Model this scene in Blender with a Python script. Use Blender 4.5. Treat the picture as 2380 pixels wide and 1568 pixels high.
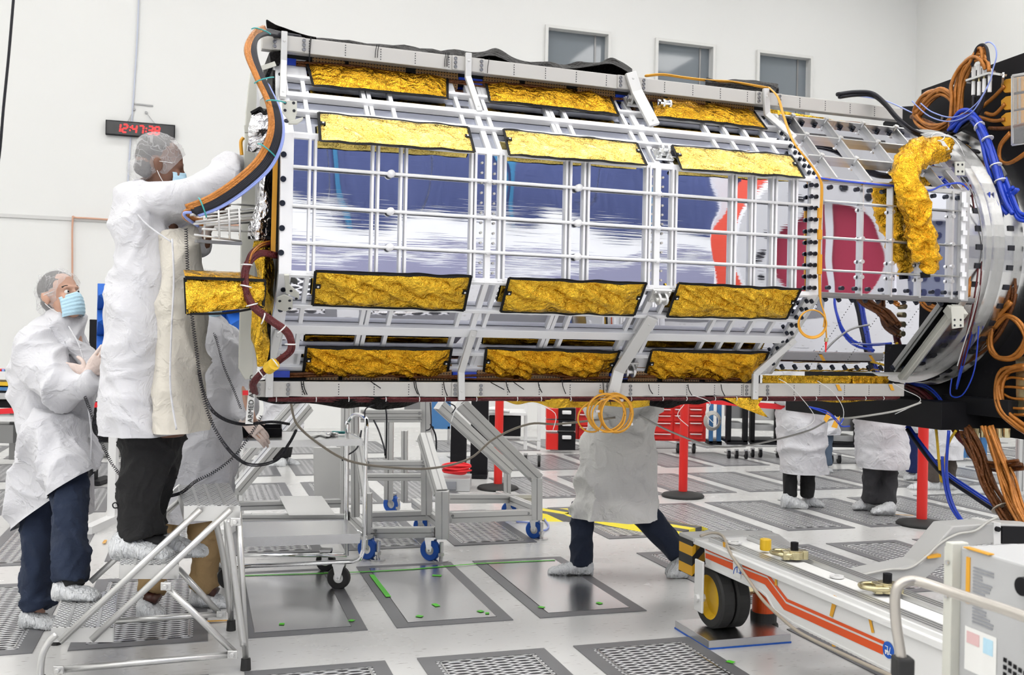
import bpy, bmesh, math, random
from math import sin, cos, pi, radians, sqrt
from mathutils import Vector, Matrix, noise
random.seed(7)
S = bpy.context.scene
for o in list(bpy.data.objects): bpy.data.objects.remove(o)
def V(*a): return Vector(a)
# ---------------------------------------------------------------- camera
F = 2380*35/36; DL = 0.02; H = 1.5
CAM = V(0, 0, H)
cd = bpy.data.cameras.new('camera'); cam = bpy.data.objects.new('camera', cd); S.collection.objects.link(cam)
cd.lens = 35; cd.sensor_width = 36; cd.clip_end = 200
cam.matrix_world = Matrix(((cos(DL), -sin(DL), 0, 0), (0, 0, -1, 0), (sin(DL), cos(DL), 0, H), (0, 0, 0, 1)))
cd.dof.use_dof = True; cd.dof.focus_distance = 4.8; cd.dof.aperture_fstop = 9.0
S.camera = cam
# ---------------------------------------------------------------- world, exposure
w = bpy.data.worlds.new('world'); S.world = w; w.use_nodes = True
w.node_tree.nodes['Background'].inputs[0].default_value = (.9, .93, 1, 1)
w.node_tree.nodes['Background'].inputs[1].default_value = .6
S.view_settings.view_transform = 'Standard'; S.view_settings.look = 'None'
S.view_settings.gamma = 1; S.view_settings.use_curve_mapping = False; S.view_settings.exposure = 0.17
cy = S.cycles
cy.use_denoising = True; cy.use_adaptive_sampling = True; cy.adaptive_threshold = .1; cy.adaptive_min_samples = 8; cy.max_bounces = 6; cy.diffuse_bounces = 3; cy.glossy_bounces = 3; cy.transmission_bounces = 4
cy.transparent_max_bounces = 10; cy.caustics_reflective = False; cy.caustics_refractive = False; cy.sample_clamp_indirect = 6
# ---------------------------------------------------------------- room axes
TH = radians(17.4)
U2 = V(cos(TH), sin(TH), 0); U1 = V(-sin(TH), cos(TH), 0); UZ = V(0, 0, 1)
def uv(a, b, z=0): return U2*a + U1*b + V(0, 0, z)
XR, XL, YB, YF, CZ = 13.05, -13.0, 16.0, -9.0, 9.0     # right, left, back, rear walls and ceiling height
LIGHT_W = 82
for i in range(6):
    for j in range(5):
        ld = bpy.data.lights.new('ceiling_light', 'AREA'); ld.shape = 'RECTANGLE'; ld.size = 2.9; ld.size_y = 1.5
        ld.energy = LIGHT_W*(1.45, 1.35, 1.1, .85, .6)[j]; ld.color = (1, .985, .96)
        lo = bpy.data.objects.new('ceiling_light', ld); S.collection.objects.link(lo)
        lo.location = uv(-10.8 + 4.3*i, -6.6 + 4.9*j, CZ-.12); lo.rotation_euler = (0, 0, TH)
# ---------------------------------------------------------------- pixel geometry (2380 x 1568 frame)
def ray(px, py):
    x = (px-1190)/F; y = (py-784)/F
    return V(x*cos(DL)+y*sin(DL), 1, x*sin(DL)-y*cos(DL))
def at(px, py, Y): return CAM + ray(px, py)*Y
def hit(px, py, P, n):
    r = ray(px, py); return CAM + r*((P-CAM).dot(n)/r.dot(n))
def gnd(px, py, z=0): return hit(px, py, V(0, 0, z), UZ)
def m_at(Y): return Y/F      # metres per pixel
# ---------------------------------------------------------------- materials
MATS = {}
def mat(name, col, rough=.5, metal=0, bump=None, var=0, spec=.5, alpha=1, emit=0, trans=0, sheen=0, coat=0, vs=3, bdist=.01, vcol=None, stretch=None):
    """bump: list of (scale, strength, detail)"""
    m = bpy.data.materials.new(name); m.use_nodes = True; MATS[name] = m
    nt = m.node_tree; N = nt.nodes; L = nt.links; b = N['Principled BSDF']
    b.inputs['Base Color'].default_value = (*col, 1); b.inputs['Roughness'].default_value = rough
    b.inputs['Metallic'].default_value = metal; b.inputs['Specular IOR Level'].default_value = spec
    b.inputs['Alpha'].default_value = alpha; b.inputs['Transmission Weight'].default_value = trans
    b.inputs['Sheen Weight'].default_value = sheen; b.inputs['Coat Weight'].default_value = coat
    if emit: b.inputs['Emission Color'].default_value = (*col, 1); b.inputs['Emission Strength'].default_value = emit
    tc = N.new('ShaderNodeTexCoord'); vec = tc.outputs['Object']
    if stretch:
        mp = N.new('ShaderNodeMapping'); mp.inputs['Scale'].default_value = stretch; L.new(vec, mp.inputs[0]); vec = mp.outputs[0]
    if var:
        n = N.new('ShaderNodeTexNoise'); n.inputs['Scale'].default_value = vs; n.inputs['Detail'].default_value = 4; L.new(vec, n.inputs['Vector'])
        mx = N.new('ShaderNodeMix'); mx.data_type = 'RGBA'; L.new(n.outputs[0], mx.inputs[0])
        c2 = vcol or tuple(c*(1-var) for c in col)
        c1 = tuple(min(1, c*(1+var*.5)) for c in col)
        mx.inputs[6].default_value = (*c1, 1); mx.inputs[7].default_value = (*c2, 1); L.new(mx.outputs[2], b.inputs['Base Color'])
    if bump:
        prev = None
        for sc, st, de in bump:
            n = N.new('ShaderNodeTexNoise'); n.inputs['Scale'].default_value = sc; n.inputs['Detail'].default_value = de
            n.inputs['Distortion'].default_value = .6; L.new(vec, n.inputs['Vector'])
            bp = N.new('ShaderNodeBump'); bp.inputs['Strength'].default_value = st; bp.inputs['Distance'].default_value = bdist
            L.new(n.outputs[0], bp.inputs['Height'])
            if prev: L.new(prev, bp.inputs['Normal'])
            prev = bp.outputs[0]
        L.new(prev, b.inputs['Normal'])
    return m
def nodes(m): return m.node_tree.nodes, m.node_tree.links, m.node_tree.nodes['Principled BSDF']
def math_(N, L, op, a, b=None, c=None):
    n = N.new('ShaderNodeMath'); n.operation = op
    for i, x in enumerate((a, b, c)):
        if x is None: continue
        if isinstance(x, (int, float)): n.inputs[i].default_value = x
        else: L.new(x, n.inputs[i])
    return n.outputs[0]
def foil(name, col, rough, crinkle=1.0, hatch=.35, hdir=(150, 25, 150), c2=None):
    m = mat(name, col, rough, 1); N, L, b = nodes(m)
    tc = N.new('ShaderNodeTexCoord'); g = tc.outputs['Object']
    v = N.new('ShaderNodeTexVoronoi'); v.inputs['Scale'].default_value = 22; v.feature = 'SMOOTH_F1'; v.inputs['Smoothness'].default_value = .4
    nd = N.new('ShaderNodeTexNoise'); nd.inputs['Scale'].default_value = 9; nd.inputs['Detail'].default_value = 5
    L.new(g, nd.inputs['Vector'])
    ad = N.new('ShaderNodeVectorMath'); ad.operation = 'MULTIPLY_ADD'; L.new(nd.outputs['Color'], ad.inputs[0]); ad.inputs[1].default_value = (.22, .22, .22); L.new(g, ad.inputs[2])
    L.new(ad.outputs[0], v.inputs['Vector'])
    b1 = N.new('ShaderNodeBump'); b1.inputs['Strength'].default_value = .8*crinkle; b1.inputs['Distance'].default_value = .014; L.new(v.outputs['Distance'], b1.inputs['Height'])
    b2 = N.new('ShaderNodeBump'); b2.inputs['Strength'].default_value = .55*crinkle; b2.inputs['Distance'].default_value = .02; L.new(nd.outputs[0], b2.inputs['Height']); L.new(b1.outputs[0], b2.inputs['Normal'])
    n3 = N.new('ShaderNodeTexNoise'); n3.inputs['Scale'].default_value = 1; n3.inputs['Detail'].default_value = 2
    mp = N.new('ShaderNodeMapping'); mp.inputs['Scale'].default_value = hdir; L.new(ad.outputs[0], mp.inputs[0]); L.new(mp.outputs[0], n3.inputs['Vector'])
    b3 = N.new('ShaderNodeBump'); b3.inputs['Strength'].default_value = hatch; b3.inputs['Distance'].default_value = .009; L.new(n3.outputs[0], b3.inputs['Height']); L.new(b2.outputs[0], b3.inputs['Normal'])
    L.new(b3.outputs[0], b.inputs['Normal'])
    return m
mat('wall', (.87, .875, .86), .6, bump=[(60, .02, 3)])
mat('ceiling', (.9, .9, .9), .7)
mat('seam', (.7, .7, .69), .6)
mat('winframe', (.8, .8, .78), .4)
mat('floor_frame', (.21, .21, .22), .45, .3, var=.25)
mat('white_metal', (.92, .925, .95), .32, 0, spec=.5)
mat('white_gloss', (.92, .93, .96), .25, .1)
mat('white_paint', (.82, .82, .82), .35)
mat('alu', (.72, .72, .71), .33, .75, var=.06, vs=8)
mat('alu_matte', (.66, .66, .65), .42, .35, var=.05)
mat('beam_alu', (.56, .545, .515), .42, .25)
mat('chrome', (.85, .86, .87), .12, 1)
mat('steel', (.66, .66, .66), .27, 1, bump=[(40, .05, 2)], var=.08)
mat('steel_dark', (.3, .3, .3), .35, .9)
mat('black', (.010, .010, .012), .5, spec=.18)
mat('black_matte', (.010, .010, .011), .75)
mat('rubber', (.02, .02, .02), .65)
mat('screw', (.03, .035, .05), .3, .7)
mat('hole', (.012, .013, .02), .6)
mat('black_film', (.006, .005, .005), .45, 0, spec=.1, bump=[(14, 1, 4), (60, .6, 2)], bdist=.03)
mat('hem', (.010, .010, .011), .6, spec=.2)
mat('kapton', (.52, .19, .03), .2, .3, bump=[(120, .4, 2)], var=.45, vs=25)
mat('kapton_dark', (.17, .055, .012), .25, .3, bump=[(150, .7, 2)], var=.5, vs=30)
mat('kapton_tape', (.85, .42, .03), .3, .2)
mat('amber', (.75, .36, .03), .3, .1)
mat('tube_steel', (.5, .47, .43), .3, .8)
mat('brown_board', (.25, .13, .045), .4)
mat('maroon', (.12, .008, .012), .38, bump=[(150, .8, 2)], var=.3, vs=40)
mat('blue_cable', (.015, .06, .55), .3)
mat('light_blue_cable', (.3, .38, .8), .3)
mat('black_cable', (.012, .012, .018), .35, spec=.3)
mat('red', (.75, .02, .015), .35)
mat('bright_red', (.85, .02, .03), .5)
mat('orange', (.75, .09, .01), .4); mat('pale_orange', (.72, .42, .3), .5); mat('pale_blue', (.62, .66, .78), .5)
mat('orange_red', (.8, .07, .03), .45)
mat('yellow', (.8, .5, .02), .4)
mat('lemon', (.9, .8, .08), .5)
mat('zinc', (.62, .55, .33), .25, .85, var=.3, vs=20)
mat('white_tie', (.85, .85, .85), .4)
mat('wire_grey', (.5, .49, .46), .5)
mat('tan_wire', (.42, .37, .3), .5)
mat('green_tape', (.1, .6, .03), .5)
mat('teal', (.05, .4, .4), .4)
mat('blue', (.01, .1, .5), .4)
mat('foam_blue', (.008, .11, .5), .75)
mat('mid_blue', (.06, .2, .45), .5)
mat('denim', (.018, .030, .065), .9, bump=[(400, .3, 2), (22, .8, 3)], var=.35, vs=9)
mat('denim_light', (.13, .18, .26), .9, bump=[(400, .3, 2)], var=.3)
mat('navy', (.008, .015, .035), .85, bump=[(18, .9, 3)])
mat('navy_blue', (.012, .025, .12), .85, bump=[(18, .9, 3)])
mat('black_cloth', (.007, .007, .008), .85, bump=[(18, 1, 3)])
mat('grey_cloth', (.045, .045, .05), .85, bump=[(18, .9, 3)])
mat('brown_cloth', (.08, .065, .055), .85, bump=[(18, .9, 3)])
mat('khaki', (.42, .28, .13), .85, bump=[(18, .9, 3)], var=.2)
mat('leather', (.06, .018, .012), .35)
mat('skin', (.62, .36, .26), .5, bump=[(200, .1, 2)], var=.15, vs=12)
mat('skin_dark', (.2, .095, .06), .5, var=.2, vs=12)
mat('glove', (.8, .66, .6), .5, bump=[(40, .5, 3)])
mat('hair', (.045, .038, .035), .75, bump=[(90, 1, 3)], var=.5, vs=30)
mat('pale_pink', (.75, .5, .5), .6)
mat('mask', (.50, .74, .88), .7, bump=[(70, .3, 2)])
mat('eye_white', (.8, .78, .75), .2)
mat('led', (1, .03, .03), emit=1.6)
mat('clock_face', (.02, .02, .022), .15)
mat('text_black', (.03, .03, .03), .6)
mat('text_grey', (.3, .31, .34), .6)
mat('paper', (.85, .85, .83), .6)
mat('box_grey', (.5, .505, .51), .45)
mat('putty', (.62, .62, .56), .5)
mat('trailer_white', (.8, .8, .79), .35)
mat('trailer_grey', (.5, .5, .49), .45, var=.08)
mat('curtain_blue', (.12, .15, .32), .5, var=.5, vs=.35, vcol=(.045, .07, .23))
mat('curtain_cyan', (.07, .30, .55), .5)
mat('pinkred', (.5, .05, .10), .5)
mat('slate', (.30, .33, .46), .5)
mat('navy_wall', (.05, .06, .16), .5)
mat('lilac_grey', (.28, .28, .40), .5)
mat('dull_violet', (.22, .16, .34), .5)
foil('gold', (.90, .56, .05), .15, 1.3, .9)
foil('gold_lit', (1, .76, .2), .09, 1.4, .9)  # lighter copy of the gold foil; bright reflected light put into the colour
foil('gold_amber', (.86, .47, .03), .15, 1.4, .9)  # deeper gold; on the upper blankets their dark reflection put into the colour
foil('silver_foil', (.8, .8, .82), .14, 1.6, .2)
# wide weave coats
def coat_mat(name, col, tint):
    m = mat(name, col, .8, sheen=.15, spec=.25); N, L, b = nodes(m)
    tc = N.new('ShaderNodeTexCoord')
    nz = N.new('ShaderNodeTexNoise'); nz.inputs['Scale'].default_value = 7; nz.inputs['Detail'].default_value = 5; nz.inputs['Distortion'].default_value = .5
    L.new(tc.outputs['Object'], nz.inputs['Vector'])
    w1 = N.new('ShaderNodeTexWave'); w1.inputs['Scale'].default_value = 62; w1.bands_direction = 'Z'; L.new(tc.outputs['Object'], w1.inputs['Vector'])
    w2 = N.new('ShaderNodeTexWave'); w2.inputs['Scale'].default_value = 62; w2.bands_direction = 'X'; L.new(tc.outputs['Object'], w2.inputs['Vector'])
    mx_ = math_(N, L, 'MAXIMUM', w1.outputs[1], w2.outputs[1])
    pw = math_(N, L, 'POWER', mx_, 8.0); k = math_(N, L, 'MULTIPLY', pw, .45)
    mx = N.new('ShaderNodeMix'); mx.data_type = 'RGBA'; L.new(k, mx.inputs[0]); mx.inputs[6].default_value = (*col, 1); mx.inputs[7].default_value = (*tint, 1)
    L.new(mx.outputs[2], b.inputs['Base Color'])
    v = N.new('ShaderNodeTexVoronoi'); v.inputs['Scale'].default_value = 5; v.feature = 'DISTANCE_TO_EDGE'
    ad = N.new('ShaderNodeVectorMath'); ad.operation = 'MULTIPLY_ADD'; L.new(nz.outputs['Color'], ad.inputs[0]); ad.inputs[1].default_value = (.35, .35, .35); L.new(tc.outputs['Object'], ad.inputs[2]); L.new(ad.outputs[0], v.inputs['Vector'])
    mn = math_(N, L, 'MINIMUM', v.outputs['Distance'], .12)
    b0 = N.new('ShaderNodeBump'); b0.invert = True; b0.inputs['Strength'].default_value = .6; b0.inputs['Distance'].default_value = .04; L.new(mn, b0.inputs['Height'])
    b1 = N.new('ShaderNodeBump'); b1.inputs['Strength'].default_value = .6; b1.inputs['Distance'].default_value = .04; L.new(nz.outputs[0], b1.inputs['Height']); L.new(b0.outputs[0], b1.inputs['Normal'])
    L.new(b1.outputs[0], b.inputs['Normal'])
    return m
coat_mat('coat', (.74, .74, .77), (.60, .60, .66)); coat_mat('coat_cream', (.72, .68, .60), (.62, .59, .53)); coat_mat('coat_warm', (.92, .91, .88), (.78, .77, .74))
m = mat('shoe_cover', (.78, .8, .82), .35, bump=[(45, .9, 4), (16, .9, 3)], bdist=.02, stretch=(1.6, 1.6, .5))
m = mat('hair_net', (.86, .86, .87), .5, alpha=.34); N, L, b = nodes(m)
tc = N.new('ShaderNodeTexCoord'); v = N.new('ShaderNodeTexVoronoi'); v.feature = 'DISTANCE_TO_EDGE'; v.inputs['Scale'].default_value = 12
nz = N.new('ShaderNodeTexNoise'); nz.inputs['Scale'].default_value = 7; L.new(tc.outputs['Object'], nz.inputs['Vector'])
ad = N.new('ShaderNodeVectorMath'); ad.operation = 'MULTIPLY_ADD'; L.new(nz.outputs['Color'], ad.inputs[0]); ad.inputs[1].default_value = (.5, .5, .5); L.new(tc.outputs['Object'], ad.inputs[2]); L.new(ad.outputs[0], v.inputs['Vector'])
e_ = math_(N, L, 'LESS_THAN', v.outputs['Distance'], .035); a_ = math_(N, L, 'MULTIPLY_ADD', e_, .12, .26); L.new(a_, b.inputs['Alpha'])
# floor vinyl: pale grey with fine lengthwise flecks and soft mottling
m = mat('floor', (.62, .62, .61), .22, spec=.55); N, L, b = nodes(m)
tc = N.new('ShaderNodeTexCoord'); mp = N.new('ShaderNodeMapping'); mp.inputs['Rotation'].default_value = (0, 0, -TH); L.new(tc.outputs['Object'], mp.inputs[0])
m2 = N.new('ShaderNodeMapping'); m2.inputs['Scale'].default_value = (18, 110, 1); L.new(mp.outputs[0], m2.inputs[0])
nf = N.new('ShaderNodeTexNoise'); nf.inputs['Scale'].default_value = 1; nf.inputs['Detail'].default_value = 1; L.new(m2.outputs[0], nf.inputs['Vector'])
cr = N.new('ShaderNodeValToRGB'); cr.color_ramp.elements[0].position = .69; cr.color_ramp.elements[1].position = .76; L.new(nf.outputs[0], cr.inputs[0])
nb = N.new('ShaderNodeTexNoise'); nb.inputs['Scale'].default_value = 2.2; nb.inputs['Detail'].default_value = 5; L.new(mp.outputs[0], nb.inputs['Vector'])
mx = N.new('ShaderNodeMix'); mx.data_type = 'RGBA'; L.new(nb.outputs[0], mx.inputs[0]); mx.inputs[6].default_value = (.74, .74, .735, 1); mx.inputs[7].default_value = (.60, .595, .58, 1)
my = N.new('ShaderNodeMix'); my.data_type = 'RGBA'; L.new(cr.outputs[0], my.inputs[0]); L.new(mx.outputs[2], my.inputs[6]); my.inputs[7].default_value = (.33, .31, .29, 1)
L.new(my.outputs[2], b.inputs['Base Color'])
rr = math_(N, L, 'MULTIPLY_ADD', nb.outputs[0], .25, .12); L.new(rr, b.inputs['Roughness'])
# second surface mirror skins
def mirror(name, col, rough, wave, ripple):
    m = mat(name, col, rough, 1); N, L, b = nodes(m); tc = N.new('ShaderNodeTexCoord')
    n1 = N.new('ShaderNodeTexNoise'); n1.inputs['Scale'].default_value = 2.3; n1.inputs['Detail'].default_value = 1; L.new(tc.outputs['Object'], n1.inputs['Vector'])
    mp = N.new('ShaderNodeMapping'); mp.inputs['Scale'].default_value = (3, 3, 110); L.new(tc.outputs['Object'], mp.inputs[0])
    n2 = N.new('ShaderNodeTexNoise'); n2.inputs['Scale'].default_value = 1; n2.inputs['Detail'].default_value = 2; L.new(mp.outputs[0], n2.inputs['Vector'])
    b1 = N.new('ShaderNodeBump'); b1.inputs['Strength'].default_value = 1; b1.inputs['Distance'].default_value = wave; L.new(n1.outputs[0], b1.inputs['Height'])
    b2 = N.new('ShaderNodeBump'); b2.inputs['Strength'].default_value = 1; b2.inputs['Distance'].default_value = ripple; L.new(n2.outputs[0], b2.inputs['Height']); L.new(b1.outputs[0], b2.inputs['Normal'])
    L.new(b2.outputs[0], b.inputs['Normal'])
mirror('mirror', (.86, .88, .97), .02, .007, .00008)
mirror('mirror_flat', (.84, .85, .93), .02, .003, .00002)
mirror('mirror_blue', (.80, .84, .97), .06, .004, .0001)
mirror('plate_steel', (.74, .74, .75), .24, .003, .0001)
m = mat('glass_dark', (.22, .25, .28), .05, 0, spec=.6); N, L, b = nodes(m)
m = mat('glass_clear', (.9, .9, .9), .05, alpha=.15)
# perforated kapton strip
m = mat('perf', (.30, .16, .055), .4); N, L, b = nodes(m); tc = N.new('ShaderNodeTexCoord')
mp = N.new('ShaderNodeMapping'); mp.inputs['Rotation'].default_value = (0, 0, -radians(19.5)); mp.inputs['Scale'].default_value = (70, 70, 70); L.new(tc.outputs['Object'], mp.inputs[0])
sp = N.new('ShaderNodeSeparateXYZ'); L.new(mp.outputs[0], sp.inputs[0])
d = []
for k in (0, 2):
    fr = math_(N, L, 'FRACT', sp.outputs[k]); s_ = math_(N, L, 'SUBTRACT', fr, .5); d.append(math_(N, L, 'MULTIPLY', s_, s_))
r2 = math_(N, L, 'ADD', d[0], d[1]); h_ = math_(N, L, 'LESS_THAN', r2, .07)
mx = N.new('ShaderNodeMix'); mx.data_type = 'RGBA'; L.new(h_, mx.inputs[0]); mx.inputs[6].default_value = (.28, .15, .05, 1); mx.inputs[7].default_value = (.02, .012, .006, 1); L.new(mx.outputs[2], b.inputs['Base Color'])
# expanded steel: diamonds, used on gratings (alpha cut) and perforated ladder treads
def expanded(name, sx, sy, th, rot, c1, hole, metal=.7):
    m = mat(name, c1, .35, metal); N, L, b = nodes(m); tc = N.new('ShaderNodeTexCoord')
    mp = N.new('ShaderNodeMapping'); mp.inputs['Rotation'].default_value = (0, 0, rot); L.new(tc.outputs['Object'], mp.inputs[0])
    sp = N.new('ShaderNodeSeparateXYZ'); L.new(mp.outputs[0], sp.inputs[0])
    x = math_(N, L, 'MULTIPLY', sp.outputs[0], 1/sx); y = math_(N, L, 'MULTIPLY', sp.outputs[1], 1/sy)
    # rows of brick offset diamonds: distance to zigzag lines
    fl = math_(N, L, 'PINGPONG', x, .5)                      # 0..0.5 zigzag
    tri = math_(N, L, 'MULTIPLY', fl, 2.0)
    tt = math_(N, L, 'SMOOTH_MIN', tri, .75, .2)
    a = math_(N, L, 'SUBTRACT', y, math_(N, L, 'MULTIPLY', tt, .62)); c = math_(N, L, 'ADD', y, math_(N, L, 'MULTIPLY', tt, .62))
    fa = math_(N, L, 'PINGPONG', a, .5); fc = math_(N, L, 'PINGPONG', c, .5)
    mn = math_(N, L, 'MINIMUM', fa, fc)
    op = math_(N, L, 'GREATER_THAN', mn, th)
    mx = N.new('ShaderNodeMix'); mx.data_type = 'RGBA'; L.new(op, mx.inputs[0]); mx.inputs[6].default_value = (*c1, 1); mx.inputs[7].default_value = (*hole, 1); L.new(mx.outputs[2], b.inputs['Base Color'])
    inv = math_(N, L, 'SUBTRACT', 1.0, op); L.new(math_(N, L, 'MULTIPLY', inv, metal), b.inputs['Metallic'])
    L.new(math_(N, L, 'MULTIPLY_ADD', op, .4, .3), b.inputs['Roughness'])
    bp = N.new('ShaderNodeBump'); bp.inputs['Distance'].default_value = .004; L.new(inv, bp.inputs['Height']); L.new(bp.outputs[0], b.inputs['Normal'])
    return m
expanded('grate', .105, .036, .15, -TH, (.74, .74, .75), (.04, .04, .045), .25)
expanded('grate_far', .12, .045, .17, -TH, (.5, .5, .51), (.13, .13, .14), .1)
expanded('tread', .034, .024, .2, 0, (.85, .85, .85), (.10, .10, .10), .4)
# hazard stripes
def stripes(name, ca, cb, sc, dirv, duty=.5):
    m = mat(name, ca, .5); N, L, b = nodes(m); tc = N.new('ShaderNodeTexCoord')
    dt = N.new('ShaderNodeVectorMath'); dt.operation = 'DOT_PRODUCT'; L.new(tc.outputs['Object'], dt.inputs[0]); dt.inputs[1].default_value = dirv
    fr = math_(N, L, 'FRACT', math_(N, L, 'MULTIPLY', dt.outputs['Value'], sc)); g_ = math_(N, L, 'GREATER_THAN', fr, duty)
    mx = N.new('ShaderNodeMix'); mx.data_type = 'RGBA'; L.new(g_, mx.inputs[0]); mx.inputs[6].default_value = (*ca, 1); mx.inputs[7].default_value = (*cb, 1); L.new(mx.outputs[2], b.inputs['Base Color'])
stripes('hazard', (.75, .4, .02), (.02, .02, .02), 14, tuple(U2*.7-UZ*.7))
stripes('hazard_floor', (.9, .75, .03), (.09, .09, .09), 5.2, tuple(U2*.85+U1*.52), .5)
# ---------------------------------------------------------------- mesh builder
def frame(d, up=UZ):
    d = d.normalized(); a = d.cross(up)
    if a.length < 1e-4: a = d.cross(V(1, 0, 0))
    a.normalize(); return a, a.cross(d).normalized(), d        # side, up-ish, dir
def spline(pts, k=6):
    P = [Vector(p) for p in pts]
    if len(P) < 3: return P
    out = []
    for i in range(len(P)-1):
        p0 = P[max(0, i-1)]; p1 = P[i]; p2 = P[i+1]; p3 = P[min(len(P)-1, i+2)]
        for j in range(k):
            t = j/k; out.append(.5*((2*p1)+(p2-p0)*t+(2*p0-5*p1+4*p2-p3)*t*t+(3*p1-p0-3*p2+p3)*t**3))
    out.append(P[-1]); return out
class MB:
    def __init__(s): s.v = []; s.f = []; s.mi = []; s.m = 0; s.st = []
    def add(s, vs, fs):
        s.st.append((len(s.v), len(s.f))); b = len(s.v); s.v += [Vector(x) for x in vs]; s.f += [tuple(i+b for i in f) for f in fs]; s.mi += [s.m]*len(fs); return s
    def box(s, c, size, ax=None):
        X, Y, Z = ax or (V(1, 0, 0), V(0, 1, 0), UZ); x, y, z = [k/2 for k in size]; c = Vector(c)
        vs = [c+X*i*x+Y*j*y+Z*k*z for i in (-1, 1) for j in (-1, 1) for k in (-1, 1)]
        return s.add(vs, [(0, 1, 3, 2), (4, 6, 7, 5), (0, 4, 5, 1), (2, 3, 7, 6), (0, 2, 6, 4), (1, 5, 7, 3)])
    def bar(s, a, b, w, h, up=UZ):
        a = Vector(a); b = Vector(b); X, U, D = frame(b-a, up)
        return s.box((a+b)/2, (w, h, (b-a).length), (X, U, D))
    def prism(s, poly, vec):
        poly = [Vector(p) for p in poly]; n = len(poly); vec = Vector(vec)
        return s.add(poly+[p+vec for p in poly], [tuple(range(n-1, -1, -1)), tuple(range(n, 2*n))]+[(i, (i+1) % n, n+(i+1) % n, n+i) for i in range(n)])
    def cyl(s, a, b, r, r2=None, n=12, cap=True):
        a = Vector(a); b = Vector(b); r2 = r if r2 is None else r2; X, U, D = frame(b-a)
        vs = [a+(X*cos(2*pi*i/n)+U*sin(2*pi*i/n))*r for i in range(n)]+[b+(X*cos(2*pi*i/n)+U*sin(2*pi*i/n))*r2 for i in range(n)]
        fs = [(i, (i+1) % n, n+(i+1) % n, n+i) for i in range(n)]
        if cap: fs += [tuple(range(n-1, -1, -1)), tuple(range(n, 2*n))]
        return s.add(vs, fs)
    def lathe(s, o, ax, prof, n=24, closed=False):
        o = Vector(o); X, U, D = frame(Vector(ax)); vs = []; m = len(prof)
        for i in range(n):
            t = 2*pi*i/n
            for r, h in prof: vs.append(o+(X*cos(t)+U*sin(t))*r+D*h)
        fs = []
        for i in range(n):
            for j in range(m if closed else m-1):
                k = (j+1) % m; fs.append((i*m+j, ((i+1) % n)*m+j, ((i+1) % n)*m+k, i*m+k))
        return s.add(vs, fs)
    def loft(s, rings, cap=True):
        n = len(rings[0]); vs = [p for r in rings for p in r]; fs = []
        for i in range(len(rings)-1):
            for j in range(n): fs.append((i*n+j, i*n+(j+1) % n, (i+1)*n+(j+1) % n, (i+1)*n+j))
        if cap: fs += [tuple(range(n-1, -1, -1)), tuple(range((len(rings)-1)*n, len(rings)*n))]
        return s.add(vs, fs)
    def tube(s, pts, r, n=7, k=6, cap=True):
        P = spline(pts, k) if k > 1 else [Vector(p) for p in pts]
        m = len(P); rings = []; up = V(.13, .21, .97)
        T = [(P[min(i+1, m-1)]-P[max(i-1, 0)]).normalized() for i in range(m)]
        X = T[0].cross(up).normalized()
        for i in range(m):
            X = (X-T[i]*X.dot(T[i])).normalized(); U = T[i].cross(X)
            rr = r if isinstance(r, (int, float)) else r(i/(m-1))
            rings.append([P[i]+(X*cos(2*pi*j/n)+U*sin(2*pi*j/n))*rr for j in range(n)])
        return s.loft(rings, cap)
    def limb(s, nodes_, n=20, k=5, ref=V(0, 1, 0)):
        """nodes: (centre, half width across the view, half depth); elliptical sections square to the path"""
        C = [Vector(q[0]) for q in nodes_]; P = spline(C, k); R = spline([V(q[1], q[2], 0) for q in nodes_], k)
        m = len(P); rings = []
        for i in range(m):
            t = (P[min(i+1, m-1)]-P[max(i-1, 0)]).normalized(); X = t.cross(ref)
            if X.length < .2: X = t.cross(UZ)
            X.normalize(); Y = t.cross(X)
            rings.append([P[i]+X*cos(2*pi*j/n)*R[i][0]+Y*sin(2*pi*j/n)*R[i][1] for j in range(n)])
        return s.loft(rings)
    def ell(s, c, r, ax=None, n=16):
        X, Y, Z = ax or (V(1, 0, 0), V(0, 1, 0), UZ); c = Vector(c); m = n//2; vs = []
        for i in range(1, m):
            p = pi*i/m
            for j in range(n): t = 2*pi*j/n; vs.append(c+X*r[0]*sin(p)*cos(t)+Y*r[1]*sin(p)*sin(t)+Z*r[2]*cos(p))
        b = len(vs); vs += [c+Z*r[2], c-Z*r[2]]
        fs = [(i*n+j, (i+1)*n+j, (i+1)*n+(j+1) % n, i*n+(j+1) % n) for i in range(m-2) for j in range(n)]
        fs += [(b, j, (j+1) % n) for j in range(n)]+[(b+1, (m-2)*n+(j+1) % n, (m-2)*n+j) for j in range(n)]
        return s.add(vs, fs)
    def sheet(s, fn, nu, nv):
        vs = [fn(i/nu, j/nv) for i in range(nu+1) for j in range(nv+1)]
        return s.add(vs, [(i*(nv+1)+j, (i+1)*(nv+1)+j, (i+1)*(nv+1)+j+1, i*(nv+1)+j+1) for i in range(nu) for j in range(nv)])
    def coil(s, pts, R, r, pitch, n=5, k=10):
        P = spline(pts, k); L = 0; acc = [0]
        for i in range(1, len(P)): L += (P[i]-P[i-1]).length; acc.append(L)
        turns = L/pitch; N_ = int(turns*7); out = []; j = 0; X = V(1, 0, 0)
        for i in range(N_+1):
            d = L*i/N_
            while j < len(P)-2 and acc[j+1] < d: j += 1
            t = (d-acc[j])/max(1e-6, acc[j+1]-acc[j]); p = P[j].lerp(P[j+1], t); T = (P[j+1]-P[j]).normalized()
            X = (X-T*X.dot(T)).normalized(); U = T.cross(X); a = 2*pi*turns*i/N_
            out.append(p+(X*cos(a)+U*sin(a))*R)
        return s.tube(out, r, n, 1)
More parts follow.
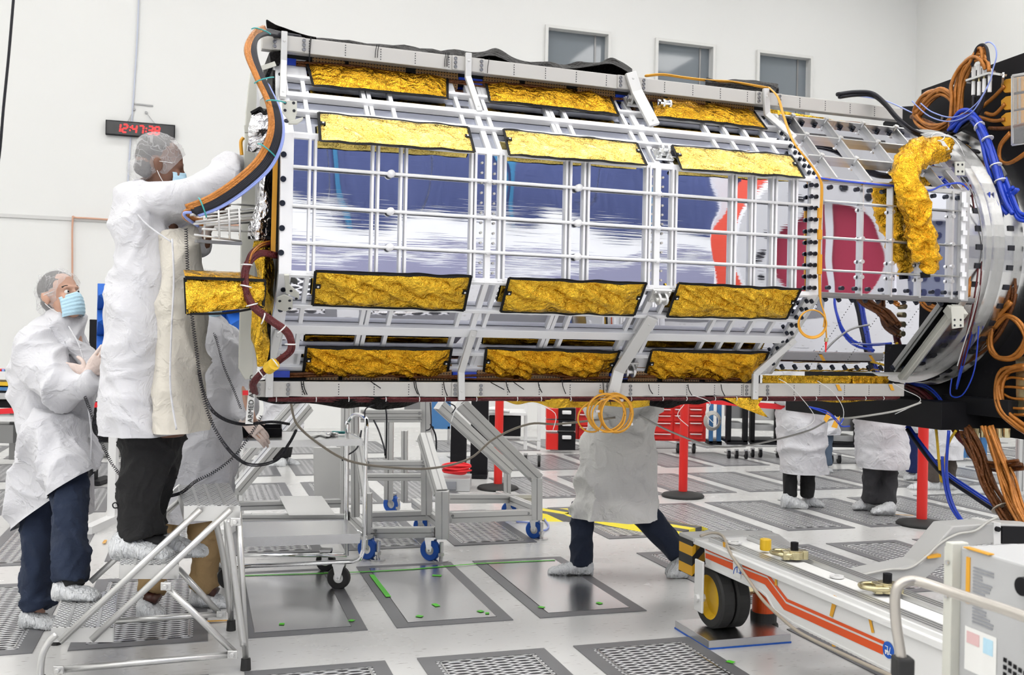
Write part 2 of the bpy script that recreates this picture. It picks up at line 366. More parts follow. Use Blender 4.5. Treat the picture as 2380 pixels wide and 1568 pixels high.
    def build(s, name, mats, parent=None, smooth=False, bevel=0, keep=False, thick=0, label=None):
        me = bpy.data.meshes.new(name); o = bpy.data.objects.new(name, me); S.collection.objects.link(o)
        if parent: org = origin(parent); o.parent = parent
        else:
            lo = [min(v[i] for v in s.v) for i in range(3)]; hi = [max(v[i] for v in s.v) for i in range(3)]
            org = V((lo[0]+hi[0])/2, (lo[1]+hi[1])/2, lo[2]); o.location = org
        me.from_pydata([v-org for v in s.v], [], s.f)
        for q in ([mats] if isinstance(mats, str) else mats): me.materials.append(MATS[q])
        for p, i in zip(me.polygons, s.mi): p.material_index = i; p.use_smooth = smooth
        bm = bmesh.new(); bm.from_mesh(me); bmesh.ops.recalc_face_normals(bm, faces=bm.faces); bm.to_mesh(me); bm.free()
        if thick:
            md = o.modifiers.new('s', 'SOLIDIFY'); md.thickness = thick; md.offset = -1
        if bevel:
            md = o.modifiers.new('b', 'BEVEL'); md.width = bevel; md.segments = 2; md.limit_method = 'ANGLE'; md.angle_limit = .6
        if label: o['label'] = label
        return o
def each(mb, name, m, parent, **k):
    for a, (v0, f0) in enumerate(mb.st):
        v1, f1 = mb.st[a+1] if a+1 < len(mb.st) else (len(mb.v), len(mb.f))
        q = MB(); q.add(mb.v[v0:v1], [tuple(i-v0 for i in f) for f in mb.f[f0:f1]]); q.build(name, m, parent, **k)
def origin(o):
    p = Vector(o.location)
    while o.parent: o = o.parent; p += Vector(o.location)
    return p
def tag(o, label=None, cat=None, group=None, kind=None):
    if label: o['label'] = label
    if cat: o['category'] = cat
    if group: o['group'] = group
    if kind: o['kind'] = kind
    return o
def thing(name, label, cat, loc, group=None):
    o = bpy.data.objects.new(name, None); S.collection.objects.link(o); o.location = loc; o.empty_display_size = .1
    return tag(o, label, cat, group)
def struct(mb, name, m, **k):
    o = mb.build(name, m, **k); o['kind'] = 'structure'; return o
def text(s, body, mname, P, right, up, size, parent, ext=.0015, name='lettering', align='LEFT'):
    cu = bpy.data.curves.new('t', 'FONT'); cu.body = body; cu.size = size; cu.extrude = ext; cu.align_x = align
    ob = bpy.data.objects.new('t', cu); S.collection.objects.link(ob)
    dg = bpy.context.evaluated_depsgraph_get(); me = bpy.data.meshes.new_from_object(ob.evaluated_get(dg))
    bpy.data.objects.remove(ob)
    n = right.cross(up).normalized(); P = Vector(P); mb = MB()
    mb.add([P+right*v.co.x+up*v.co.y+n*v.co.z for v in me.vertices], [tuple(p.vertices) for p in me.polygons])
    bpy.data.meshes.remove(me)
    return mb.build(name, mname, parent)
def blob(name, mname, parent, mb, vox=.012, sm=6, fold=0, fs=6, stretch=(1, 1, .45), label=None, fold2=0, cuts=()):
    """merge the overlapping shells of mb into one continuous skin, then crease it"""
    me = bpy.data.meshes.new('b'); o = bpy.data.objects.new('b', me); S.collection.objects.link(o)
    me.from_pydata([tuple(v) for v in mb.v], [], mb.f)
    bm = bmesh.new(); bm.from_mesh(me); bmesh.ops.recalc_face_normals(bm, faces=bm.faces); bm.to_mesh(me); bm.free()
    r = o.modifiers.new('r', 'REMESH'); r.mode = 'VOXEL'; r.voxel_size = vox
    q = o.modifiers.new('s', 'SMOOTH'); q.iterations = sm; q.factor = .5
    dg = bpy.context.evaluated_depsgraph_get(); m2 = bpy.data.meshes.new_from_object(o.evaluated_get(dg))
    if fold or fold2:
        cs = []
        for v in m2.vertices:
            p = v.co; d = 0
            if fold:
                w_ = noise.noise_vector(p*2.2)*.35; pp = Vector((p.x*stretch[0], p.y*stretch[1], p.z*stretch[2]))+w_
                d += fold*((1-abs(noise.noise(pp*fs)))**5-.22)
            if fold2:
                w_ = noise.noise_vector(p*4)*.2; d += fold2*((1-abs(noise.noise((p+w_)*fs*2.3)))**4-.3)
            cs.append(p+v.normal*d)
        for v, c in zip(m2.vertices, cs): v.co = c
    if cuts:
        bm = bmesh.new(); bm.from_mesh(m2)
        for cp, cn in cuts: bmesh.ops.bisect_plane(bm, geom=bm.verts[:]+bm.edges[:]+bm.faces[:], plane_co=cp, plane_no=cn, clear_outer=True)
        bm.to_mesh(m2); bm.free()
    bpy.data.objects.remove(o); bpy.data.meshes.remove(me)
    org = origin(parent)
    for v in m2.vertices: v.co = v.co-org
    m2.name = name; m2.materials.clear(); m2.materials.append(MATS[mname])
    for p in m2.polygons: p.use_smooth = True; p.material_index = 0
    ob = bpy.data.objects.new(name, m2); S.collection.objects.link(ob); ob.parent = parent
    if label: ob['label'] = label
    return ob
# ================================================================ ROOM
b_ = MB(); b_.box(uv((XL+XR)/2, (YB+YF)/2, -.1), (XR-XL, YB-YF, .2), (U2, U1, UZ)); struct(b_, 'floor', 'floor')
b_ = MB(); b_.box(uv((XL+XR)/2, (YB+YF)/2, CZ+.1), (XR-XL, YB-YF, .2), (U2, U1, UZ)); struct(b_, 'ceiling', 'ceiling')
WN = -U1; WP = uv(0, YB, 0)
def onwall(px, py, off=0): return hit(px, py, WP+WN*off, WN)
# back wall with three observation windows cut out of it
wins = [(1272, 1412, 65, 190), (1527, 1655, 98, 215), (1762, 1881, 130, 240)]
rects = []
for x0, x1, yt, yb in wins:
    a = onwall(x0, yt); c = onwall(x1, yt+(x1-x0)*.13); rects.append((a.dot(U2), c.dot(U2), a.z-1.55, a.z))
rects[1] = (rects[1][0], rects[1][1], rects[0][2], rects[0][3]); rects[2] = (rects[2][0], rects[2][1], rects[0][2], rects[0][3])
mb = MB(); xs = [XL]+[q for r in rects for q in r[:2]]+[XR]; z0, z1 = rects[0][2], rects[0][3]
for i in range(0, len(xs), 2):
    mb.box(uv((xs[i]+xs[i+1])/2, YB+.1, CZ/2), (xs[i+1]-xs[i], .2, CZ), (U2, U1, UZ))
for r in rects:
    mb.box(uv((r[0]+r[1])/2, YB+.1, z0/2), (r[1]-r[0], .2, z0), (U2, U1, UZ)); mb.box(uv((r[0]+r[1])/2, YB+.1, (z1+CZ)/2), (r[1]-r[0], .2, CZ-z1), (U2, U1, UZ))
struct(mb, 'wall_back', 'wall')
mb = MB(); mb.box(uv(XR+.1, (YB+YF)/2, CZ/2), (.2, YB-YF, CZ), (U2, U1, UZ)); struct(mb, 'wall_right', 'wall')
mb = MB(); mb.box(uv(XL-.1, (YB+YF)/2, CZ/2), (.2, YB-YF, CZ), (U2, U1, UZ)); struct(mb, 'wall_left', 'wall')
mb = MB(); mb.box(uv((XL+XR)/2, YF-.1, CZ/2), (XR-XL, .2, CZ), (U2, U1, UZ)); struct(mb, 'wall_front', 'wall')
for i, r in enumerate(rects):
    w0 = MB(); c = (r[0]+r[1])/2; wd = r[1]-r[0]; zc = (r[2]+r[3])/2; hh = r[3]-r[2]
    for sx in (-1, 1): w0.box(uv(c+sx*(wd/2+.02), YB-.01, zc), (.05, .1, hh+.09), (U2, U1, UZ))
    for sz in (-1, 1): w0.box(uv(c, YB-.01, zc+sz*(hh/2+.02)), (wd, .1, .05), (U2, U1, UZ))
    wo = struct(w0, 'window_%d' % (i+1), 'winframe')
    w1 = MB(); w1.box(uv(c, YB+.12, zc), (wd, .02, hh), (U2, U1, UZ)); w1.build('pane', 'glass_dark', wo)
    w1 = MB(); w1.box(uv(c+wd*.33, YB+.105, zc), (.03, .02, hh), (U2, U1, UZ)); w1.build('mullion', 'steel_dark', wo)
# horizontal wall joint on the left
mb = MB(); a = onwall(-20, 499).dot(U2); c = onwall(640, 530).dot(U2); zz = onwall(135, 507).z
mb.box(uv((a+c)/2, YB-.012, zz), (c-a, .03, .05), (U2, U1, UZ)); struct(mb, 'trim_1', 'seam')
# blue hangings on the wall behind the photographer, seen only in the mirrored panels
for i in range(9):
    x0 = -2+i*1.68; mb = MB()
    mb.sheet(lambda u, v, x0=x0: uv(x0+1.66*u, YF+.06+.012*sin(u*38), 3.75+4.3*v), 40, 2)
    o = mb.build('hanging_curtain', 'curtain_blue', thick=.01, smooth=True)
    tag(o, 'blue wall curtain seen only as a reflection in the mirrored panels', 'curtain', 'reflected blue curtains')
mb = MB(); mb.box(uv((XL+XR)/2, YF+.02, 2.3), (XR-XL-.1, .04, 1.1), (U2, U1, UZ)); mb.box(uv((XL+XR)/2, YF+.02, 3.12), (XR-XL-.1, .04, .16), (U2, U1, UZ)); struct(mb, 'trim_2', 'lilac_grey')
for x0 in (3.2, 6.35, 6.6, 9.4, 12.2):
    mb = MB(); mb.sheet(lambda u, v, x0=x0: uv(x0+.14*u, YF+.12+.01*sin(u*6), 3.75+4.3*v), 8, 2)
    tag(mb.build('hanging_curtain', 'curtain_cyan', thick=.01, smooth=True), 'pale blue curtain strip seen only as a reflection in the mirrored panels', 'curtain', 'reflected pale curtain strips')
# ---------------------------------------------------------------- floor gratings (room grid)
DU, DV, GW, GL = .775, 1.88, .485, 1.245
def cols():
    for k in range(-7, 3): yield .285+DU*k
    for k in range(0, 12): yield 3.03+DU*k
gm = {}
def grate_panel(c, r, kind):
    a, b0 = c+GW/2, r+GL/2; z = .002
    fr = MB()
    for sx in (-1, 1): fr.box(uv(a+sx*(GW/2+.035), b0, .0015), (.07, GL+.14, .007), (U2, U1, UZ))
    for sy in (-1, 1): fr.box(uv(a, b0+sy*(GL/2+.035), .0015), (GW, .07, .007), (U2, U1, UZ))
    return fr
row_names = {3.22: 'front', 5.10: 'second', 6.98: 'third', 8.86: 'fourth', 10.74: 'fifth', 12.62: 'sixth'}
ordn = ['first', 'second', 'third', 'fourth', 'fifth', 'sixth', 'seventh', 'eighth', 'ninth', 'tenth', 'eleventh', 'twelfth', 'thirteenth', 'fourteenth', 'fifteenth', 'sixteenth', 'seventeenth', 'eighteenth', 'nineteenth', 'twentieth']
near_labels = {(3.22, 1): 'front floor grating cut by the bottom edge, left of centre', (3.22, 2): 'expanded steel floor grating at the bottom edge, middle of the front row',
               (5.10, -1): 'expanded steel floor grating under the rolling step ladder'}
solid = {(.285, 5.10): ('brushed steel floor cover plate right of the step ladder, one green tape tab', 0), (1.06, 5.10): ('stained steel floor cover plate with several green tape marks', 1),
         (1.835, 5.10): ('shiny steel floor cover plate under the walking foot', 2)}
for r, rn in row_names.items():
    vis = []
    for c in cols():
        p = uv(c+GW/2, r+GL/2)
        X = p.x/p.y
        if abs(X) < .64: vis.append(round(c, 3))
    for i, c in enumerate(vis):
        key = (c, r)
        fr = grate_panel(c, r, 0); t = None
        ctr = uv(c+GW/2, r+GL/2)
        if key in solid:
            t = thing('floor_cover_plate', solid[key][0], 'floor plate', ctr)
            fr.build('frame', 'floor_frame', t)
            mb = MB(); mb.box(uv(c+GW/2, r+GL/2, .004), (GW-.006, GL-.006, .006), (U2, U1, UZ)); mb.build('plate', 'plate_steel', t)
            continue
        lab = 'expanded steel floor grating, %s row, %s from the left' % (rn, ordn[i])
        t = thing('floor_grating', lab, 'floor grating', ctr, 'floor gratings')
        fr.build('frame', 'floor_frame', t)
        mb = MB(); mb.box(uv(c+GW/2, r+GL/2, .0015), (GW, GL, .004), (U2, U1, UZ))
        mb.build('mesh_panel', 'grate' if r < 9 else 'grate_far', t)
        if r < 9:
            mb = MB()
            for sx in (-1, 1): mb.box(uv(c+GW/2+sx*(GW/2-.02), r+GL/2, .004), (.008, GL-.03, .006), (U2, U1, UZ))
            for sy in (-1, 1): mb.box(uv(c+GW/2, r+GL/2+sy*(GL/2-.02), .004), (GW-.03, .008, .006), (U2, U1, UZ))
            mb.build('rim', 'steel', t)
# green tape
def tape(pxs, name, lab, m='green_tape', w=.022, z=.010):
    mb = MB()
    for a, c in zip(pxs, pxs[1:]):
        p, q = gnd(*a, z), gnd(*c, z); d = (q-p).normalized(); mb.box((p+q)/2, ((q-p).length, w, .001), (d, UZ.cross(d), UZ))
    return tag(mb.build(name, m), lab, 'tape')
tape([(565, 1337), (700, 1333), (850, 1328), (960, 1322), (1110, 1309), (1290, 1301)], 'tape_line', 'long green tape line across the tops of the three steel cover plates', w=.018)
tape([(864, 1335), (903, 1386)], 'tape_strip', 'green tape strip down the left side of the stained cover plate', w=.03)
for a, c, lab in [((649, 1449), (661, 1449), 'green tape tab on the plate beside the step ladder'), ((1005, 1336), (1026, 1337), 'small green tape dash near the top of the stained plate'),
                  ((968, 1430), (982, 1432), 'green tape tab at the near left corner of the stained plate'), ((1112, 1418), (1122, 1421), 'green tape tab near the right edge of the stained plate'),
                  ((812, 1440), (822, 1442), 'green tape tab on the frame between the first two plates'), ((1008, 1402), (1018, 1408), 'green tape tab in the middle of the stained plate'),
                  ((1252, 1409), (1265, 1411), 'green tape tab at the near corner of the shiny plate'), ((1388, 1399), (1398, 1402), 'green tape tab near the right side of the shiny plate'),
                  ((1690, 1535), (1706, 1539), 'green tape scrap on the floor near the bottom edge'), ((1128, 1424), (1137, 1424), 'tiny green tape scrap on the frame right of the stained plate')]:
    tape([a, c], 'tape_tab', lab, w=.03)
tape([(478, 1443), (532, 1441)], 'tape_strip', 'amber tape strip on the floor behind the step ladder leg', 'kapton_tape')
tape([(2082, 1195), (2123, 1197)], 'tape_strip', 'amber tape strip on the floor beside the dark trousered person', 'kapton_tape')
tape([(241, 1262), (246, 1254)], 'tape_tab', 'amber tape scrap on the floor left of the ladder', 'kapton_tape')
# ---------------------------------------------------------------- wall clock 12:47:38
cl = thing('wall_clock', 'black digital wall clock with red digits reading 12:47:38', 'clock', onwall(327, 302, .05))
P = onwall(327, 302, .05); s_ = P.y/F; cwid = 147*s_*1.03; chei = 34*s_
mb = MB(); mb.box(P, (cwid, .06, chei), (U2, U1, UZ)); mb.build('housing', 'black', cl, bevel=.006)
mb = MB(); mb.box(P-U1*.032, (cwid-.03, .006, chei-.03), (U2, U1, UZ)); mb.build('clock_face', 'clock_face', cl)
SEG = {'0': 'abcdef', '1': 'bc', '2': 'abged', '3': 'abgcd', '4': 'fgbc', '7': 'abc', '8': 'abcdefg', '5': 'afgcd', '6': 'afgedc', '9': 'abcdfg'}
def digit(mb, o, ch, w, h, t):
    sl = .12*h
    def seg(x0, y0, x1, y1):
        a = o+U2*(x0*w+sl*y0)+UZ*(y0*h); c = o+U2*(x1*w+sl*y1)+UZ*(y1*h); mb.bar(a, c, t, .006, U1)
    D = {'a': (.1, 1, .9, 1), 'b': (1, .55, 1, .97), 'c': (1, .03, 1, .45), 'd': (.1, 0, .9, 0), 'e': (0, .03, 0, .45), 'f': (0, .55, 0, .97), 'g': (.1, .5, .9, .5)}
    for k in SEG[ch]: seg(*D[k])
dh = chei*.52; dw = dh*.55; x = -cwid*.36
mb = MB(); base = P-U1*.037-UZ*dh*.5
for ch in '12:47:38':
    if ch == ':':
        for q in (.3, .7): mb.box(base+U2*(x+.01+.08*dh*q)+UZ*dh*q, (.02, .006, .02), (U2, U1, UZ))
        x += dw*.55; continue
    digit(mb, base+U2*x, ch, dw, dh, .022); x += dw*1.52
mb.build('digits', 'led', cl, label='red glowing digits')
mb = MB()
for q in ((312, 254), (340, 262)):
    p = onwall(*q, .0); mb.cyl(p, p-U1*.03, .02)
for a, c in (((312, 254), (296, 284)), ((340, 262), (362, 290))): mb.bar(onwall(*a, .02), onwall(*c, .02), .006, .006)
mb.bar(onwall(311, 241, .01), onwall(356, 246, .01), .012, .02)
mb.build('hanger', 'steel_dark', cl)
# cables hanging on the wall
def cable(name, lab, pts, r, m, n=7, k=6, cat='cable', parent=None, group=None):
    mb = MB(); mb.tube(pts, r, n, k); o = mb.build(name, m, parent, smooth=True)
    if parent is None: tag(o, lab, cat, group)
    return o
cable('wall_cable', 'thin pale blue cable hanging down the wall behind the clock', [onwall(323, -40, .03), onwall(320, 60, .03), onwall(312, 200, .02), onwall(303, 330, .02), onwall(296, 460, .02), onwall(292, 620, .02)], .012, 'pale_blue')
cable('wall_cable', 'orange pipe running down and along the wall joint on the left', [onwall(640, 527, .06), onwall(400, 516, .06), onwall(270, 511, .06), onwall(180, 506, .06), onwall(169, 512, .06), onwall(168, 620, .05), onwall(168, 760, .05), onwall(170, 950, .05)], .014, 'pale_orange')
cable('hanging_cable', 'thick black cable hanging at the far left edge', [onwall(36, -60, 2), onwall(31, 0, 2), onwall(20, 130, 2), onwall(8, 250, 2), onwall(0, 345, 2), onwall(-10, 420, 2)], .018, 'black_cable')
# ================================================================ RADAR INSTRUMENT (octagonal body lying on its axis)
PH = radians(19.5); A = V(cos(PH), sin(PH), 0); NN = V(sin(PH), -cos(PH), 0)
P0 = at(650, 492, 4.2); P0.z = 0
Z0, Z1 = 1.754, 2.335; LS = Z1-Z0; K = .70711; ZC = (Z0+Z1)/2; AP = LS/2+LS*K
def CF(s, z, w_=0): return P0+A*s+NN*w_+V(0, 0, z)
NU_ = (NN+UZ).normalized(); NL_ = (NN-UZ).normalized()
def fp(px, py, o=0): return hit(px, py, CF(0, Z1, o), NN)
def fu(px, py, o=0): return hit(px, py, CF(0, Z1)+NU_*o, NU_)
def fl(px, py, o=0): return hit(px, py, CF(0, Z0)+NL_*o, NL_)
def pp(px, py, o=0): return hit(px, py, CF(4.05-o, 2), A)
def sof(p): return (p-P0).dot(A)
def FU(s, t, o=0): return CF(s, Z1+t*K, -t*K)+NU_*o
def FL(s, t, o=0): return CF(s, Z0-t*K, -t*K)+NL_*o
def octo(s, off, n0=0):
    R = (AP+off)/cos(pi/8); return [CF(s, ZC+R*sin(pi/8+k*pi/4), -AP+R*cos(pi/8+k*pi/4)) for k in range(8)]
def band(mb, s0, s1, o0, o1):
    a, b, c, d = octo(s0, o0), octo(s1, o0), octo(s1, o1), octo(s0, o1)
    for k in range(8):
        j = (k+1) % 8; mb.add([a[k], a[j], b[j], b[k], d[k], d[j], c[j], c[k]], [(0, 1, 2, 3), (4, 7, 6, 5), (0, 4, 5, 1), (3, 2, 6, 7), (0, 3, 7, 4), (1, 5, 6, 2)])
CR = thing('radar_instrument', 'large octagonal radar instrument body with mirrored panels, white ribs and gold foil blankets', 'spacecraft', CF(1.8, Z0, -.7))
FR = [0, .92, 1.775, 2.67]; SE = 3.66
def S_(px, py): return sof(fp(px, py))
# skins, one per bay and facet
for b0, b1, mm in ((0, .92, 'mirror'), (.92, 1.775, 'mirror'), (1.775, 2.67, 'mirror'), (2.70, SE, 'mirror_flat')):
    mb = MB(); mb.prism([CF(b0, Z0), CF(b1, Z0), CF(b1, Z1), CF(b0, Z1)], NN*-.01); mb.build('mirror_panel', mm, CR)
    m2 = 'mirror_blue' if mm == 'mirror' else 'mirror_flat'
    mb = MB(); mb.prism([FU(b0, 0), FU(b1, 0), FU(b1, LS), FU(b0, LS)], NU_*-.01); mb.build('mirror_panel', m2, CR)
    mb = MB(); mb.prism([FL(b0, 0), FL(b1, 0), FL(b1, LS), FL(b0, LS)], NL_*-.01); mb.build('mirror_panel', 'mirror_flat', CR)
mb = MB(); a = octo(0, -.02); b = octo(SE, -.02)
for k in (1, 2, 3, 4, 5, 6): mb.add([a[k], a[(k+1) % 8], b[(k+1) % 8], b[k]], [(0, 1, 2, 3)])
mb.add(a, [tuple(range(8))]); mb.add(b, [tuple(range(8))])
mb.build('shell', 'black_matte', CR)
# ring frames
for s, w0, mm in ((0, .052, 'white_metal'), (.92-.012, .026, 'white_metal'), (1.775-.015, .03, 'white_metal'), (2.645, .055, 'white_metal'), (2.70, .02, 'alu'), (SE-.04, .05, 'alu')):
    mb = MB(); band(mb, s, s+w0, .016, -.025); mb.build('ring_frame', mm, CR, bevel=.002)
# longeron edges at the corners
for z, mm, s0, s1 in ((Z1, 'white_metal', .03, 2.66), (Z0, 'white_metal', .03, 2.66), (Z1, 'alu', 2.7, SE+.02), (Z0, 'steel_dark', 2.7, SE+.06)):
    mb = MB(); dz = 1 if z == Z1 else -1
    mb.bar(CF(s0, z, .006), CF(s1, z, .006), .018, .022); mb.bar(CF(s0, z+dz*.012, -.004), CF(s1, z+dz*.012, -.004), .02, .012); mb.build('corner_rail', mm, CR, bevel=.002)
# ribs of the front face
rib_px = [718, 731, 864, 877, 930, 942, 1094, 1103, 1160, 1171, 1313.5, 1323.5, 1355.5, 1365.5, 1500, 1508, 1560.5, 1569, 1698, 1707, 1744, 1752, 1792, 1801, 1839.5, 1848]
ribs = [S_(x, 450) for x in rib_px]
for s in ribs:
    mb = MB(); mb.box(CF(s, ZC, .010), (.010, .02, LS), (A, NN, UZ)); mb.build('rib', 'white_metal', CR)
zr = [fp(670, y).z for y in (388, 478, 564)]
for z in zr:
    mb = MB(); mb.cyl(CF(.05, z, .024), CF(2.64, z, .024), .0075, n=10)
    for s in (S_(906, 405), S_(1340, 435)): mb.cyl(CF(s, z, .012), CF(s, z, .036), .017, n=14)
    for s in (.92, 1.775): mb.cyl(CF(s, z, .01), CF(s, z, .034), .013, n=12)
    mb.build('stringer', 'white_metal', CR, smooth=True)
# facet ribs and stringers
def tU(y): return (fu(660, y).z-Z1)/K
def tL(y): return (Z0-fl(648, y).z)/K
for t, wd in ((tU(188), .02), (tU(229), .034), (tU(266), .02), (LS-.01, .03)):
    mb = MB(); mb.bar(FU(.03, t, .016), FU(2.66, t, .016), wd, .03, NU_); mb.build('stringer', 'white_metal', CR, bevel=.002)
for t, wd in ((tL(700), .02), (tL(754), .052), (tL(806), .024), (LS-.02, .03)):
    mb = MB(); mb.bar(FL(.03, t, .016), FL(2.66, t, .016), wd, .03, NL_); mb.build('stringer', 'white_gloss', CR, bevel=.002)
for i, s in enumerate(ribs):
    if i % 2 == 1 and i not in (3, 11): continue
    mb = MB(); mb.bar(FU(s, 0, .008), FU(s, LS, .008), .018, .016, NU_); mb.build('rib', 'white_metal', CR)
    mb = MB(); mb.bar(FL(s, 0, .008), FL(s, LS, .008), .018, .016, NL_); mb.build('rib', 'white_gloss', CR)
# gusset plates white at bay ends on the sloped facets
for s in (.10, .80, 1.03, 1.66, 1.9, 2.55):
    for FF, nn in ((FU, NU_), (FL, NL_)):
        mb = MB(); mb.prism([FF(s-.045, .455, .012), FF(s+.045, .455, .012), FF(s+.045, LS, .012), FF(s-.045, LS, .012)], nn*.004); mb.build('gusset_plate', 'white_metal', CR)
# fasteners
mb = MB()
for q in ((659, 359), (658, 416), (656, 472), (655, 530), (653, 587)): p = fp(*q, .016); mb.cyl(p, p+NN*.006, .0125, n=14)
p = FU(.026, .1, .016); 
for t in (.08, .2, .33, .45):
    p = FU(.026, t, .016); mb.cyl(p, p+NU_*.006, .011); p = FL(.026, t, .016); mb.cyl(p, p+NL_*.006, .011)
each(mb, 'bolt', 'screw', CR)
mb = MB()
for i in range(10):
    z = Z1-.03-i*.058
    for ds in (0, .03): mb.cyl(CF(2.66+ds-.02, z, .016), CF(2.66+ds-.02, z, .03), .011, n=10)
    if i < 9:
        for ds in (0, .03):
            mb.cyl(FU(2.645+ds, .03+i*.058, .016), FU(2.645+ds, .03+i*.058, .032), .010, n=10); mb.cyl(FL(2.645+ds, .03+i*.058, .016), FL(2.645+ds, .03+i*.058, .032), .010, n=10)
mb.build('bolt', 'screw', CR, label='paired dark bolts around the joint frame')['kind'] = 'stuff'
mb = MB()
for s in (.92, 1.775):
    for i in range(12):
        for ds in (-.03, .03): p = CF(s+ds, Z1-.05-i*.045, .002); mb.cyl(p, p+NN*.005, .006, n=8)
mb.build('rivet_row', 'beam_alu', CR)
# bright section right of the joint frame
for x in (1998, 2067, 2134, 2207):
    s = S_(x, 560); mb = MB(); mb.box(CF(s, ZC, .012), (.013 if x > 2200 else .008, .024, LS), (A, NN, UZ))
    for z in (2.2, 2.05, 1.93, 1.85): mb.cyl(CF(s, z, .012), CF(s, z, .03), .011, n=10)
    mb.build('rib', 'alu', CR)
mb = MB(); mb.box(CF(S_(2230, 560), ZC, .012), (.03, .03, LS), (A, NN, UZ))
for i in range(7): mb.box(CF(S_(2230, 560), Z0+.06+i*.075, .03), (.03, .02, .025), (A, NN, UZ))
mb.build('end_post', 'white_metal', CR)
for y in (467, 551, 627):
    z = fp(1905, y).z; mb = MB(); mb.cyl(CF(2.72, z, .022), CF(SE-.02, z, .022), .0045, n=8); mb.build('stringer', 'alu', CR, smooth=True)
for x0, y0, x1, y1 in ((1831, 262, 1940, 330), (1945, 275, 2060, 350), (2055, 290, 2160, 375)): pass
for s in (2.80, 3.02, 3.27, 3.5):
    mb = MB(); mb.bar(FU(s, 0, .014), FU(s, LS, .014), .010, .028, NU_); mb.build('rib', 'alu', CR)
for t in (.19, .38, LS-.02):
    mb = MB(); mb.bar(FU(2.72, t, .014), FU(SE, t, .014), .010, .028, NU_)
    for s in (2.80, 3.02, 3.27, 3.5): p = FU(s, t, .01); mb.cyl(p, p+NU_*.03, .013, n=10)
    mb.build('stringer', 'alu', CR)
mb = MB()
for i in range(10): p = FU(2.78+i*.085, LS-.04, .002); mb.cyl(p, p+NU_*.012, .012)
for i in range(11):
    p = CF(2.77+i*.083, Z1-.03, .0); mb.cyl(p, p+NN*.012, .012); p = CF(2.77+i*.083, Z0+.035, 0); mb.cyl(p, p+NN*.012, .011)
    p = FL(2.77+i*.083, .03, 0); mb.cyl(p, p+NL_*.012, .012); p = FL(2.77+i*.083, LS-.035, 0); mb.cyl(p, p+NL_*.012, .012)
each(mb, 'bolt', 'screw', CR)
mb = MB()
for s in (2.95, 3.17, 3.4):
    for i in range(26): p = FL(s+.0, .04+i*.02, 0); mb.cyl(p, p+NL_*.001, .003, n=6)
mb.build('pin_hole_row', 'hole', CR)
mb = MB(); mb.bar(FL(3.6, .02, .03), FL(3.6, LS+.02, .03), .05, .03, NL_); mb.bar(FL(3.575, .02, .045), FL(3.575, LS, .045), .012, .03, NL_)
p = FL(3.6, .05, .05); mb.box(p, (.10, .07, .05), (A, NL_, A.cross(NL_))); mb.build('end_rib', 'putty', CR, bevel=.003)
# -------- outrigger beams with brackets
for zt, zb, nm in ((2.842, 2.772, 'top'), (1.280, 1.210, 'bottom')):
    mb = MB(); s1 = 3.48 if nm == 'top' else 3.53; s0 = -.06 if nm == 'top' else -.085
    mb.box(CF((s0+s1)/2, (zt+zb)/2, -.325), (s1-s0, .05, zt-zb), (A, NN, UZ))
    bm_ = mb.build('beam', 'beam_alu', CR, bevel=.003)
    mb = MB(); s = .15
    while s < s1-.1:
        for k in range(5): p = CF(s, zb+.012+k*.0115, -.2995); mb.cyl(p, p+NN*.0008, .0028, n=6)
        s += .165
    mb.build('hole_row', 'hole', bm_)
    for i, f0 in enumerate((.0, .915, 1.775, 2.60)):
        ds = {'top': (.04, -.03, -.02, -.03), 'bottom': (.0, 0, -.06, -.07)}[nm][i]
        s = f0+ds
        mb = MB(); mb.box(CF(s+.02, (zt+zb)/2, -.295), (.16 if i else .14, .008, zt-zb-.002), (A, NN, UZ)); pl = mb.build('bracket_plate', 'beam_alu', bm_, bevel=.002)
        mb = MB()
        for dx in (-.045, .085):
            for dz in (-.02, .0, .02): p = CF(s+dx, (zt+zb)/2+dz, -.291); mb.lathe(p, NN, [(0, .003), (.005, .003), (.005, .006), (.008, .006), (.009, 0)], 12)
        mb.build('bolt_row', 'steel_dark', pl)
def strut(pts, wd, mname='alu_matte', hg=.02):
    mb = MB()
    for a, c in zip(pts, pts[1:]): d = (c-a).normalized(); mb.bar(a-d*.004, c+d*.004, wd, hg, NN)
    for p in (pts[0]+(pts[1]-pts[0])*.3, pts[-1]+(pts[-2]-pts[-1])*.12): mb.cyl(p, p+NN*(hg/2+.003), .007)
    return mb.build('strut', mname, CR, bevel=.003)
strut([CF(.035, 2.85, -.28), CF(.035, 2.72, -.28), fu(657, 226, .03)], .028)
strut([pq for pq in (CF(.90, 2.852, -.28), CF(.90, 2.74, -.28), fu(1114, 258, .03))], .03)
strut([CF(1.76, 2.852, -.28), CF(1.79, 2.76, -.27), fu(1520, 290, .04)], .06)
strut([CF(2.56, 2.852, -.28), CF(2.57, 2.72, -.28), fu(1846, 320, .03)], .034)
strut([CF(.0, 1.215, -.28), CF(.0, 1.34, -.28), fl(648, 770, .03)], .034)
strut([CF(.90, 1.20, -.28), CF(.895, 1.33, -.28), fl(1101, 768, .03)], .032)
strut([CF(1.69, 1.20, -.28), CF(1.72, 1.34, -.27), fl(1516, 738, .04)], .06)
strut([CF(2.53, 1.20, -.28), CF(2.53, 1.33, -.28), fl(1846, 790, .03)], .034)
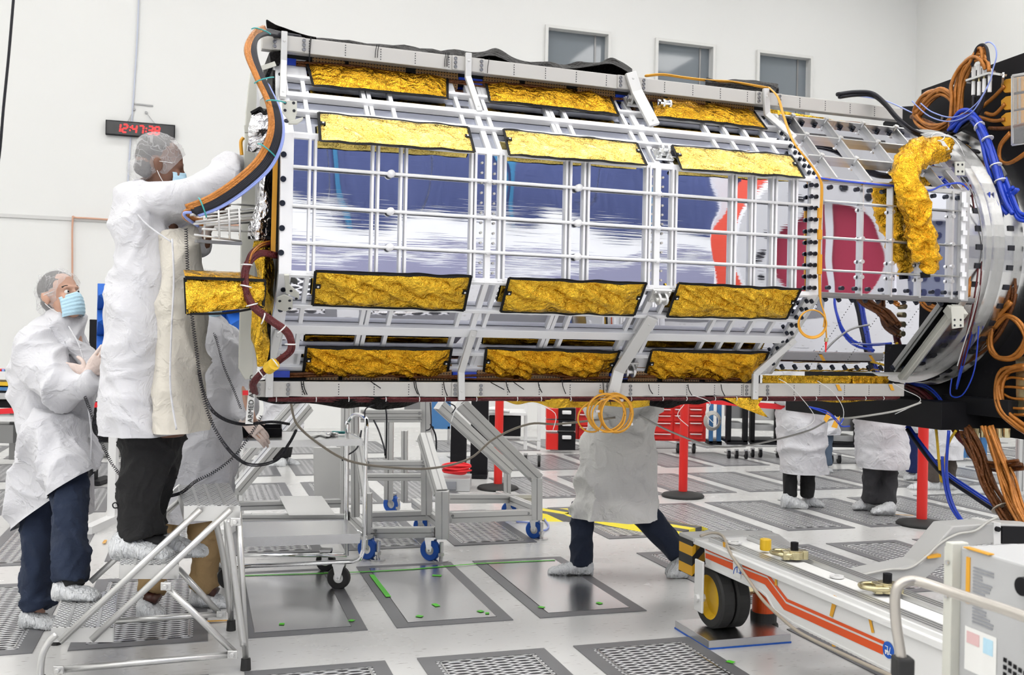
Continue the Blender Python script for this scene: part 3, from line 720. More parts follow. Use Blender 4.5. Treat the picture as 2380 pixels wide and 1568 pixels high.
# lugs
def lug(p, nn, r, mm='alu', plate=.05):
    X, U, D = frame(nn); mb = MB(); mb.box(p+nn*.006, (plate*2, plate*1.6, .012), (X, U, D))
    for dx in (-1, 1):
        q = p+X*dx*r*.7; mb.cyl(q+nn*.035-X*.006, q+nn*.035+X*.006, r, n=16); mb.box(q+nn*.02, (.012, r*2, .03), (X, U, D))
    mb.cyl(p+nn*.035-X*r*1.3, p+nn*.035+X*r*1.3, r*.4, n=12)
    for dx in (-1, 1):
        for dy in (-1, 1): q = p+X*dx*plate*.75+U*dy*plate*.55+nn*.012; mb.cyl(q, q+nn*.008, .007)
    return mb.build('lifting_lug', mm, CR, bevel=.002)
lug(fu(1538, 362, .02), NU_, .024, 'chrome'); lug(fl(1533, 685, .02), NL_, .026, 'alu'); lug(fl(1458, 853, .03), NL_, .028, 'alu'); lug(fu(1540, 245, .03), NN, .026, 'chrome', .035)
lug(fu(1470, 240, .03), NU_, .03, 'alu', .045)
def plate_px(pxs, fn, nn, th, mname, name, holes=(), par=None):
    P = [fn(*q) for q in pxs]; mb = MB(); mb.prism(P, nn*th); o = mb.build(name, mname, par or CR, bevel=.002)
    if holes:
        mb = MB()
        for q in holes: p = fn(*q)+nn*th; mb.cyl(p, p+nn*.0012, .0065, n=10)
        mb.build('hole_row', 'hole', o)
    return o
plate_px([(655, 233), (690, 235), (690, 262), (684, 284), (672, 284), (656, 262)], lambda x, y: fp(x, y, .05), NN, .006, 'putty', 'handling_bracket', [(662, 240), (682, 240), (662, 257), (683, 258)])
plate_px([(670, 284), (703, 274), (703, 280), (690, 290), (670, 290)], lambda x, y: fp(x, y, .06), NN, .02, 'putty', 'handling_bracket')
plate_px([(660, 636), (672, 636), (672, 658), (695, 680), (695, 692), (664, 678)], lambda x, y: fl(x, y, .04), NL_, .01, 'putty', 'handling_bracket', [(676, 672), (688, 690)])
plate_px([(643, 690), (660, 683), (680, 690), (680, 716), (662, 722), (643, 716)], lambda x, y: fl(x, y, .05), NL_, .006, 'putty', 'handling_bracket', [(650, 697), (673, 696), (673, 714)])
plate_px([(2218, 376), (2240, 376), (2240, 408), (2218, 408)], lambda x, y: fp(x, y, .02), NN, .008, 'putty', 'handling_bracket', [(2224, 383), (2234, 383), (2224, 399), (2234, 399)])
plate_px([(2208, 712), (2238, 712), (2238, 760), (2212, 764)], lambda x, y: fp(x, y, .05), NN, .008, 'putty', 'handling_bracket', [(2216, 743), (2230, 743), (2216, 756), (2230, 756)])
# kapton boards between beams and body
for s0, s1 in ((.17, .33), (.34, .62), (.66, .88), (1.0, 1.2), (1.22, 1.45), (1.5, 1.72), (1.82, 2.0), (2.02, 2.25), (2.28, 2.55)):
    for za, zb_, wb in ((2.695, 2.785, -.372), (1.285, 1.365, -.378)):
        mb = MB(); mb.box(CF((s0+s1)/2, (za+zb_)/2, wb), (s1-s0-.01, .01, zb_-za), (A, NN, UZ)); mb.build('circuit_board', 'perf', CR)
for za, zb_ in ((2.69, 2.80), (1.262, 1.36)):
    mb = MB(); mb.box(CF(1.33, (za+zb_)/2, -.41), (2.6, .05, zb_-za), (A, NN, UZ)); mb.build('backing_strip', 'black_matte', CR)
    mb = MB()
    for q in ((.88, 1.0), (1.72, 1.82), (.02, .1)): mb.box(CF(sum(q)/2, (za+zb_)/2-.0, -.375), (q[1]-q[0], .02, .03), (A, NN, UZ))
    each(mb, 'harness_run', 'blue_cable', CR)
    mb = MB(); mb.tube([CF(.1+i*.3, (za+zb_)/2+.012*sin(i*2.1), -.366) for i in range(9)], .007); mb.tube([CF(.1+i*.3, (za+zb_)/2-.012+.01*sin(i*1.3), -.366) for i in range(9)], .006); each(mb, 'harness_run', 'kapton_dark', CR, smooth=True)
mb = MB()
for dz in (0, .016, .03): mb.tube([CF(2.62+i*.12, 2.735+dz+.008*sin(i*2+dz*99), -.44-dz) for i in range(8)], .013)
each(mb, 'harness_run', 'kapton_dark', CR, smooth=True)
mb = MB(); mb.sheet(lambda u, v: CF(2.66+.62*u, 2.79-.05*v-.03*u, -.42+.015*noise.noise(V(u*9, v*3, 1))), 30, 5); mb.build('foil_strip', 'gold', CR, thick=.003, smooth=True)
mb = MB(); mb.sheet(lambda u, v: CF(2.66+.62*u+.12*u, 1.32-.05*v-.0*u, -.41+.015*noise.noise(V(u*9, v*3, 3))), 30, 5); mb.build('foil_strip', 'gold', CR, thick=.003, smooth=True)
mb = MB(); mb.sheet(lambda u, v: CF(3.25+.25*u, 1.32-.05*v, -.40+.015*noise.noise(V(u*9, v*3, 5))), 20, 5); mb.build('foil_strip', 'gold_amber', CR, thick=.003, smooth=True)
# -------- gold foil blankets
def blanket(cs, fn, nn, mname, lab, bulge=.016, amp=.010, seed=0, tabs=True, slant=.5, parent=None, nu=60, nv=18):
    C = [fn(*q) for q in cs]                            # TL TR BR BL
    Lw = (C[1]-C[0]).length; Lh = (C[3]-C[0]).length
    def f(u, v, e=0):
        p = (C[0].lerp(C[1], u)).lerp(C[3].lerp(C[2], u), v); q = V(u*Lw, v*Lh, seed)
        en = max(0, min(1, min(u, 1-u)*14))*max(0, min(1, min(v, 1-v)*7))
        d = bulge*max(0, 4*v*(1-v))**.6*max(0, min(1, u*8, (1-u)*8))
        fold = 1-abs(noise.noise(V(q.x*7-slant*q.y*14, q.y*5+q.x*1.2, seed)))
        d += amp*(fold**3-.5)*en+amp*.5*noise.noise(q*19)*en
        edge = V(0, 0, .005*noise.noise(V(u*7, seed, 0)))*(abs(2*v-1)**4)
        return p+nn*(d+e)+edge
    mb = MB(); mb.sheet(f, nu, nv); o = mb.build('foil_blanket', mname, parent or CR, smooth=True, thick=.004, label=lab)
    hm = MB(); hw = .006
    eu, ev = hw/Lw, hw/Lh
    hm.sheet(lambda u, v: f(u, -ev+2*ev*v, .003), nu, 2); hm.sheet(lambda u, v: f(u, 1-ev+2*ev*v, .003), nu, 2)
    hm.sheet(lambda u, v: f(-eu+2*eu*v, u, .003), nv, 2); hm.sheet(lambda u, v: f(1-eu+2*eu*v, u, .003), nv, 2)
    if tabs:
        X = (C[1]-C[0]).normalized(); Y = (C[3]-C[0]).normalized()
        for u in (.022, .978): p = f(u, .42, .004); hm.prism([p-X*.012-Y*.012, p+X*.012-Y*.012, p+X*.012+Y*.012, p-X*.012+Y*.012], nn*.003)
    hm.build('hem', 'hem', o, thick=.002)
    if tabs:
        g = MB()
        for u in (.024, .976): p = f(u, .42, .008); g.cyl(p, p+nn*.002, .0048, n=10)
        g.build('grommet', 'white_tie', o)
    return o
up1 = lambda x, y: fu(x, y, .03); up2 = lambda x, y: fu(x, y, .035); lo1 = lambda x, y: fl(x, y, .034)
blanket([(712, 143), (1040, 178), (1040, 229), (728, 200)], up1, NU_, 'gold_amber', 'gold foil blanket with its dark reflection in the colour, upper row, left bay', .02, .011, 1, False, 0)
blanket([(1128, 187), (1415, 215), (1438, 268), (1138, 236)], up1, NU_, 'gold_amber', 'gold foil blanket with its dark reflection in the colour, upper row, middle bay', .02, .012, 2, False, 0)
blanket([(1510, 224), (1745, 250), (1782, 300), (1520, 272)], up1, NU_, 'gold_amber', 'gold foil blanket with its dark reflection in the colour, upper row, right bay', .02, .012, 3, False, 0)
blanket([(740, 262), (1088, 296), (1103, 354), (744, 328)], up2, NU_, 'gold_lit', 'gold foil blanket with its bright reflection in the colour, second row, left bay', .012, .012, 4)
blanket([(1170, 301), (1480, 333), (1503, 384), (1184, 361)], up2, NU_, 'gold_lit', 'gold foil blanket with its bright reflection in the colour, second row, middle bay', .012, .012, 5)
blanket([(1562, 338), (1840, 362), (1870, 414), (1584, 394)], up2, NU_, 'gold_lit', 'gold foil blanket with its bright reflection in the colour, second row, right bay', .012, .012, 6)
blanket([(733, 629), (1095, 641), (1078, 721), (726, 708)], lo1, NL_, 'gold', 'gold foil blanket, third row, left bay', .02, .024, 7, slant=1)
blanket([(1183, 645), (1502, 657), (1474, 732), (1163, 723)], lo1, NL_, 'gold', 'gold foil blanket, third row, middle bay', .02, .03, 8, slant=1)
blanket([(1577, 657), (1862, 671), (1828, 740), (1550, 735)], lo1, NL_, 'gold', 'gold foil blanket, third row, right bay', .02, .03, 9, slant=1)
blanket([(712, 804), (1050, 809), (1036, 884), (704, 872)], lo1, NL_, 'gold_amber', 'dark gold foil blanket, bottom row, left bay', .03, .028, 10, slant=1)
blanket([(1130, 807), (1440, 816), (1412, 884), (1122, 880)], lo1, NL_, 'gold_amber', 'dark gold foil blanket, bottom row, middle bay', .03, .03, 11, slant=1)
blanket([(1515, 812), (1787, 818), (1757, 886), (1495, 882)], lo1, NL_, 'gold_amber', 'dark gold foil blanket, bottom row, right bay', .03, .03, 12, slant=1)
# -------- crumpled film above the top beam and below the bottom beam
def film(rows, name, mname, lab=None, nu=70, amp=.02, seed=0, thick=.003, parent=None):
    sp = [spline(r, 4) for r in rows]
    def f(u, v):
        k = v*(len(sp)-1); i = min(int(k), len(sp)-2); t = k-i
        def g(r): x = u*(len(r)-1); j = min(int(x), len(r)-2); return r[j].lerp(r[j+1], x-j)
        p = g(sp[i]).lerp(g(sp[i+1]), t); d = noise.noise_vector(p*9+V(seed, 0, 0))*amp*(.15 if v < .02 else 1)
        return p+d
    mb = MB(); mb.sheet(f, nu, 6*(len(rows)-1)); return mb.build(name, mname, parent or CR, smooth=False, thick=thick, label=lab)
def w_at(px, py, w_): return fp(px, py, w_)
ridge = [(640, 62), (700, 82), (800, 95), (950, 108), (1060, 119), (1110, 121), (1150, 117), (1200, 137), (1260, 145), (1330, 147), (1380, 141), (1425, 137), (1470, 163)]
film([[w_at(x, y+12, -.33) for x, y in ridge], [w_at(x, y, -.5) for x, y in ridge], [CF(sof(w_at(x, y, -.8)), 2.75, -.85) for x, y in ridge]], 'black_film', 'black_film')
film([[w_at(x, y+10, -.33) for x, y in ((1640, 182), (1700, 186), (1760, 192), (1805, 202))], [w_at(x, y, -.5) for x, y in ((1640, 180), (1700, 183), (1760, 187), (1808, 198))], [w_at(x, y+30, -.9) for x, y in ((1640, 182), (1700, 186), (1760, 192), (1805, 202))]], 'black_film', 'black_film', nu=20)
film([[w_at(*q, -.34) for q in ((621, 46), (650, 62), (690, 76), (735, 86))], [w_at(*q, -.36) for q in ((622, 72), (650, 78), (690, 84), (735, 92))]], 'black_film', 'black_film', nu=12)
low = [(598, 930), (650, 936), (720, 937), (780, 940), (870, 946), (950, 940), (1040, 934), (1110, 932)]
film([[w_at(x, 921, -.30) for x, y in low], [w_at(x, y, -.36) for x, y in low], [CF(sof(w_at(x, y, -.7)), 1.26, -.75) for x, y in low]], 'black_film', 'black_film')
low2 = [(1490, 944), (1560, 946), (1620, 938), (1680, 930), (1720, 926)]
film([[w_at(x, 919, -.30) for x, y in low2], [w_at(x, y, -.36) for x, y in low2], [CF(sof(w_at(x, y, -.7)), 1.26, -.75) for x, y in low2]], 'black_film', 'black_film', nu=24)
low3 = [(1100, 926), (1190, 934), (1260, 942), (1320, 948), (1400, 948), (1460, 947), (1510, 942)]
film([[w_at(x, 921, -.31) for x, y in low3], [w_at(x, y, -.34) for x, y in low3], [CF(sof(w_at(x, y, -.7)), 1.26, -.75) for x, y in low3]], 'foil_skirt', 'gold', 'gold foil skirt hanging under the bottom beam')
film([[w_at(*q, -.3) for q in ((1680, 924), (1720, 924), (1775, 924))], [w_at(*q, -.3) for q in ((1720, 945), (1750, 950), (1762, 942))], [w_at(*q, -.28) for q in ((1783, 968), (1784, 969), (1785, 968))]], 'loose_foil_corner', 'gold', nu=16, amp=.01)
film([[w_at(*q, -.31) for q in ((1660, 924), (1690, 924))], [w_at(*q, -.31) for q in ((1740, 950), (1750, 952))], [w_at(*q, -.29) for q in ((1786, 970), (1787, 970))]], 'loose_foil_corner', 'hem', nu=4, amp=.002)
film([[w_at(*q, -.36) for q in ((1890, 924), (1960, 924), (2050, 922))], [w_at(*q, -.36) for q in ((1900, 932), (1960, 934), (2040, 930))]], 'foil_skirt', 'gold', nu=20, amp=.006)
# maroon harness under the bottom beam
mb = MB(); rr = random.Random(3)
for k in range(5): mb.tube([CF(.0+i*.35, 1.203-.006*(k % 3)+.003*sin(i*1.9+k), -.305-.012*k) for i in range(11)], .0065, 6)
each(mb, 'harness_run', 'maroon', CR, smooth=True)
mb = MB()
for i in range(22): p = CF(.05+i*.16+rr.uniform(-.03, .03), 1.195, -.298); mb.tube([p+V(0, 0, .014), p+NN*.008+V(0, 0, .004), p-V(0, 0, .006)], .0022, 5, 2)
each(mb, 'cable_tie', 'white_tie', CR)
# black lacing cords looped round the beams
mb = MB()
for x, y0, y1 in ((722, 86, 143), (724, 86, 143), (876, 104, 134), (881, 104, 134), (1037, 122, 155), (1041, 122, 155), (1044, 122, 155), (1137, 135, 170)): mb.tube([w_at(x, y0, -.29), w_at(x-3, (y0+y1)/2, -.29), w_at(x-4, y1, -.29)], .0016, 4, 2)
for x, y0, y1 in ((704, 884, 917), (709, 884, 917), (966, 884, 916), (970, 882, 919), (1035, 884, 920), (1180, 882, 912), (1255, 886, 912), (1310, 878, 915), (1405, 884, 935), (1415, 890, 940), (1512, 893, 915), (1603, 893, 918), (1680, 893, 920)): mb.tube([w_at(x-4, y0, -.29), w_at(x-2, (y0+y1)/2, -.285), w_at(x+5, y1, -.29)], .0022, 4, 2)
for q in ((860, 885, 885, 902), (1190, 885, 1218, 905), (1140, 888, 1172, 905)): mb.tube([w_at(q[0], q[1], -.285), w_at(q[2], q[3], -.28)], .0022, 4, 2)
each(mb, 'lacing_cord', 'black', CR)
# amber tape tabs
mb = MB()
for q in ([(1393, 905), (1420, 908), (1419, 915), (1392, 912)], [(1942, 893), (1950, 893), (1957, 908), (1949, 908)], [(2065, 893), (2073, 893), (2079, 907), (2071, 907)]): mb.prism([w_at(*k, -.297) for k in q], NN*.001)
for q in ([(1903, 824), (1911, 824), (1919, 838), (1911, 838)], [(2019, 826), (2026, 826), (2035, 840), (2028, 840)]): mb.prism([fl(*k, .002) for k in q], NL_*.001)
for q in ([(1916, 412), (1931, 413), (1925, 420), (1911, 419)], [(2006, 422), (2013, 422), (2008, 430), (2001, 430)]): mb.prism([fp(*k, .02) for k in q], NN*.001)
each(mb, 'tape_tab', 'kapton_tape', CR)
# -------- adapter ring
ax = lambda s: CF(s, ZC, -AP)
mb = MB(); mb.lathe(ax(SE), A, [(.62, 0), (.715, 0), (.715, .15), (.735, .15), (.735, .20), (.72, .2), (.60, .2)], 72, True); mb.build('adapter_ring', 'steel', CR, smooth=False)
mb = MB(); mb.lathe(ax(SE+.2), A, [(.6, 0), (.775, 0), (.775, .012), (.76, .012), (.76, .11), (.795, .11), (.795, .19), (.6, .19)], 72, True); mb.build('adapter_ring', 'steel', CR)
mb = MB()
for i in range(44):
    t = 2*pi*i/44; X = NN*cos(t)+UZ*sin(t); Y = NN*-sin(t)+UZ*cos(t)
    mb.box(ax(SE+.08)+X*.716, (.04, .008, .03), (A, X, Y)); mb.box(ax(SE+.26)+X*.761, (.04, .008, .028), (A, X, Y))
mb.build('slot_row', 'hole', CR)
mb = MB()
for i in range(3): mb.prism([ax(SE+.215+.03*k)+(NN*cos(.9+i*.2+j*.06)+UZ*sin(.9+i*.2+j*.06))*.7615 for k, j in ((0, 0), (1, 0), (1, 1), (0, 1))], NN*.002)
mb.build('tape_tab', 'kapton_tape', CR)
# bent gold foil sleeve hanging over the bright section
mb = MB(); W = lambda x, y, o: fp(x, y, o)
mb.limb([(W(2195, 345, -.12), .05, .05), (W(2150, 352, -.02), .065, .055), (W(2112, 375, .05), .07, .06), (W(2108, 420, .09), .065, .06), (W(2128, 480, .10), .063, .06), (W(2148, 540, .10), .058, .055), (W(2160, 590, .09), .05, .05), (W(2155, 632, .08), .03, .03)], 22, 8)
mb.limb([(W(2118, 430, .05), .04, .05), (W(2118, 500, .06), .036, .05), (W(2128, 560, .07), .036, .05), (W(2134, 600, .07), .03, .04)], 14, 6)
sl = blob('foil_sleeve', 'gold_amber', CR, mb, .009, 2, .024, 7, (1, 1, 1), 'crumpled gold foil sleeve bent down over the bright end section', .012)
mb = MB(); mb.cyl(W(2150, 632, .08), W(2151, 645, .08), .026, .024, 16); mb.build('sleeve_end', 'black', sl)
# gold foil wrapped arm sticking out of the open end
arm = MB(); Q = lambda x, y, o: fp(x, y, o)
top = [Q(426, 628, .10), Q(620, 640, .05)]; 
def box_film(c, nu=40, nv=12, amp=.008, seed=0):
    mb = MB()
    mb.sheet(lambda u, v: (c[0].lerp(c[1], u)).lerp(c[3].lerp(c[2], u), v)+NN*(amp*((1-abs(noise.noise(V(u*5+v*3, v*2-u, seed))))**3-.4)*1.6+.012*sin(pi*v)), nu, nv); return mb
fa = [Q(430, 645, .12), Q(616, 652, .06), Q(612, 712, .06), Q(434, 729, .12)]
ga = box_film(fa, seed=2).build('foil_arm', 'gold', CR, smooth=True, thick=.004, label='gold foil wrapped arm protruding past the open end')
tp = [Q(426, 629, .02), Q(560, 634, -.06), Q(616, 652, .06), Q(430, 645, .12)]
box_film(tp, 30, 6, .006, 4).build('top_flap', 'gold_amber', ga, smooth=True, thick=.004)
mb = MB(); mb.bar(fa[0]+NN*.01, fa[1]+NN*.01, .012, .012); mb.bar(fa[0], fa[3], .012, .012); mb.bar(fa[1], fa[2], .01, .01); mb.tube([fa[3], (fa[3]+fa[2])/2+V(0, 0, -.012), fa[2]], .005); mb.build('hem', 'hem', ga)
mb = MB(); mb.prism([fa[0]-NN*.02, fa[1]-NN*.02, fa[2]-NN*.02, fa[3]-NN*.02], NN*-.11); mb.build('arm_core', 'gold_amber', ga)
# end hardware at the open left end: grey channel, silver and gold foil strips
PL = lambda x, y, o=-.28: fp(x, y, o)
mb = MB(); mb.prism([PL(x, y) for x, y in ((578, 200), (582, 168), (603, 158), (600, 300), (596, 560), (590, 700), (588, 880), (570, 882), (555, 855), (558, 720), (562, 480), (572, 260))], NN*-.04); mb.build('end_channel', 'putty', CR, bevel=.003)
mb = MB(); mb.prism([PL(x, y, -.2) for x, y in ((598, 160), (606, 160), (598, 860), (588, 880))], NN*-.02); mb.build('end_channel', 'alu_matte', CR)
film([[PL(585, 262, -.1), PL(605, 250, -.1), PL(613, 262, -.1), PL(625, 252, -.1)], [PL(578, 300, -.1), PL(600, 300, -.06), PL(622, 300, -.1), PL(632, 300, -.1)], [PL(576, 352, -.1), PL(595, 355, -.12), PL(610, 356, -.1), PL(628, 350, -.1)]], 'silver_foil', 'silver_foil', nu=16, amp=.02, seed=5)
film([[PL(615, 350, -.1), PL(625, 345, -.1), PL(640, 350, -.12)], [PL(600, 420, -.1), PL(612, 430, -.04), PL(634, 430, -.12)], [PL(588, 490, -.1), PL(606, 500, -.05), PL(632, 500, -.12)], [PL(578, 550, -.1), PL(600, 556, -.06), PL(628, 552, -.12)]], 'silver_foil', 'silver_foil', nu=16, amp=.02, seed=8, lab='crumpled silver foil strip at the open end')
mb = MB(); mb.bar(PL(577, 552, -.09), PL(629, 553, -.09), .012, .012); mb.bar(PL(583, 262, -.09), PL(605, 250, -.09), .01, .01); mb.bar(PL(605, 250, -.09), PL(613, 264, -.09), .01, .01); mb.bar(PL(613, 264, -.09), PL(628, 250, -.09), .01, .01); mb.build('hem', 'hem', CR)
film([[PL(590, 560, -.12), PL(618, 560, -.12), PL(636, 560, -.14)], [PL(592, 640, -.1), PL(612, 640, -.04), PL(636, 640, -.14)], [PL(588, 700, -.1), PL(606, 720, -.05), PL(632, 720, -.14)], [PL(584, 790, -.1), PL(600, 800, -.06), PL(626, 790, -.12)], [PL(600, 845, -.12), PL(604, 850, -.1), PL(622, 850, -.12)]], 'foil_strip', 'gold', nu=16, amp=.02, seed=11, lab='gold foil strip down the open end')
mb = MB(); mb.bar(PL(636, 350, -.13), PL(636, 560, -.13), .012, .02); mb.bar(PL(628, 560, -.13), PL(622, 850, -.13), .01, .02); mb.bar(PL(636, 165, -.2), PL(636, 350, -.13), .012, .02); mb.build('end_strip', 'black_film', CR)
mb = MB(); mb.bar(PL(641, 340, -.05), PL(634, 600, -.05), .008, .02); mb.build('end_strip', 'amber', CR)
mb = MB(); mb.prism([PL(626, 122, -.3), PL(652, 118, -.3), PL(652, 145, -.3), PL(630, 145, -.3)], NN*-.3); mb.build('end_strip', 'black_film', CR)
mb = MB(); mb.cyl(PL(616, 240, .02), PL(616, 240, .05), .022, n=20); mb.bar(PL(616, 235, .03), PL(650, 240, .03), .01, .018); mb.build('eyelet', 'putty', CR)
mb = MB(); mb.bar(PL(604, 160, -.2), PL(640, 148, -.2), .01, .02); mb.bar(PL(568, 300, -.2), PL(604, 300, -.2), .02, .03); mb.build('end_bracket', 'putty', CR)
mb = MB(); mb.tube([PL(562, 360, -.2), PL(560, 330, -.2), PL(566, 320, -.2)], .008); mb.build('connector', 'amber', CR)
mb = MB(); mb.prism([PL(600, 205, .0), PL(612, 190, .0), PL(622, 215, .0), PL(604, 232, .0)], NN*-.01); mb.build('end_tag', 'paper', CR)
# banner strip that hangs from the beam end reading ARMED
mb = MB(); mb.prism([PL(x, y, -.24) for x, y in ((577, 905), (593, 905), (588, 985), (570, 985))], NN*-.002); fg = mb.build('hanging_streamer', 'paper', CR, label='white hanging streamer with red block and black capitals')
mb = MB(); mb.prism([PL(x, y, -.239) for x, y in ((564, 907), (577, 907), (577, 918), (564, 918))], NN*-.002); mb.build('red_block', 'bright_red', fg)
dn = (PL(580, 985, -.237)-PL(584, 905, -.237)); upv = -dn.normalized()
text(0, 'ARMED ARMED', 'text_black', PL(587, 982, -.237), upv, -A, .031, fg)
# -------- black turntable plate
TF = thing('turntable_fixture', 'black anodised mounting plate holding the instrument at the right end, covered in wiring', 'mounting plate', CF(4.08, 1.0, -.6))
mb = MB(); poly = [(-1.95, 1.03), (.12, .99), (.12, 3.15), (-.8, 3.12), (-.8, 3.02), (-.97, 3.05), (-1.15, 2.98), (-1.15, 2.6), (-1.95, 1.6)]
mb.prism([CF(4.05, z, w_) for w_, z in poly], A*.03); mb.build('plate', 'black', TF, bevel=.003)
mb = MB()
for w_, z in ((-.74, 3.06), (-.5, 3.07), (-.2, 3.08), (-.6, 2.9), (.05, 2.2), (.05, 1.9), (-.2, 1.2), (-.6, 1.15), (-1.0, 1.12), (-1.4, 1.1)): mb.cyl(CF(4.05, z, w_), CF(4.035, z, w_), .012, n=12)
each(mb, 'screw', 'steel', TF)
mb = MB(); mb.box(CF(3.9, 1.1, -1.0), (.3, 1.5, .16), (A, NN, UZ)); mb.box(CF(3.98, 1.16, -.2), (.1, .5, .10), (A, NN, UZ)); each(mb, 'lower_box', 'black', TF, bevel=.004)
mb = MB(); mb.prism([pp(x, y, .005) for x, y in ((2220, 982), (2238, 983), (2238, 992), (2220, 991))], -A*.004); lp = mb.build('label_plate', 'paper', TF)
text(0, 'MODEL MB1', 'text_black', pp(2237, 986, .01), -NN*-1, UZ, .012, lp); text(0, 'SN 02', 'text_black', pp(2230, 991, .01), NN, UZ, .010, lp)
# clear cover and flat connectors at the right edge
mb = MB(); q = [pp(x, y, .09) for x, y in ((2353, 176), (2400, 168), (2400, 330), (2353, 337))]
for i in range(4): mb.bar(q[i], q[(i+1) % 4], .008, .012)
cv = mb.build('clear_cover', 'alu', TF); mb = MB(); mb.prism(q, -A*.004); mb.build('cover_sheet', 'glass_clear', cv)
for yc in (200, 240, 278):
    mb = MB(); mb.prism([pp(x, y, .03) for x, y in ((2334, yc-6), (2345, yc-15), (2400, yc-24), (2400, yc+10), (2343, yc+17), (2334, yc+8))], -A*.025); cn = mb.build('flat_connector', 'amber', TF, bevel=.004)
    mb = MB(); mb.prism([pp(x, y, .056) for x, y in ((2356, yc-18), (2364, yc-19), (2364, yc+14), (2356, yc+15))], -A*.004); mb.prism([pp(x, y, .056) for x, y in ((2368, yc-19), (2373, yc-20), (2373, yc+12), (2368, yc+13))], -A*.004); mb.build('connector_band', 'tan_wire', cn)
# connector bracket on top with white sleeves
mb = MB(); br = [pp(x, y, .12) for x, y in ((2252, 188), (2306, 170), (2332, 174))]
mb.bar(br[0], br[1], .05, .012); mb.bar(br[1], br[2], .05, .012); mb.bar(br[2], pp(2330, 192, .05), .01, .03); mb.bar(pp(2214, 202, .1), pp(2250, 192, .1), .04, .01); cb = mb.build('connector_bracket', 'alu', TF)
for i, (x, y0, y1) in enumerate(((2263, 154, 221), (2276, 150, 222), (2288, 148, 215), (2301, 160, 214))):
    mb = MB(); mb.cyl(pp(x, y0, .12), pp(x, y0+28, .12), .012, n=10); mb.cyl(pp(x, y1-32, .12), pp(x-1, y1, .12), .011, n=10); mb.build('white_sleeve', 'white_tie', cb)
    mb = MB(); mb.cyl(pp(x, y0+26, .12), pp(x, y1-30, .12), .007, n=8); mb.build('plug', 'zinc', cb)
rr = random.Random(5)
def bundle(pts, n, r, spread, m, par, name='cable', seg=5, nn=6, lab=None):
    for k in range(n):
        o = V(rr.uniform(-1, 1), rr.uniform(-1, 1), rr.uniform(-1, 1))*spread
        mb = MB(); mb.tube([p+o+V(rr.uniform(-1, 1), rr.uniform(-1, 1), rr.uniform(-1, 1))*spread*.35 for p in pts], r, nn, seg); mb.build(name, m, par, smooth=True)
def ties(pts, r, m, par, idx=None):
    mb = MB(); sp = spline(pts, 4)
    for i in (idx or range(2, len(sp)-2, 5)):
        d = (sp[min(i+1, len(sp)-1)]-sp[i-1]).normalized(); mb.cyl(sp[i]-d*.003, sp[i]+d*.003, r, n=12)
    each(mb, 'cable_tie', m, par)
T = TF
g = lambda o: (lambda *l: [pp(x, y, o) for x, y in l])
bundle(g(.14)((2218, 300), (2222, 230), (2224, 190), (2240, 150), (2268, 130), (2290, 135), (2296, 160)), 3, .011, .02, 'kapton', T)
bundle(g(.14)((2232, 290), (2236, 210), (2244, 170), (2262, 140), (2276, 112), (2288, 108), (2292, 150)), 3, .010, .018, 'kapton', T)
bundle(g(.14)((2262, 155), (2272, 118), (2288, 106), (2298, 118), (2302, 160)), 3, .007, .012, 'black_cable', T)
bundle(g(.15)((2264, 220), (2262, 260), (2250, 285), (2220, 300), (2180, 315), (2150, 320)), 2, .009, .01, 'black_cable', T)
bundle(g(.15)((2288, 215), (2280, 250), (2262, 280), (2230, 302), (2190, 318), (2150, 325)), 2, .009, .01, 'black_cable', T)
bundle(g(.12)((2130, 270), (2160, 230), (2190, 212), (2216, 230), (2222, 262), (2205, 288), (2170, 300), (2140, 285), (2128, 262), (2150, 225), (2188, 214)), 4, .012, .016, 'kapton', T)
bundle(g(.12)((2120, 270), (2150, 285), (2190, 295), (2225, 280), (2250, 268)), 2, .014, .012, 'kapton_dark', T)
bundle(g(.16)((2215, 300), (2240, 270), (2265, 270), (2290, 310), (2310, 370), (2325, 420), (2340, 470), (2355, 490)), 6, .012, .026, 'blue_cable', T)
bundle(g(.16)((2215, 295), (2245, 275), (2280, 290), (2305, 350), (2322, 410), (2335, 450), (2360, 430)), 3, .010, .02, 'blue_cable', T)
bundle(g(.16)((2330, 420), (2345, 460), (2362, 500), (2385, 505)), 3, .010, .02, 'blue_cable', T)
ties(g(.17)((2265, 285), (2290, 310), (2310, 370), (2325, 420)), .033, 'white_tie', T, [2, 5, 9, 12])
for q in ([(2140, 240), (2170, 262), (2220, 272), (2270, 240), (2300, 190), (2308, 160), (2316, 130), (2312, 108), (2300, 98), (2290, 100)], [(2120, 235), (2160, 270), (2210, 282), (2260, 260), (2296, 200)], [(1950, 222), (2000, 224), (2060, 235), (2120, 262)]):
    mb = MB(); mb.tube(g(.2)(*q), .004, 5); mb.build('cable', 'light_blue_cable', T, smooth=True)
for yc, x0 in ((200, 2280), (240, 2290), (278, 2275)):
    bundle(g(.06)((x0, 262+(yc-240)*.3), (2310, yc+25 if yc < 260 else yc+4), (2335, yc)), 1, .012, .004, 'kapton', T)
bundle(g(.08)((2345, 310), (2322, 340), (2322, 372), (2345, 380), (2385, 355)), 2, .01, .01, 'kapton', T)
bundle(g(.08)((2300, 300), (2340, 300), (2390, 290)), 1, .012, .006, 'kapton_dark', T)
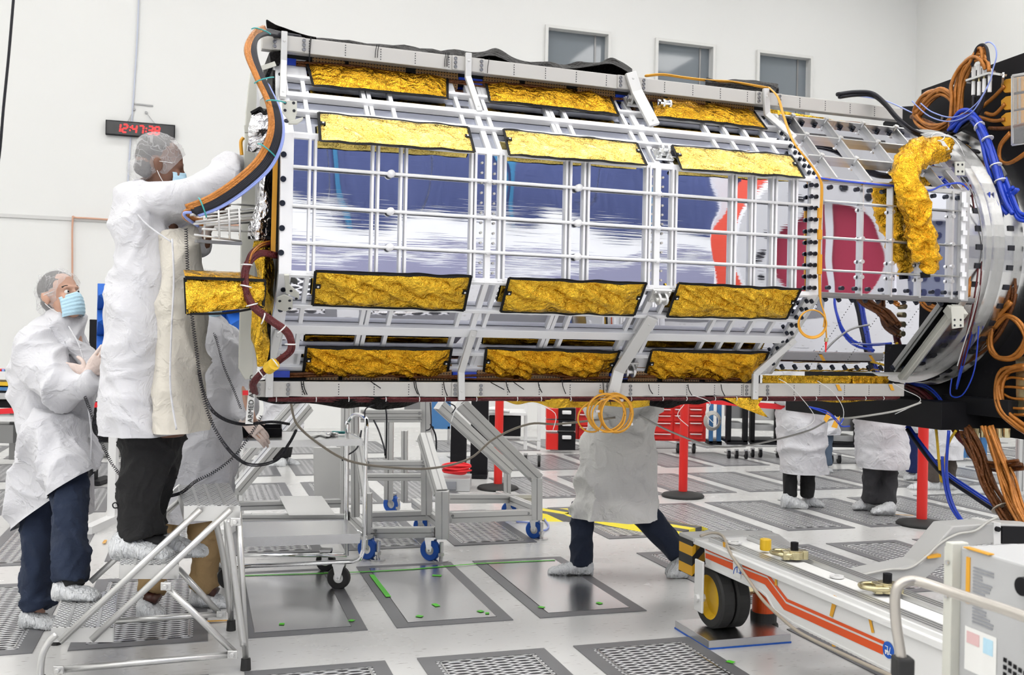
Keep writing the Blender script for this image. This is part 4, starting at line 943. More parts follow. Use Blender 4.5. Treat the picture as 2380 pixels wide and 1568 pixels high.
# lower right: amber loops and harness
bundle(g(.1)((2350, 700), (2310, 750), (2300, 800), (2320, 830), (2360, 830), (2385, 790), (2370, 750), (2340, 735), (2310, 760)), 3, .011, .012, 'kapton', T)
bundle(g(.08)((2352, 640), (2350, 700), (2310, 780), (2240, 835), (2160, 870), (2110, 880)), 4, .011, .02, 'kapton_dark', T)
bundle(g(.1)((2385, 850), (2340, 860), (2320, 900), (2330, 950), (2365, 985), (2400, 1010)), 6, .011, .02, 'kapton', T)
for yc in (850, 878, 900, 925, 945, 960): bundle(g(.08)((2330, 900+(yc-900)*.6), (2350, yc), (2382, yc+3)), 1, .008, .004, 'kapton', T)
mb = MB(); mb.prism([pp(x, y, .02) for x, y in ((2370, 830), (2392, 828), (2392, 968), (2372, 968))], -A*.03); mb.build('connector_panel', 'zinc', T)
bundle(g(.2)((2300, 450), (2298, 560), (2290, 660), (2262, 760), (2236, 850), (2222, 900)), 2, .005, .012, 'blue_cable', T)
bundle(g(.2)((2280, 760), (2270, 860), (2245, 920), (2215, 920), (2218, 880)), 1, .004, .01, 'blue_cable', T)
bundle([fp(2240, 430, -.02), fp(2250, 480, -.03), fp(2262, 560, -.04), fp(2255, 640, -.02), fp(2250, 690, .0)], 3, .006, .012, 'kapton', T)
bundle([fp(2250, 430, -.02), fp(2262, 500, -.03), fp(2275, 580, -.02), fp(2270, 680, .0), fp(2230, 850, -.2)], 2, .005, .015, 'maroon', T)
for ph_ in (0, 1.7): 
    mb = MB(); mb.tube([fp(x, y, .02) for x, y in ((2235, 410), (2262, 450), (2280, 520), (2285, 600), (2270, 700), (2240, 800), (2225, 850))], .0035, 5, 8); mb.build('cable', 'white_tie' if ph_ else 'black_cable', T)
# big amber bundle going down to the floor at the right
bundle(g(.18)((2240, 1000), (2265, 1060), (2310, 1080), (2370, 1075)), 8, .009, .03, 'kapton_dark', T)
bundle(g(.22)((2245, 1000), (2270, 1050), (2290, 1120), (2325, 1180), (2360, 1230), (2400, 1260)), 12, .009, .034, 'kapton_dark', T, seg=4)
bundle(g(.22)((2300, 1000), (2320, 1060), (2340, 1120), (2362, 1180), (2395, 1245)), 12, .009, .034, 'kapton', T, seg=4)
mb = MB()
for i in range(6): p = pp(2250+i*18, 995, .17); mb.cyl(p, p-V(0, 0, .05), .018, n=12)
each(mb, 'connector', 'zinc', T)
ties(g(.22)((2290, 1120), (2325, 1180), (2340, 1200)), .05, 'tan_wire', T, [4])
# blue hoses sweeping down to the right
for k, dy in enumerate((0, 6, 12)):
    mb = MB(); mb.tube(g(.16+.02*k)((2108, 985+dy), (2140, 1030+dy), (2190, 1090+dy), (2260, 1140+dy), (2330, 1185+dy), (2400, 1225+dy)), .012, 8); mb.build('hose', 'blue_cable' if k < 2 else 'black_cable', T, smooth=True)
for q in ([(2190, 1060), (2195, 1120), (2212, 1180), (2250, 1225), (2310, 1250), (2400, 1250)], [(2205, 1000), (2200, 1100), (2216, 1175), (2256, 1228), (2315, 1255), (2400, 1256)]):
    mb = MB(); mb.tube(g(.25)(*q), .009, 7); mb.build('hose', 'blue_cable', T, smooth=True)
mb = MB(); mb.tube(g(.2)((2222, 1000), (2205, 1030), (2195, 1080), (2190, 1118), (2185, 1100), (2178, 1020), (2174, 985)), .008, 6); mb.build('hose', 'yellow', T, smooth=True)
bundle(g(.14)((2110, 900), (2140, 915), (2180, 950), (2210, 990), (2235, 1025), (2260, 1040)), 6, .010, .02, 'maroon', T)
bundle(g(.14)((2105, 895), (2150, 900), (2190, 935), (2200, 980)), 3, .005, .015, 'blue_cable', T)
# cables of the instrument proper
def ct(pts, r, m, n=1, sp=0, name='cable', lab=None, seg=6):
    for k in range(n):
        o = V(rr.uniform(-1, 1), rr.uniform(-1, 1), rr.uniform(-1, 1))*sp
        mb = MB(); mb.tube([p+o for p in pts], r, 7, seg); mb.build(name, m, CR, smooth=True, label=lab)
LH = [(700, 88, -.33), (655, 80, -.30), (617, 73, -.2), (592, 88, -.05), (586, 128, .05), (607, 185, .12), (636, 250, .16), (641, 312, .18), (615, 375, .19), (560, 428, .2), (500, 468, .2), (445, 490, .2)]
def lh(dx, dy): return [fp(x+dx*(1 if y > 100 else .3), y+dy, w_) for x, y, w_ in LH]
for k in range(5): ct(lh(-3+3*k, k*2-2), .0095, 'black_cable')
for k in range(3): ct(lh(-14+4*k, -10+3*k)[2:], .0095, 'kapton')
ct(lh(14, 9)[5:], .005, 'light_blue_cable'); ct(lh(17, 12)[5:], .005, 'light_blue_cable')
ct([fp(445, 484, .2), fp(432, 492, .19), fp(430, 502, .16), fp(445, 512, .12), fp(470, 518, .08)], .010, 'kapton', 4, .01)
ct([fp(445, 492, .2), fp(428, 494, .2), fp(434, 506, .17), fp(460, 524, .1)], .006, 'light_blue_cable', 2, .004)
mb = MB()
for x, y, w_, d in ((605, 70, -.12, (1, .2)), (612, 185, .13, (1, -.4)), (638, 235, .16, (1, 0)), (618, 345, .19, (1, .7)), (470, 478, .2, (.4, 1))):
    dd = (A*d[0]-UZ*d[1]).normalized(); p = fp(x, y, w_+.015); mb.tube([p-dd*.035-NN*.02, p-dd*.02+NN*.01, p+dd*.02+NN*.01, p+dd*.045-NN*.01], .003, 5, 4)
each(mb, 'cable_tie', 'teal', CR)
MH = [(640, 595, -.05), (600, 590, .02), (574, 615, .06), (568, 660, .08), (586, 710, .1), (628, 745, .1), (668, 775, .1), (676, 810, .08), (650, 835, .04), (612, 862, -.05), (588, 890, -.15), (592, 912, -.25)]
for k in range(7): o = V(rr.uniform(-1, 1)*.012, rr.uniform(-1, 1)*.012, rr.uniform(-1, 1)*.012); ct([fp(x, y, w_)+o for x, y, w_ in MH], .0085, 'maroon')
ct([fp(x, y, w_) for x, y, w_ in ((640, 562, -.1), (610, 567, -.02), (583, 590, .04), (574, 630, .08), (576, 680, .1))], .008, 'maroon', 3, .008)
ct([fp(x, y, w_) for x, y, w_ in ((640, 562, -.1), (612, 569, .0), (590, 588, .05), (582, 610, .08))], .004, 'kapton', 2, .008)
mb = MB()
for x, y, w_, dx, dy in ((574, 615, .08, 1, 0), (572, 665, .1, 1, .2), (586, 708, .12, 1, -.3), (612, 740, .12, .3, -1), (655, 765, .12, .7, -.7), (676, 800, .1, 1, 0), (640, 843, .05, .6, .8), (606, 868, -.03, .6, .8)):
    p = fp(x, y, w_+.006); d = (A*dx-UZ*dy).normalized(); mb.tube([p-d*.022-NN*.01, p-d*.012+NN*.014, p+d*.012+NN*.014, p+d*.022-NN*.01], .003, 5, 3)
each(mb, 'cable_tie', 'white_tie', CR)
mb = MB(); mb.cyl(fp(637, 846, .06), fp(624, 856, .02), .026, n=14); mb.build('tape_band', 'yellow', CR)
# yellow cable down the joint frame and its hanging coil
YC = [(1788, 203, -.29), (1808, 225, -.2), (1822, 270, -.1), (1845, 330, .02), (1880, 375, .04), (1903, 410, .05), (1910, 440, .05), (1906, 520, .05), (1904, 600, .05), (1906, 690, .05)]
for k in range(3): ct([fp(x+k*2-2, y+k, w_) for x, y, w_ in YC], .0032, 'amber')
mb = MB()
for k in range(3): mb.tube([fp(1888+(31+k)*cos(t), 751+(31+k)*sin(t)+k, .06+.005*k) for t in [i*pi/8-1 for i in range(17)]], .0038, 6, 3)
mb.tube([fp(x, y, .06) for x, y in ((1905, 640), (1908, 700), (1918, 735), (1920, 765), (1921, 785))], .004, 6); mb.tube([fp(x, y, .06) for x, y in ((1905, 640), (1906, 695), (1916, 730), (1914, 760))], .004, 6)
co = mb.build('coiled_lead', 'amber', CR, smooth=True, label='yellow lead coiled and hanging on the joint frame')
mb = MB(); mb.cyl(fp(1921, 785, .06), fp(1920, 794, .06), .010); mb.build('plug', 'zinc', co); mb = MB(); mb.cyl(fp(1920, 794, .06), fp(1919, 818, .06), .006, .003); mb.build('plug_tip', 'bright_red', co)
mb = MB()
for y in (495, 545, 614): mb.box(fp(1905, y, .056), (.022, .012, .05 if y < 600 else .1), (A, NN, UZ))
each(mb, 'tape_band', 'amber', CR)
ct([fp(x, y, .03) for x, y in ((1895, 412), (1960, 420), (2040, 428), (2120, 436), (2160, 442), (2190, 430), (2230, 425), (2250, 440))], .0035, 'blue_cable', 2, .004)
# amber coils hanging below the bottom beam
mb = MB(); rc = random.Random(9)
for cx, cy_, rx, ry, n in ((1412, 962, 42, 42, 4), (1432, 960, 38, 44, 4)):
    for k in range(n):
        a_, e_ = rc.uniform(-4, 4), rc.uniform(-4, 4); mb.tube([fp(cx+a_+(rx+e_)*cos(t), cy_+a_+(ry+e_)*sin(t), -.25+.02*k) for t in [i*pi/8 for i in range(17)]], .0042, 6, 3)
mb.tube([fp(x, y, -.25) for x, y in ((1400, 925), (1370, 935), (1348, 955), (1344, 980), (1360, 1000), (1385, 1002), (1398, 985), (1392, 960), (1402, 930))], .0045, 6)
cl2 = mb.build('coiled_lead', 'amber', CR, smooth=True, label='amber leads coiled in loops under the bottom beam')
mb = MB()
for x, y in ((1402, 928), (1395, 1000), (1430, 1003), (1465, 985), (1388, 955), (1443, 930)): mb.box(fp(x, y, -.235), (.02, .02, .012), (A, NN, UZ))
mb.build('cable_tie', 'white_tie', cl2)
# black thick cable over the top beam on the right
ct([fp(x, y, w_) for x, y, w_ in ((1950, 224, -.3), (1990, 219, -.3), (2030, 222, -.28), (2060, 245, -.22), (2090, 280, -.15), (2125, 308, -.12), (2160, 320, -.15), (2200, 318, -.3))], .011, 'black_cable', 4, .012)
mb = MB()
for k in range(5): mb.tube([fp(x+k*3, y+k*2, -.02) for x, y in ((2140, 312), (2180, 308), (2210, 318), (2230, 335+k*5))], .002, 5)
mb.tube([fp(2180+15*cos(t), 318+9*sin(t), -.02) for t in [i*pi/6 for i in range(13)]], .003, 5, 3)
each(mb, 'white_lead', 'white_tie', CR, smooth=True)
mb = MB(); mb.prism([fp(x, y, -.02) for x, y in ((2183, 328), (2193, 327), (2208, 347), (2200, 349))], NN*.001); mb.build('paper_tag', 'paper', CR)
ct([fp(x, y, w_) for x, y, w_ in ((1500, 176, -.36), (1540, 173, -.36), (1590, 180, -.36), (1650, 187, -.36), (1700, 190, -.36), (1790, 205, -.3))], .004, 'amber', 3, .004)
# fine dangling wires below the beam
def wires(lst, r, m, lab=None):
    for q, w_ in lst:
        mb = MB(); mb.tube([fp(x, y, w_) for x, y in q], r, 5, 5); mb.build('loose_wire', m, CR, smooth=True)
wires([([(1610, 918), (1650, 935), (1640, 960), (1660, 985)], -.28), ([(1810, 880), (1840, 900), (1890, 960), (1885, 985), (1850, 1000)], -.28), ([(1900, 885), (1935, 910), (1960, 950), (1955, 985), (1940, 965)], -.28), ([(1080, 935), (1060, 950), (1048, 980)], -.3), ([(1240, 935), (1290, 960), (1285, 1000)], -.3), ([(2075, 890), (2100, 905), (2140, 930), (2080, 962)], -.25), ([(1590, 940), (1575, 965), (1600, 990)], -.28)], .002, 'white_tie')
wires([([(1000, 935), (1002, 990), (990, 1000)], -.3), ([(870, 940), (850, 950), (848, 970)], -.3), ([(1040, 935), (1058, 945), (1050, 960)], -.3)], .003, 'black_cable')
wires([([(1880, 945), (1920, 955), (1945, 975), (1955, 990), (1975, 990)], -.1), ([(1885, 947), (1930, 965), (1950, 985), (1960, 972)], -.1)], .004, 'blue_cable')
mb = MB(); mb.prism([fp(x, y, -.1) for x, y in ((1922, 957), (1933, 964), (1920, 982), (1914, 974))], NN*.002); mb.prism([fp(x, y, -.1) for x, y in ((1940, 975), (1952, 966), (1945, 995), (1932, 992))], NN*.002); each(mb, 'paper_tag', 'kapton_tape', CR)
# wire rack on the left that carries the harness
mb = MB()
for (x0, y0, x1, y1, w0, w1) in ((440, 500, 590, 484, .16, -.1), (452, 507, 588, 493, .08, -.15), (455, 515, 590, 500, .16, -.08), (470, 524, 590, 516, .05, -.15), (470, 532, 585, 538, .16, -.1), (452, 545, 560, 560, .16, .0), (520, 472, 592, 478, -.1, -.2), (450, 520, 588, 510, .16, 0)):
    mb.cyl(fp(x0, y0, w0), fp(x1, y1, w1), .0045, n=8)
for x in (474, 508, 532, 556): 
    for w_ in (.1, -.08): mb.cyl(fp(x, 484, w_), fp(x+2, 556, w_), .004, n=8)
    mb.cyl(fp(x, 500, .1), fp(x, 500, -.08), .004, n=8); mb.cyl(fp(x, 545, .1), fp(x, 545, -.08), .004, n=8)
mb.build('cable_rack', 'alu', CR, smooth=True, label='grey wire rack carrying the harness past the open end')
mb = MB(); mb.bar(fp(455, 560, .05), fp(560, 566, .0), .03, .012); mb.build('cable_rack_tray', 'steel_dark', CR)
# ================================================================ THINGS SEEN ONLY AS REFLECTIONS IN THE FRONT PANELS
def refl(p): return p-NN*2*((p-P0).dot(NN))
vc = at(1930, 592, 8.6); fc = refl(vc); vn = (CAM-vc).normalized(); fn_ = (vn-NN*2*vn.dot(NN)).normalized()
m1 = 8.6/F*1.03
FD = thing('flanged_drum', 'white round flange with purple red centre and orange rim, reflected in the right panels', 'flange', fc)
mb = MB(); mb.lathe(fc, fn_, [(118*m1, 0), (118*m1, .06), (200*m1, .06), (212*m1, .0), (212*m1, -.3), (118*m1, -.3)], 64, True); mb.build('flange', 'white_paint', FD)
mb = MB(); mb.cyl(fc-fn_*.06, fc-fn_*.03, 119*m1, n=48); mb.build('centre_disc', 'pinkred', FD)
rv = refl(vc+V(1, 0, 0))-fc; rv = (rv-fn_*rv.dot(fn_)).normalized(); uv_ = UZ-fn_*UZ.dot(fn_); uv_.normalize()
mb = MB(); rg = []
for i in range(25):
    t = radians(70+145*i/24); d = rv*cos(t)+uv_*sin(t); rg.append([fc+d*r*m1+fn_*h for r, h in ((214, -.2), (214, -.14), (274, -.28), (274, -.34))])
mb.loft(rg); mb.build('outer_rim', 'orange_red', FD)
def rpanel(name, lab, x0, x1, y0, y1, Yv, m, dots=False):
    c = [refl(at(x, y, Yv)) for x, y in ((x0, y0), (x1, y0), (x1, y1), (x0, y1))]; n_ = (c[1]-c[0]).cross(c[3]-c[0]).normalized()
    if n_.dot(fn_) > 0: n_ = -n_
    t = thing(name, lab, 'panel', V(c[2].x, c[2].y, 0)); mb = MB(); mb.prism(c, n_*.05); mb.build('panel', m, t)
    mb = MB()
    for p, q in ((c[0], c[1]), (c[1], c[2]), (c[0], c[3])): mb.bar(p-n_*.02, q-n_*.02, .09, .05, n_)
    mb.build('frame_bar', 'white_metal', t)
    for e in (c[2], c[3]): mb = MB(); mb.bar(V(e.x, e.y, 0)+n_*.03, e+n_*.03, .06, .06); mb.build('leg', 'white_metal', t)
    if dots:
        mb = MB()
        for i in range(7):
            for j in range(8): p = c[0]+(c[1]-c[0])*(i+.5)/7+(c[3]-c[0])*(j+.5)/8; mb.cyl(p-n_*.001, p-n_*.006, .028, n=12)
        mb.build('hole_row', 'navy_wall', t)
rpanel('perforated_panel', 'slate blue perforated panel reflected at the right end of the mirrored face', 2095, 2330, 500, 760, 7.5, 'slate', True)
rpanel('dark_screen', 'dark navy screen reflected above the orange rim in the mirrored face', 1668, 1872, 300, 520, 9.6, 'navy_wall')
X_, U_, D_ = frame(fn_); mb = MB()
for i in range(18): t = 2*pi*i/18; p = fc+fn_*.061+(X_*cos(t)+U_*sin(t))*150*m1; mb.cyl(p, p+fn_*.004, .035, n=14)
mb.build('bolt_hole_row', 'hole', FD)
mb = MB(); mb.bar(fc+U_*118*m1-fn_*.02, fc-U_*118*m1-fn_*.02, .07, .02, fn_); mb.build('cross_bar', 'white_metal', FD)
mb = MB(); mb.bar(fc-fn_*.3-V(0, 0, .5), V(fc.x, fc.y, 0)-fn_*.3, .5, .4); mb.bar(V(fc.x, fc.y, .1)-fn_*.8, V(fc.x, fc.y, .1)+fn_*.2, .9, .2); mb.build('pedestal', 'white_paint', FD)
# ================================================================ PEOPLE
def head_mb(mb, c, f, u, s=1.0):
    f = f.normalized(); r = f.cross(u).normalized(); u = r.cross(f).normalized(); ax = (f, r, u)
    P = lambda a, b, d: c+f*a*s+r*b*s+u*d*s
    mb.ell(P(-.005, 0, .03), (.1*s, .077*s, .095*s), ax, 20); mb.ell(P(.03, 0, -.035), (.066*s, .06*s, .082*s), ax, 18)
    mb.ell(P(.068, 0, -.098), (.028*s, .03*s, .022*s), ax); mb.ell(P(.045, 0, -.085), (.04*s, .052*s, .03*s), ax)
    mb.ell(P(.082, 0, .028), (.018*s, .05*s, .012*s), ax); mb.ell(P(.07, .035, -.02), (.025*s, .024*s, .024*s), ax); mb.ell(P(.07, -.035, -.02), (.025*s, .024*s, .024*s), ax)
    mb.limb([(P(.088, 0, .022), .010*s, .010*s), (P(.103, 0, -.005), .011*s, .011*s), (P(.113, 0, -.03), .015*s, .013*s), (P(.1, 0, -.042), .014*s, .01*s)], 10, 3, r)
    mb.ell(P(.09, 0, -.066), (.014*s, .024*s, .007*s), ax); mb.ell(P(.087, 0, -.079), (.014*s, .02*s, .008*s), ax)
    for k in (-1, 1):
        mb.ell(P(-.008, .078*k, -.008), (.018*s, .011*s, .032*s), ax); mb.ell(P(-.02, .086*k, .004), (.016*s, .008*s, .024*s), ax)
    return P, ax
def eyes(par, P, ax, s=1.0):
    for k in (-1, 1):
        mb = MB(); mb.ell(P(.081, .031*k, .006), (.0125*s,)*3, ax, 12); e = mb.build('eye', 'eye_white', par, smooth=True)
        mb = MB(); mb.ell(P(.0905, .031*k, .007), (.0056*s,)*3, ax, 10); mb.build('iris', 'black', e, smooth=True)
def hair_net(par, P, ax, s, m_hair='hair', puff=True):
    f, r, u = ax; mb = MB(); mb.ell(P(-.018, 0, .042), (.097*s, .081*s, .092*s), ax, 20); mb.ell(P(-.05, 0, -.02), (.055*s, .068*s, .05*s), ax, 16)
    blob('hair', m_hair, par, mb, .008, 3, .006, 14, cuts=[(P(.078, 0, .07), f*.9-u*.45)])
    mb = MB(); mb.ell(P(-.012, 0, .042), (.116*s, .093*s, .104*s), ax, 24); mb.ell(P(-.07, 0, -.03), (.06*s, .075*s, .06*s), ax, 18)
    blob('hair_net', 'hair_net', par, mb, .010, 3, .012, 10, (1, 1, 1), 'translucent white bouffant cap', 0, [(P(.082, 0, .055), f*.85-u*.5)])
def hand_mb(mb, w, d, pn, curl=.5, s=1.0, thumb=1):
    """w wrist, d towards the fingers, pn palm normal"""
    d = d.normalized(); x = d.cross(pn).normalized(); pn = x.cross(d).normalized()
    mb.limb([(w-d*.03*s, .026*s, .02*s), (w+d*.01*s, .028*s, .018*s), (w+d*.05*s, .038*s, .015*s), (w+d*.088*s, .038*s, .013*s)], 14, 3, pn)
    for i, (o, L, b) in enumerate(((-.029, .036, 0), (-.0098, .042, .0), (.0098, .039, .0), (.028, .030, -.006))):
        p = w+d*(.085+b)*s+x*o*s; a = curl*(.5+.12*i); pts = [(p-d*.01, .0088*s)]
        dd = d.copy()
        for k, l in enumerate((1, .72, .55)):
            an = a*(.6+.5*k); dd = (dd*cos(an)+pn*sin(an)*1.0).normalized(); p = p+dd*L*l*s; pts.append((p, (.0083-.0007*k)*s))
        mb.tube([q[0] for q in pts], lambda t, s=s: (.009-.0018*t)*s, 8, 3)
    t0 = w+d*.02*s+x*(-.026*thumb)*s; mb.tube([t0, t0+(d*.5-x*thumb*.8+pn*.3).normalized()*.035*s, t0+(d*.5-x*thumb*.8+pn*.3).normalized()*.035*s+(d*.8-x*thumb*.4+pn*.4).normalized()*.035*s], lambda t, s=s: (.0115-.003*t)*s, 8, 4)
def shoe(name_par, x0, x1, yt, yb, Y, toe=1, depth=.055, name='shoe_cover', m='shoe_cover', turn=0):
    """slipper shaped bag: x0..x1 pixel extent, toe=+1 points right"""
    k = Y/F; L = (x1-x0)*k; hh = (yb-yt)*k; a = at(x0 if toe > 0 else x1, yb, Y); d = V(toe, 0, 0); d = Matrix.Rotation(turn, 3, 'Z') @ d
    mb = MB(); sd = d.cross(UZ)
    pts = [(.0, .40, .55), (.12, .5, .9), (.35, .48, 1.0), (.6, .36, 1.1), (.85, .26, 1.05), (1.0, .14, .6)]
    rings = []
    for t, h, wd in spline([V(*q) for q in pts], 3):
        c = a+d*L*t+UZ*hh*h*.98
        rings.append([c+sd*cos(2*pi*j/18)*depth*wd+UZ*sin(2*pi*j/18)*hh*h for j in range(18)])
    mb.loft(rings)
    return blob(name, m, name_par, mb, .009, 3, .008, 13, (2.2, 2.2, .5))
def px_limb(mb, L, n=22, k=5):
    """L: (px, py, Y, half width in px, half depth in m)"""
    return mb.limb([(at(x, y, Y), w_*Y/F, d) for x, y, Y, w_, d in L], n, k)
# ---- person 1: watching with crossed arms
p1 = thing('person', 'person in white coat, blue mask and jeans, arms crossed, one foot on the ladder', 'person', gnd(90, 1456))
mb = MB(); hc = at(141, 690, 5.12); hf = V(.86, -.40, .22); s1 = 1.03
Pn, axn = head_mb(mb, hc, hf, V(-.2, .05, 1), s1)
mb.limb([(at(140, 720, 5.14), .055, .055), (at(146, 755, 5.14), .058, .06), (at(146, 790, 5.15), .10, .08), (at(130, 900, 5.16), .13, .10), (at(122, 1050, 5.18), .13, .12)], 16, 4)
for L in ([(170, 1080, 4.95, 20, .06), (172, 1180, 4.8, 18, .06), (160, 1290, 4.68, 14, .05), (160, 1375, 4.62, 14, .04)], [(95, 1080, 5.15, 24, .07), (92, 1250, 5.08, 18, .06), (88, 1380, 5.02, 14, .05), (90, 1440, 5.02, 14, .04)], [(95, 820, 5.05, 16, .05), (140, 905, 4.95, 15, .04), (210, 880, 4.93, 12, .035)]): px_limb(mb, L, 12)
hand_mb(mb, at(206, 868, 4.90), V(.5, .1, .75), V(-.3, 1, .2), .35, .98); hand_mb(mb, at(205, 868, 4.96), V(-.9, -.2, .15), V(0, 1, 0), .5, .98)
blob('body', 'skin', p1, mb, .0065, 3)
mb = MB(); hand_mb(mb, at(206, 868, 4.90), V(.5, .1, .75), V(-.3, 1, .2), .35, 1.06); blob('glove', 'glove', p1, mb, .0035, 2)
mb = MB(); hand_mb(mb, at(205, 868, 4.96), V(-.9, -.2, .15), V(0, 1, 0), .5, 1.06); blob('glove', 'glove', p1, mb, .0035, 2)
eyes(p1, Pn, axn, s1); hair_net(p1, Pn, axn, s1)
for k in (-1, 1):
    mb = MB(); mb.tube([Pn(.088, .014*k, .033), Pn(.086, .032*k, .037), Pn(.074, .05*k, .032)], .004, 6); mb.build('eyebrow', 'hair', p1, smooth=True)
def mask(par, P, ax, s):
    f, r, u = ax; mb = MB()
    def fn(a, b):
        ang = (a-.5)*2.5; rad = .079-.006*abs(b-.5)+.0009*sin(b*38)
        bulge = .036*cos(ang*.8)*(1-(2*b-1)**4*.5)
        return P(.022+cos(ang)*(rad)+bulge*.75, sin(ang)*rad*.86, -.016-.098*b+.018*(1-abs(2*a-1))*(1-b))
    mb.sheet(fn, 24, 60); o = mb.build('face_mask', 'mask', par, smooth=True, thick=.002, label='pale blue pleated face mask')
    for k in (-1, 1):
        for b, e in ((.02, .01), (-.09, -.03)):
            m2 = MB(); m2.tube([P(.045, .070*k, b), P(.012, .084*k, (b+e)/2), P(-.012, .09*k, e)], .0016, 5, 3); m2.build('ear_loop', 'white_tie', o)
mask(p1, Pn, axn, s1)
mb = MB()
px_limb(mb, [(152, 738, 5.13, 24, .07), (146, 762, 5.14, 38, .09), (132, 800, 5.15, 66, .13), (128, 860, 5.16, 82, .15), (126, 950, 5.17, 80, .17), (128, 1040, 5.15, 84, .19), (125, 1100, 5.14, 80, .2), (114, 1160, 5.12, 74, .19), (118, 1230, 5.18, 60, .18)])
px_limb(mb, [(110, 1000, 5.05, 60, .15), (150, 1060, 4.95, 58, .15), (168, 1112, 4.87, 44, .13), (172, 1150, 4.85, 40, .12)])
px_limb(mb, [(86, 795, 5.06, 34, .10), (104, 850, 4.98, 42, .1), (135, 893, 4.93, 42, .09), (180, 900, 4.9, 30, .07), (222, 888, 4.9, 18, .05)])
px_limb(mb, [(188, 806, 5.12, 20, .09), (218, 850, 5.08, 21, .08), (230, 878, 5.0, 21, .07), (205, 882, 4.93, 20, .05), (196, 874, 4.92, 16, .04)])
px_limb(mb, [(190, 900, 4.9, 20, .05), (218, 880, 4.88, 22, .05)])
hA, hB = at(66, 1208, 5.1), at(208, 1112, 5.1); hn = V(hB.z-hA.z, 0, -(hB.x-hA.x)).normalized()
c1 = blob('coat', 'coat', p1, mb, .011, 3, .06, 2.6, (1, 1, .6), None, .016, [(hA, hn)])
mb = MB(); mb.tube([at(160, 758, 5.03), at(190, 820, 4.98), at(203, 930, 4.93), at(212, 1000, 4.92), at(211, 1060, 4.93), at(205, 1100, 4.88)], .004, 6); mb.build('zip_placket', 'coat', c1, smooth=True)
mb = MB(); px_limb(mb, [(203, 1110, 5.1, 5, .08), (204, 1195, 5.1, 5, .08)]); mb.build('coat_tail', 'coat', c1)
mb = MB(); px_limb(mb, [(152, 735, 5.12, 30, .075), (150, 760, 5.13, 34, .085)]); mb.build('collar', 'coat', c1, smooth=True)
mb = MB(); px_limb(mb, [(160, 1085, 4.97, 30, .08), (166, 1120, 4.86, 36, .09), (162, 1210, 4.72, 38, .09), (166, 1290, 4.65, 36, .085), (164, 1348, 4.62, 35, .08)]); px_limb(mb, [(102, 1080, 5.12, 42, .12), (95, 1200, 5.1, 37, .1), (88, 1300, 5.05, 35, .09), (84, 1375, 5.03, 32, .085), (92, 1414, 5.02, 36, .09)])
blob('jeans', 'denim', p1, mb, .011, 3, .02, 6, (1, 1, .7), None, .008)
shoe(p1, 124, 228, 1345, 1394, 4.6, 1, .06); shoe(p1, 48, 140, 1414, 1460, 4.99, 1, .06)
mb = MB(); px_limb(mb, [(165, 1335, 4.62, 24, .045), (172, 1362, 4.6, 24, .05)]); mb.build('shoe', 'black_matte', p1, smooth=True)
# ---- person 2: standing on the ladder, reaching into the instrument
p2 = thing('person', 'person in long white coat and black trousers standing on the ladder, reaching up', 'person', gnd(340, 1300, .5))
mb = MB(); hc = at(370, 386, 4.47); hf = V(.86, .42, -.18)
Pn, axn = head_mb(mb, hc, hf, V(.12, 0, 1), 1.02)
mb.limb([(at(356, 420, 4.5), .055, .055), (at(348, 455, 4.5), .07, .07), (at(348, 500, 4.5), .13, .11), (at(352, 700, 4.5), .15, .13), (at(352, 950, 4.5), .15, .14), (at(350, 1010, 4.5), .15, .14)], 16, 4)
px_limb(mb, [(330, 1000, 4.45, 24, .08), (325, 1150, 4.45, 20, .06), (325, 1270, 4.45, 18, .05)], 12); px_limb(mb, [(375, 1000, 4.6, 24, .08), (350, 1150, 4.6, 20, .06), (350, 1240, 4.6, 18, .05)], 12)
px_limb(mb, [(340, 470, 4.45, 20, .05), (470, 430, 4.35, 18, .05), (560, 384, 4.5, 14, .035)], 12); px_limb(mb, [(400, 500, 4.6, 20, .05), (465, 575, 4.58, 18, .05), (478, 545, 4.55, 13, .035)], 12)
hand_mb(mb, at(562, 382, 4.5), V(.9, .3, .15), V(.1, .2, -1), .5, 1.0); hand_mb(mb, at(480, 540, 4.55), V(.3, .3, 1), V(1, 0, 0), .6, 1.0)
blob('body', 'skin_dark', p2, mb, .0075, 3)
mb = MB(); hand_mb(mb, at(562, 382, 4.5), V(.9, .3, .15), V(.1, .2, -1), .5, 1.06); blob('glove', 'glove', p2, mb, .0035, 2)
mb = MB(); hand_mb(mb, at(480, 540, 4.55), V(.3, .3, 1), V(1, 0, 0), .6, 1.06); blob('glove', 'glove', p2, mb, .0035, 2)
hair_net(p2, Pn, axn, .96)
mask(p2, Pn, axn, 1)
mb = MB()
px_limb(mb, [(346, 436, 4.52, 30, .08), (344, 458, 4.52, 50, .11), (344, 490, 4.5, 62, .15), (348, 560, 4.5, 66, .18), (346, 650, 4.5, 68, .2), (344, 760, 4.5, 71, .21), (342, 880, 4.5, 74, .22), (340, 1060, 4.5, 78, .23)])
px_limb(mb, [(325, 482, 4.52, 40, .12), (395, 472, 4.45, 46, .12), (455, 445, 4.4, 38, .1), (515, 412, 4.4, 29, .08), (562, 387, 4.5, 19, .055)])
px_limb(mb, [(400, 500, 4.6, 46, .1), (450, 545, 4.6, 34, .09), (468, 580, 4.58, 24, .07), (476, 548, 4.55, 18, .05)])
c2 = blob('coat', 'coat', p2, mb, .012, 3, .055, 2.3, (1, 1, .4), None, .014, [(at(328, 1005, 4.5), -UZ)])
mb = MB(); px_limb(mb, [(400, 540, 4.48, 40, .13), (420, 600, 4.48, 42, .16), (425, 730, 4.48, 42, .18), (424, 870, 4.48, 44, .19), (422, 1060, 4.48, 46, .2)])
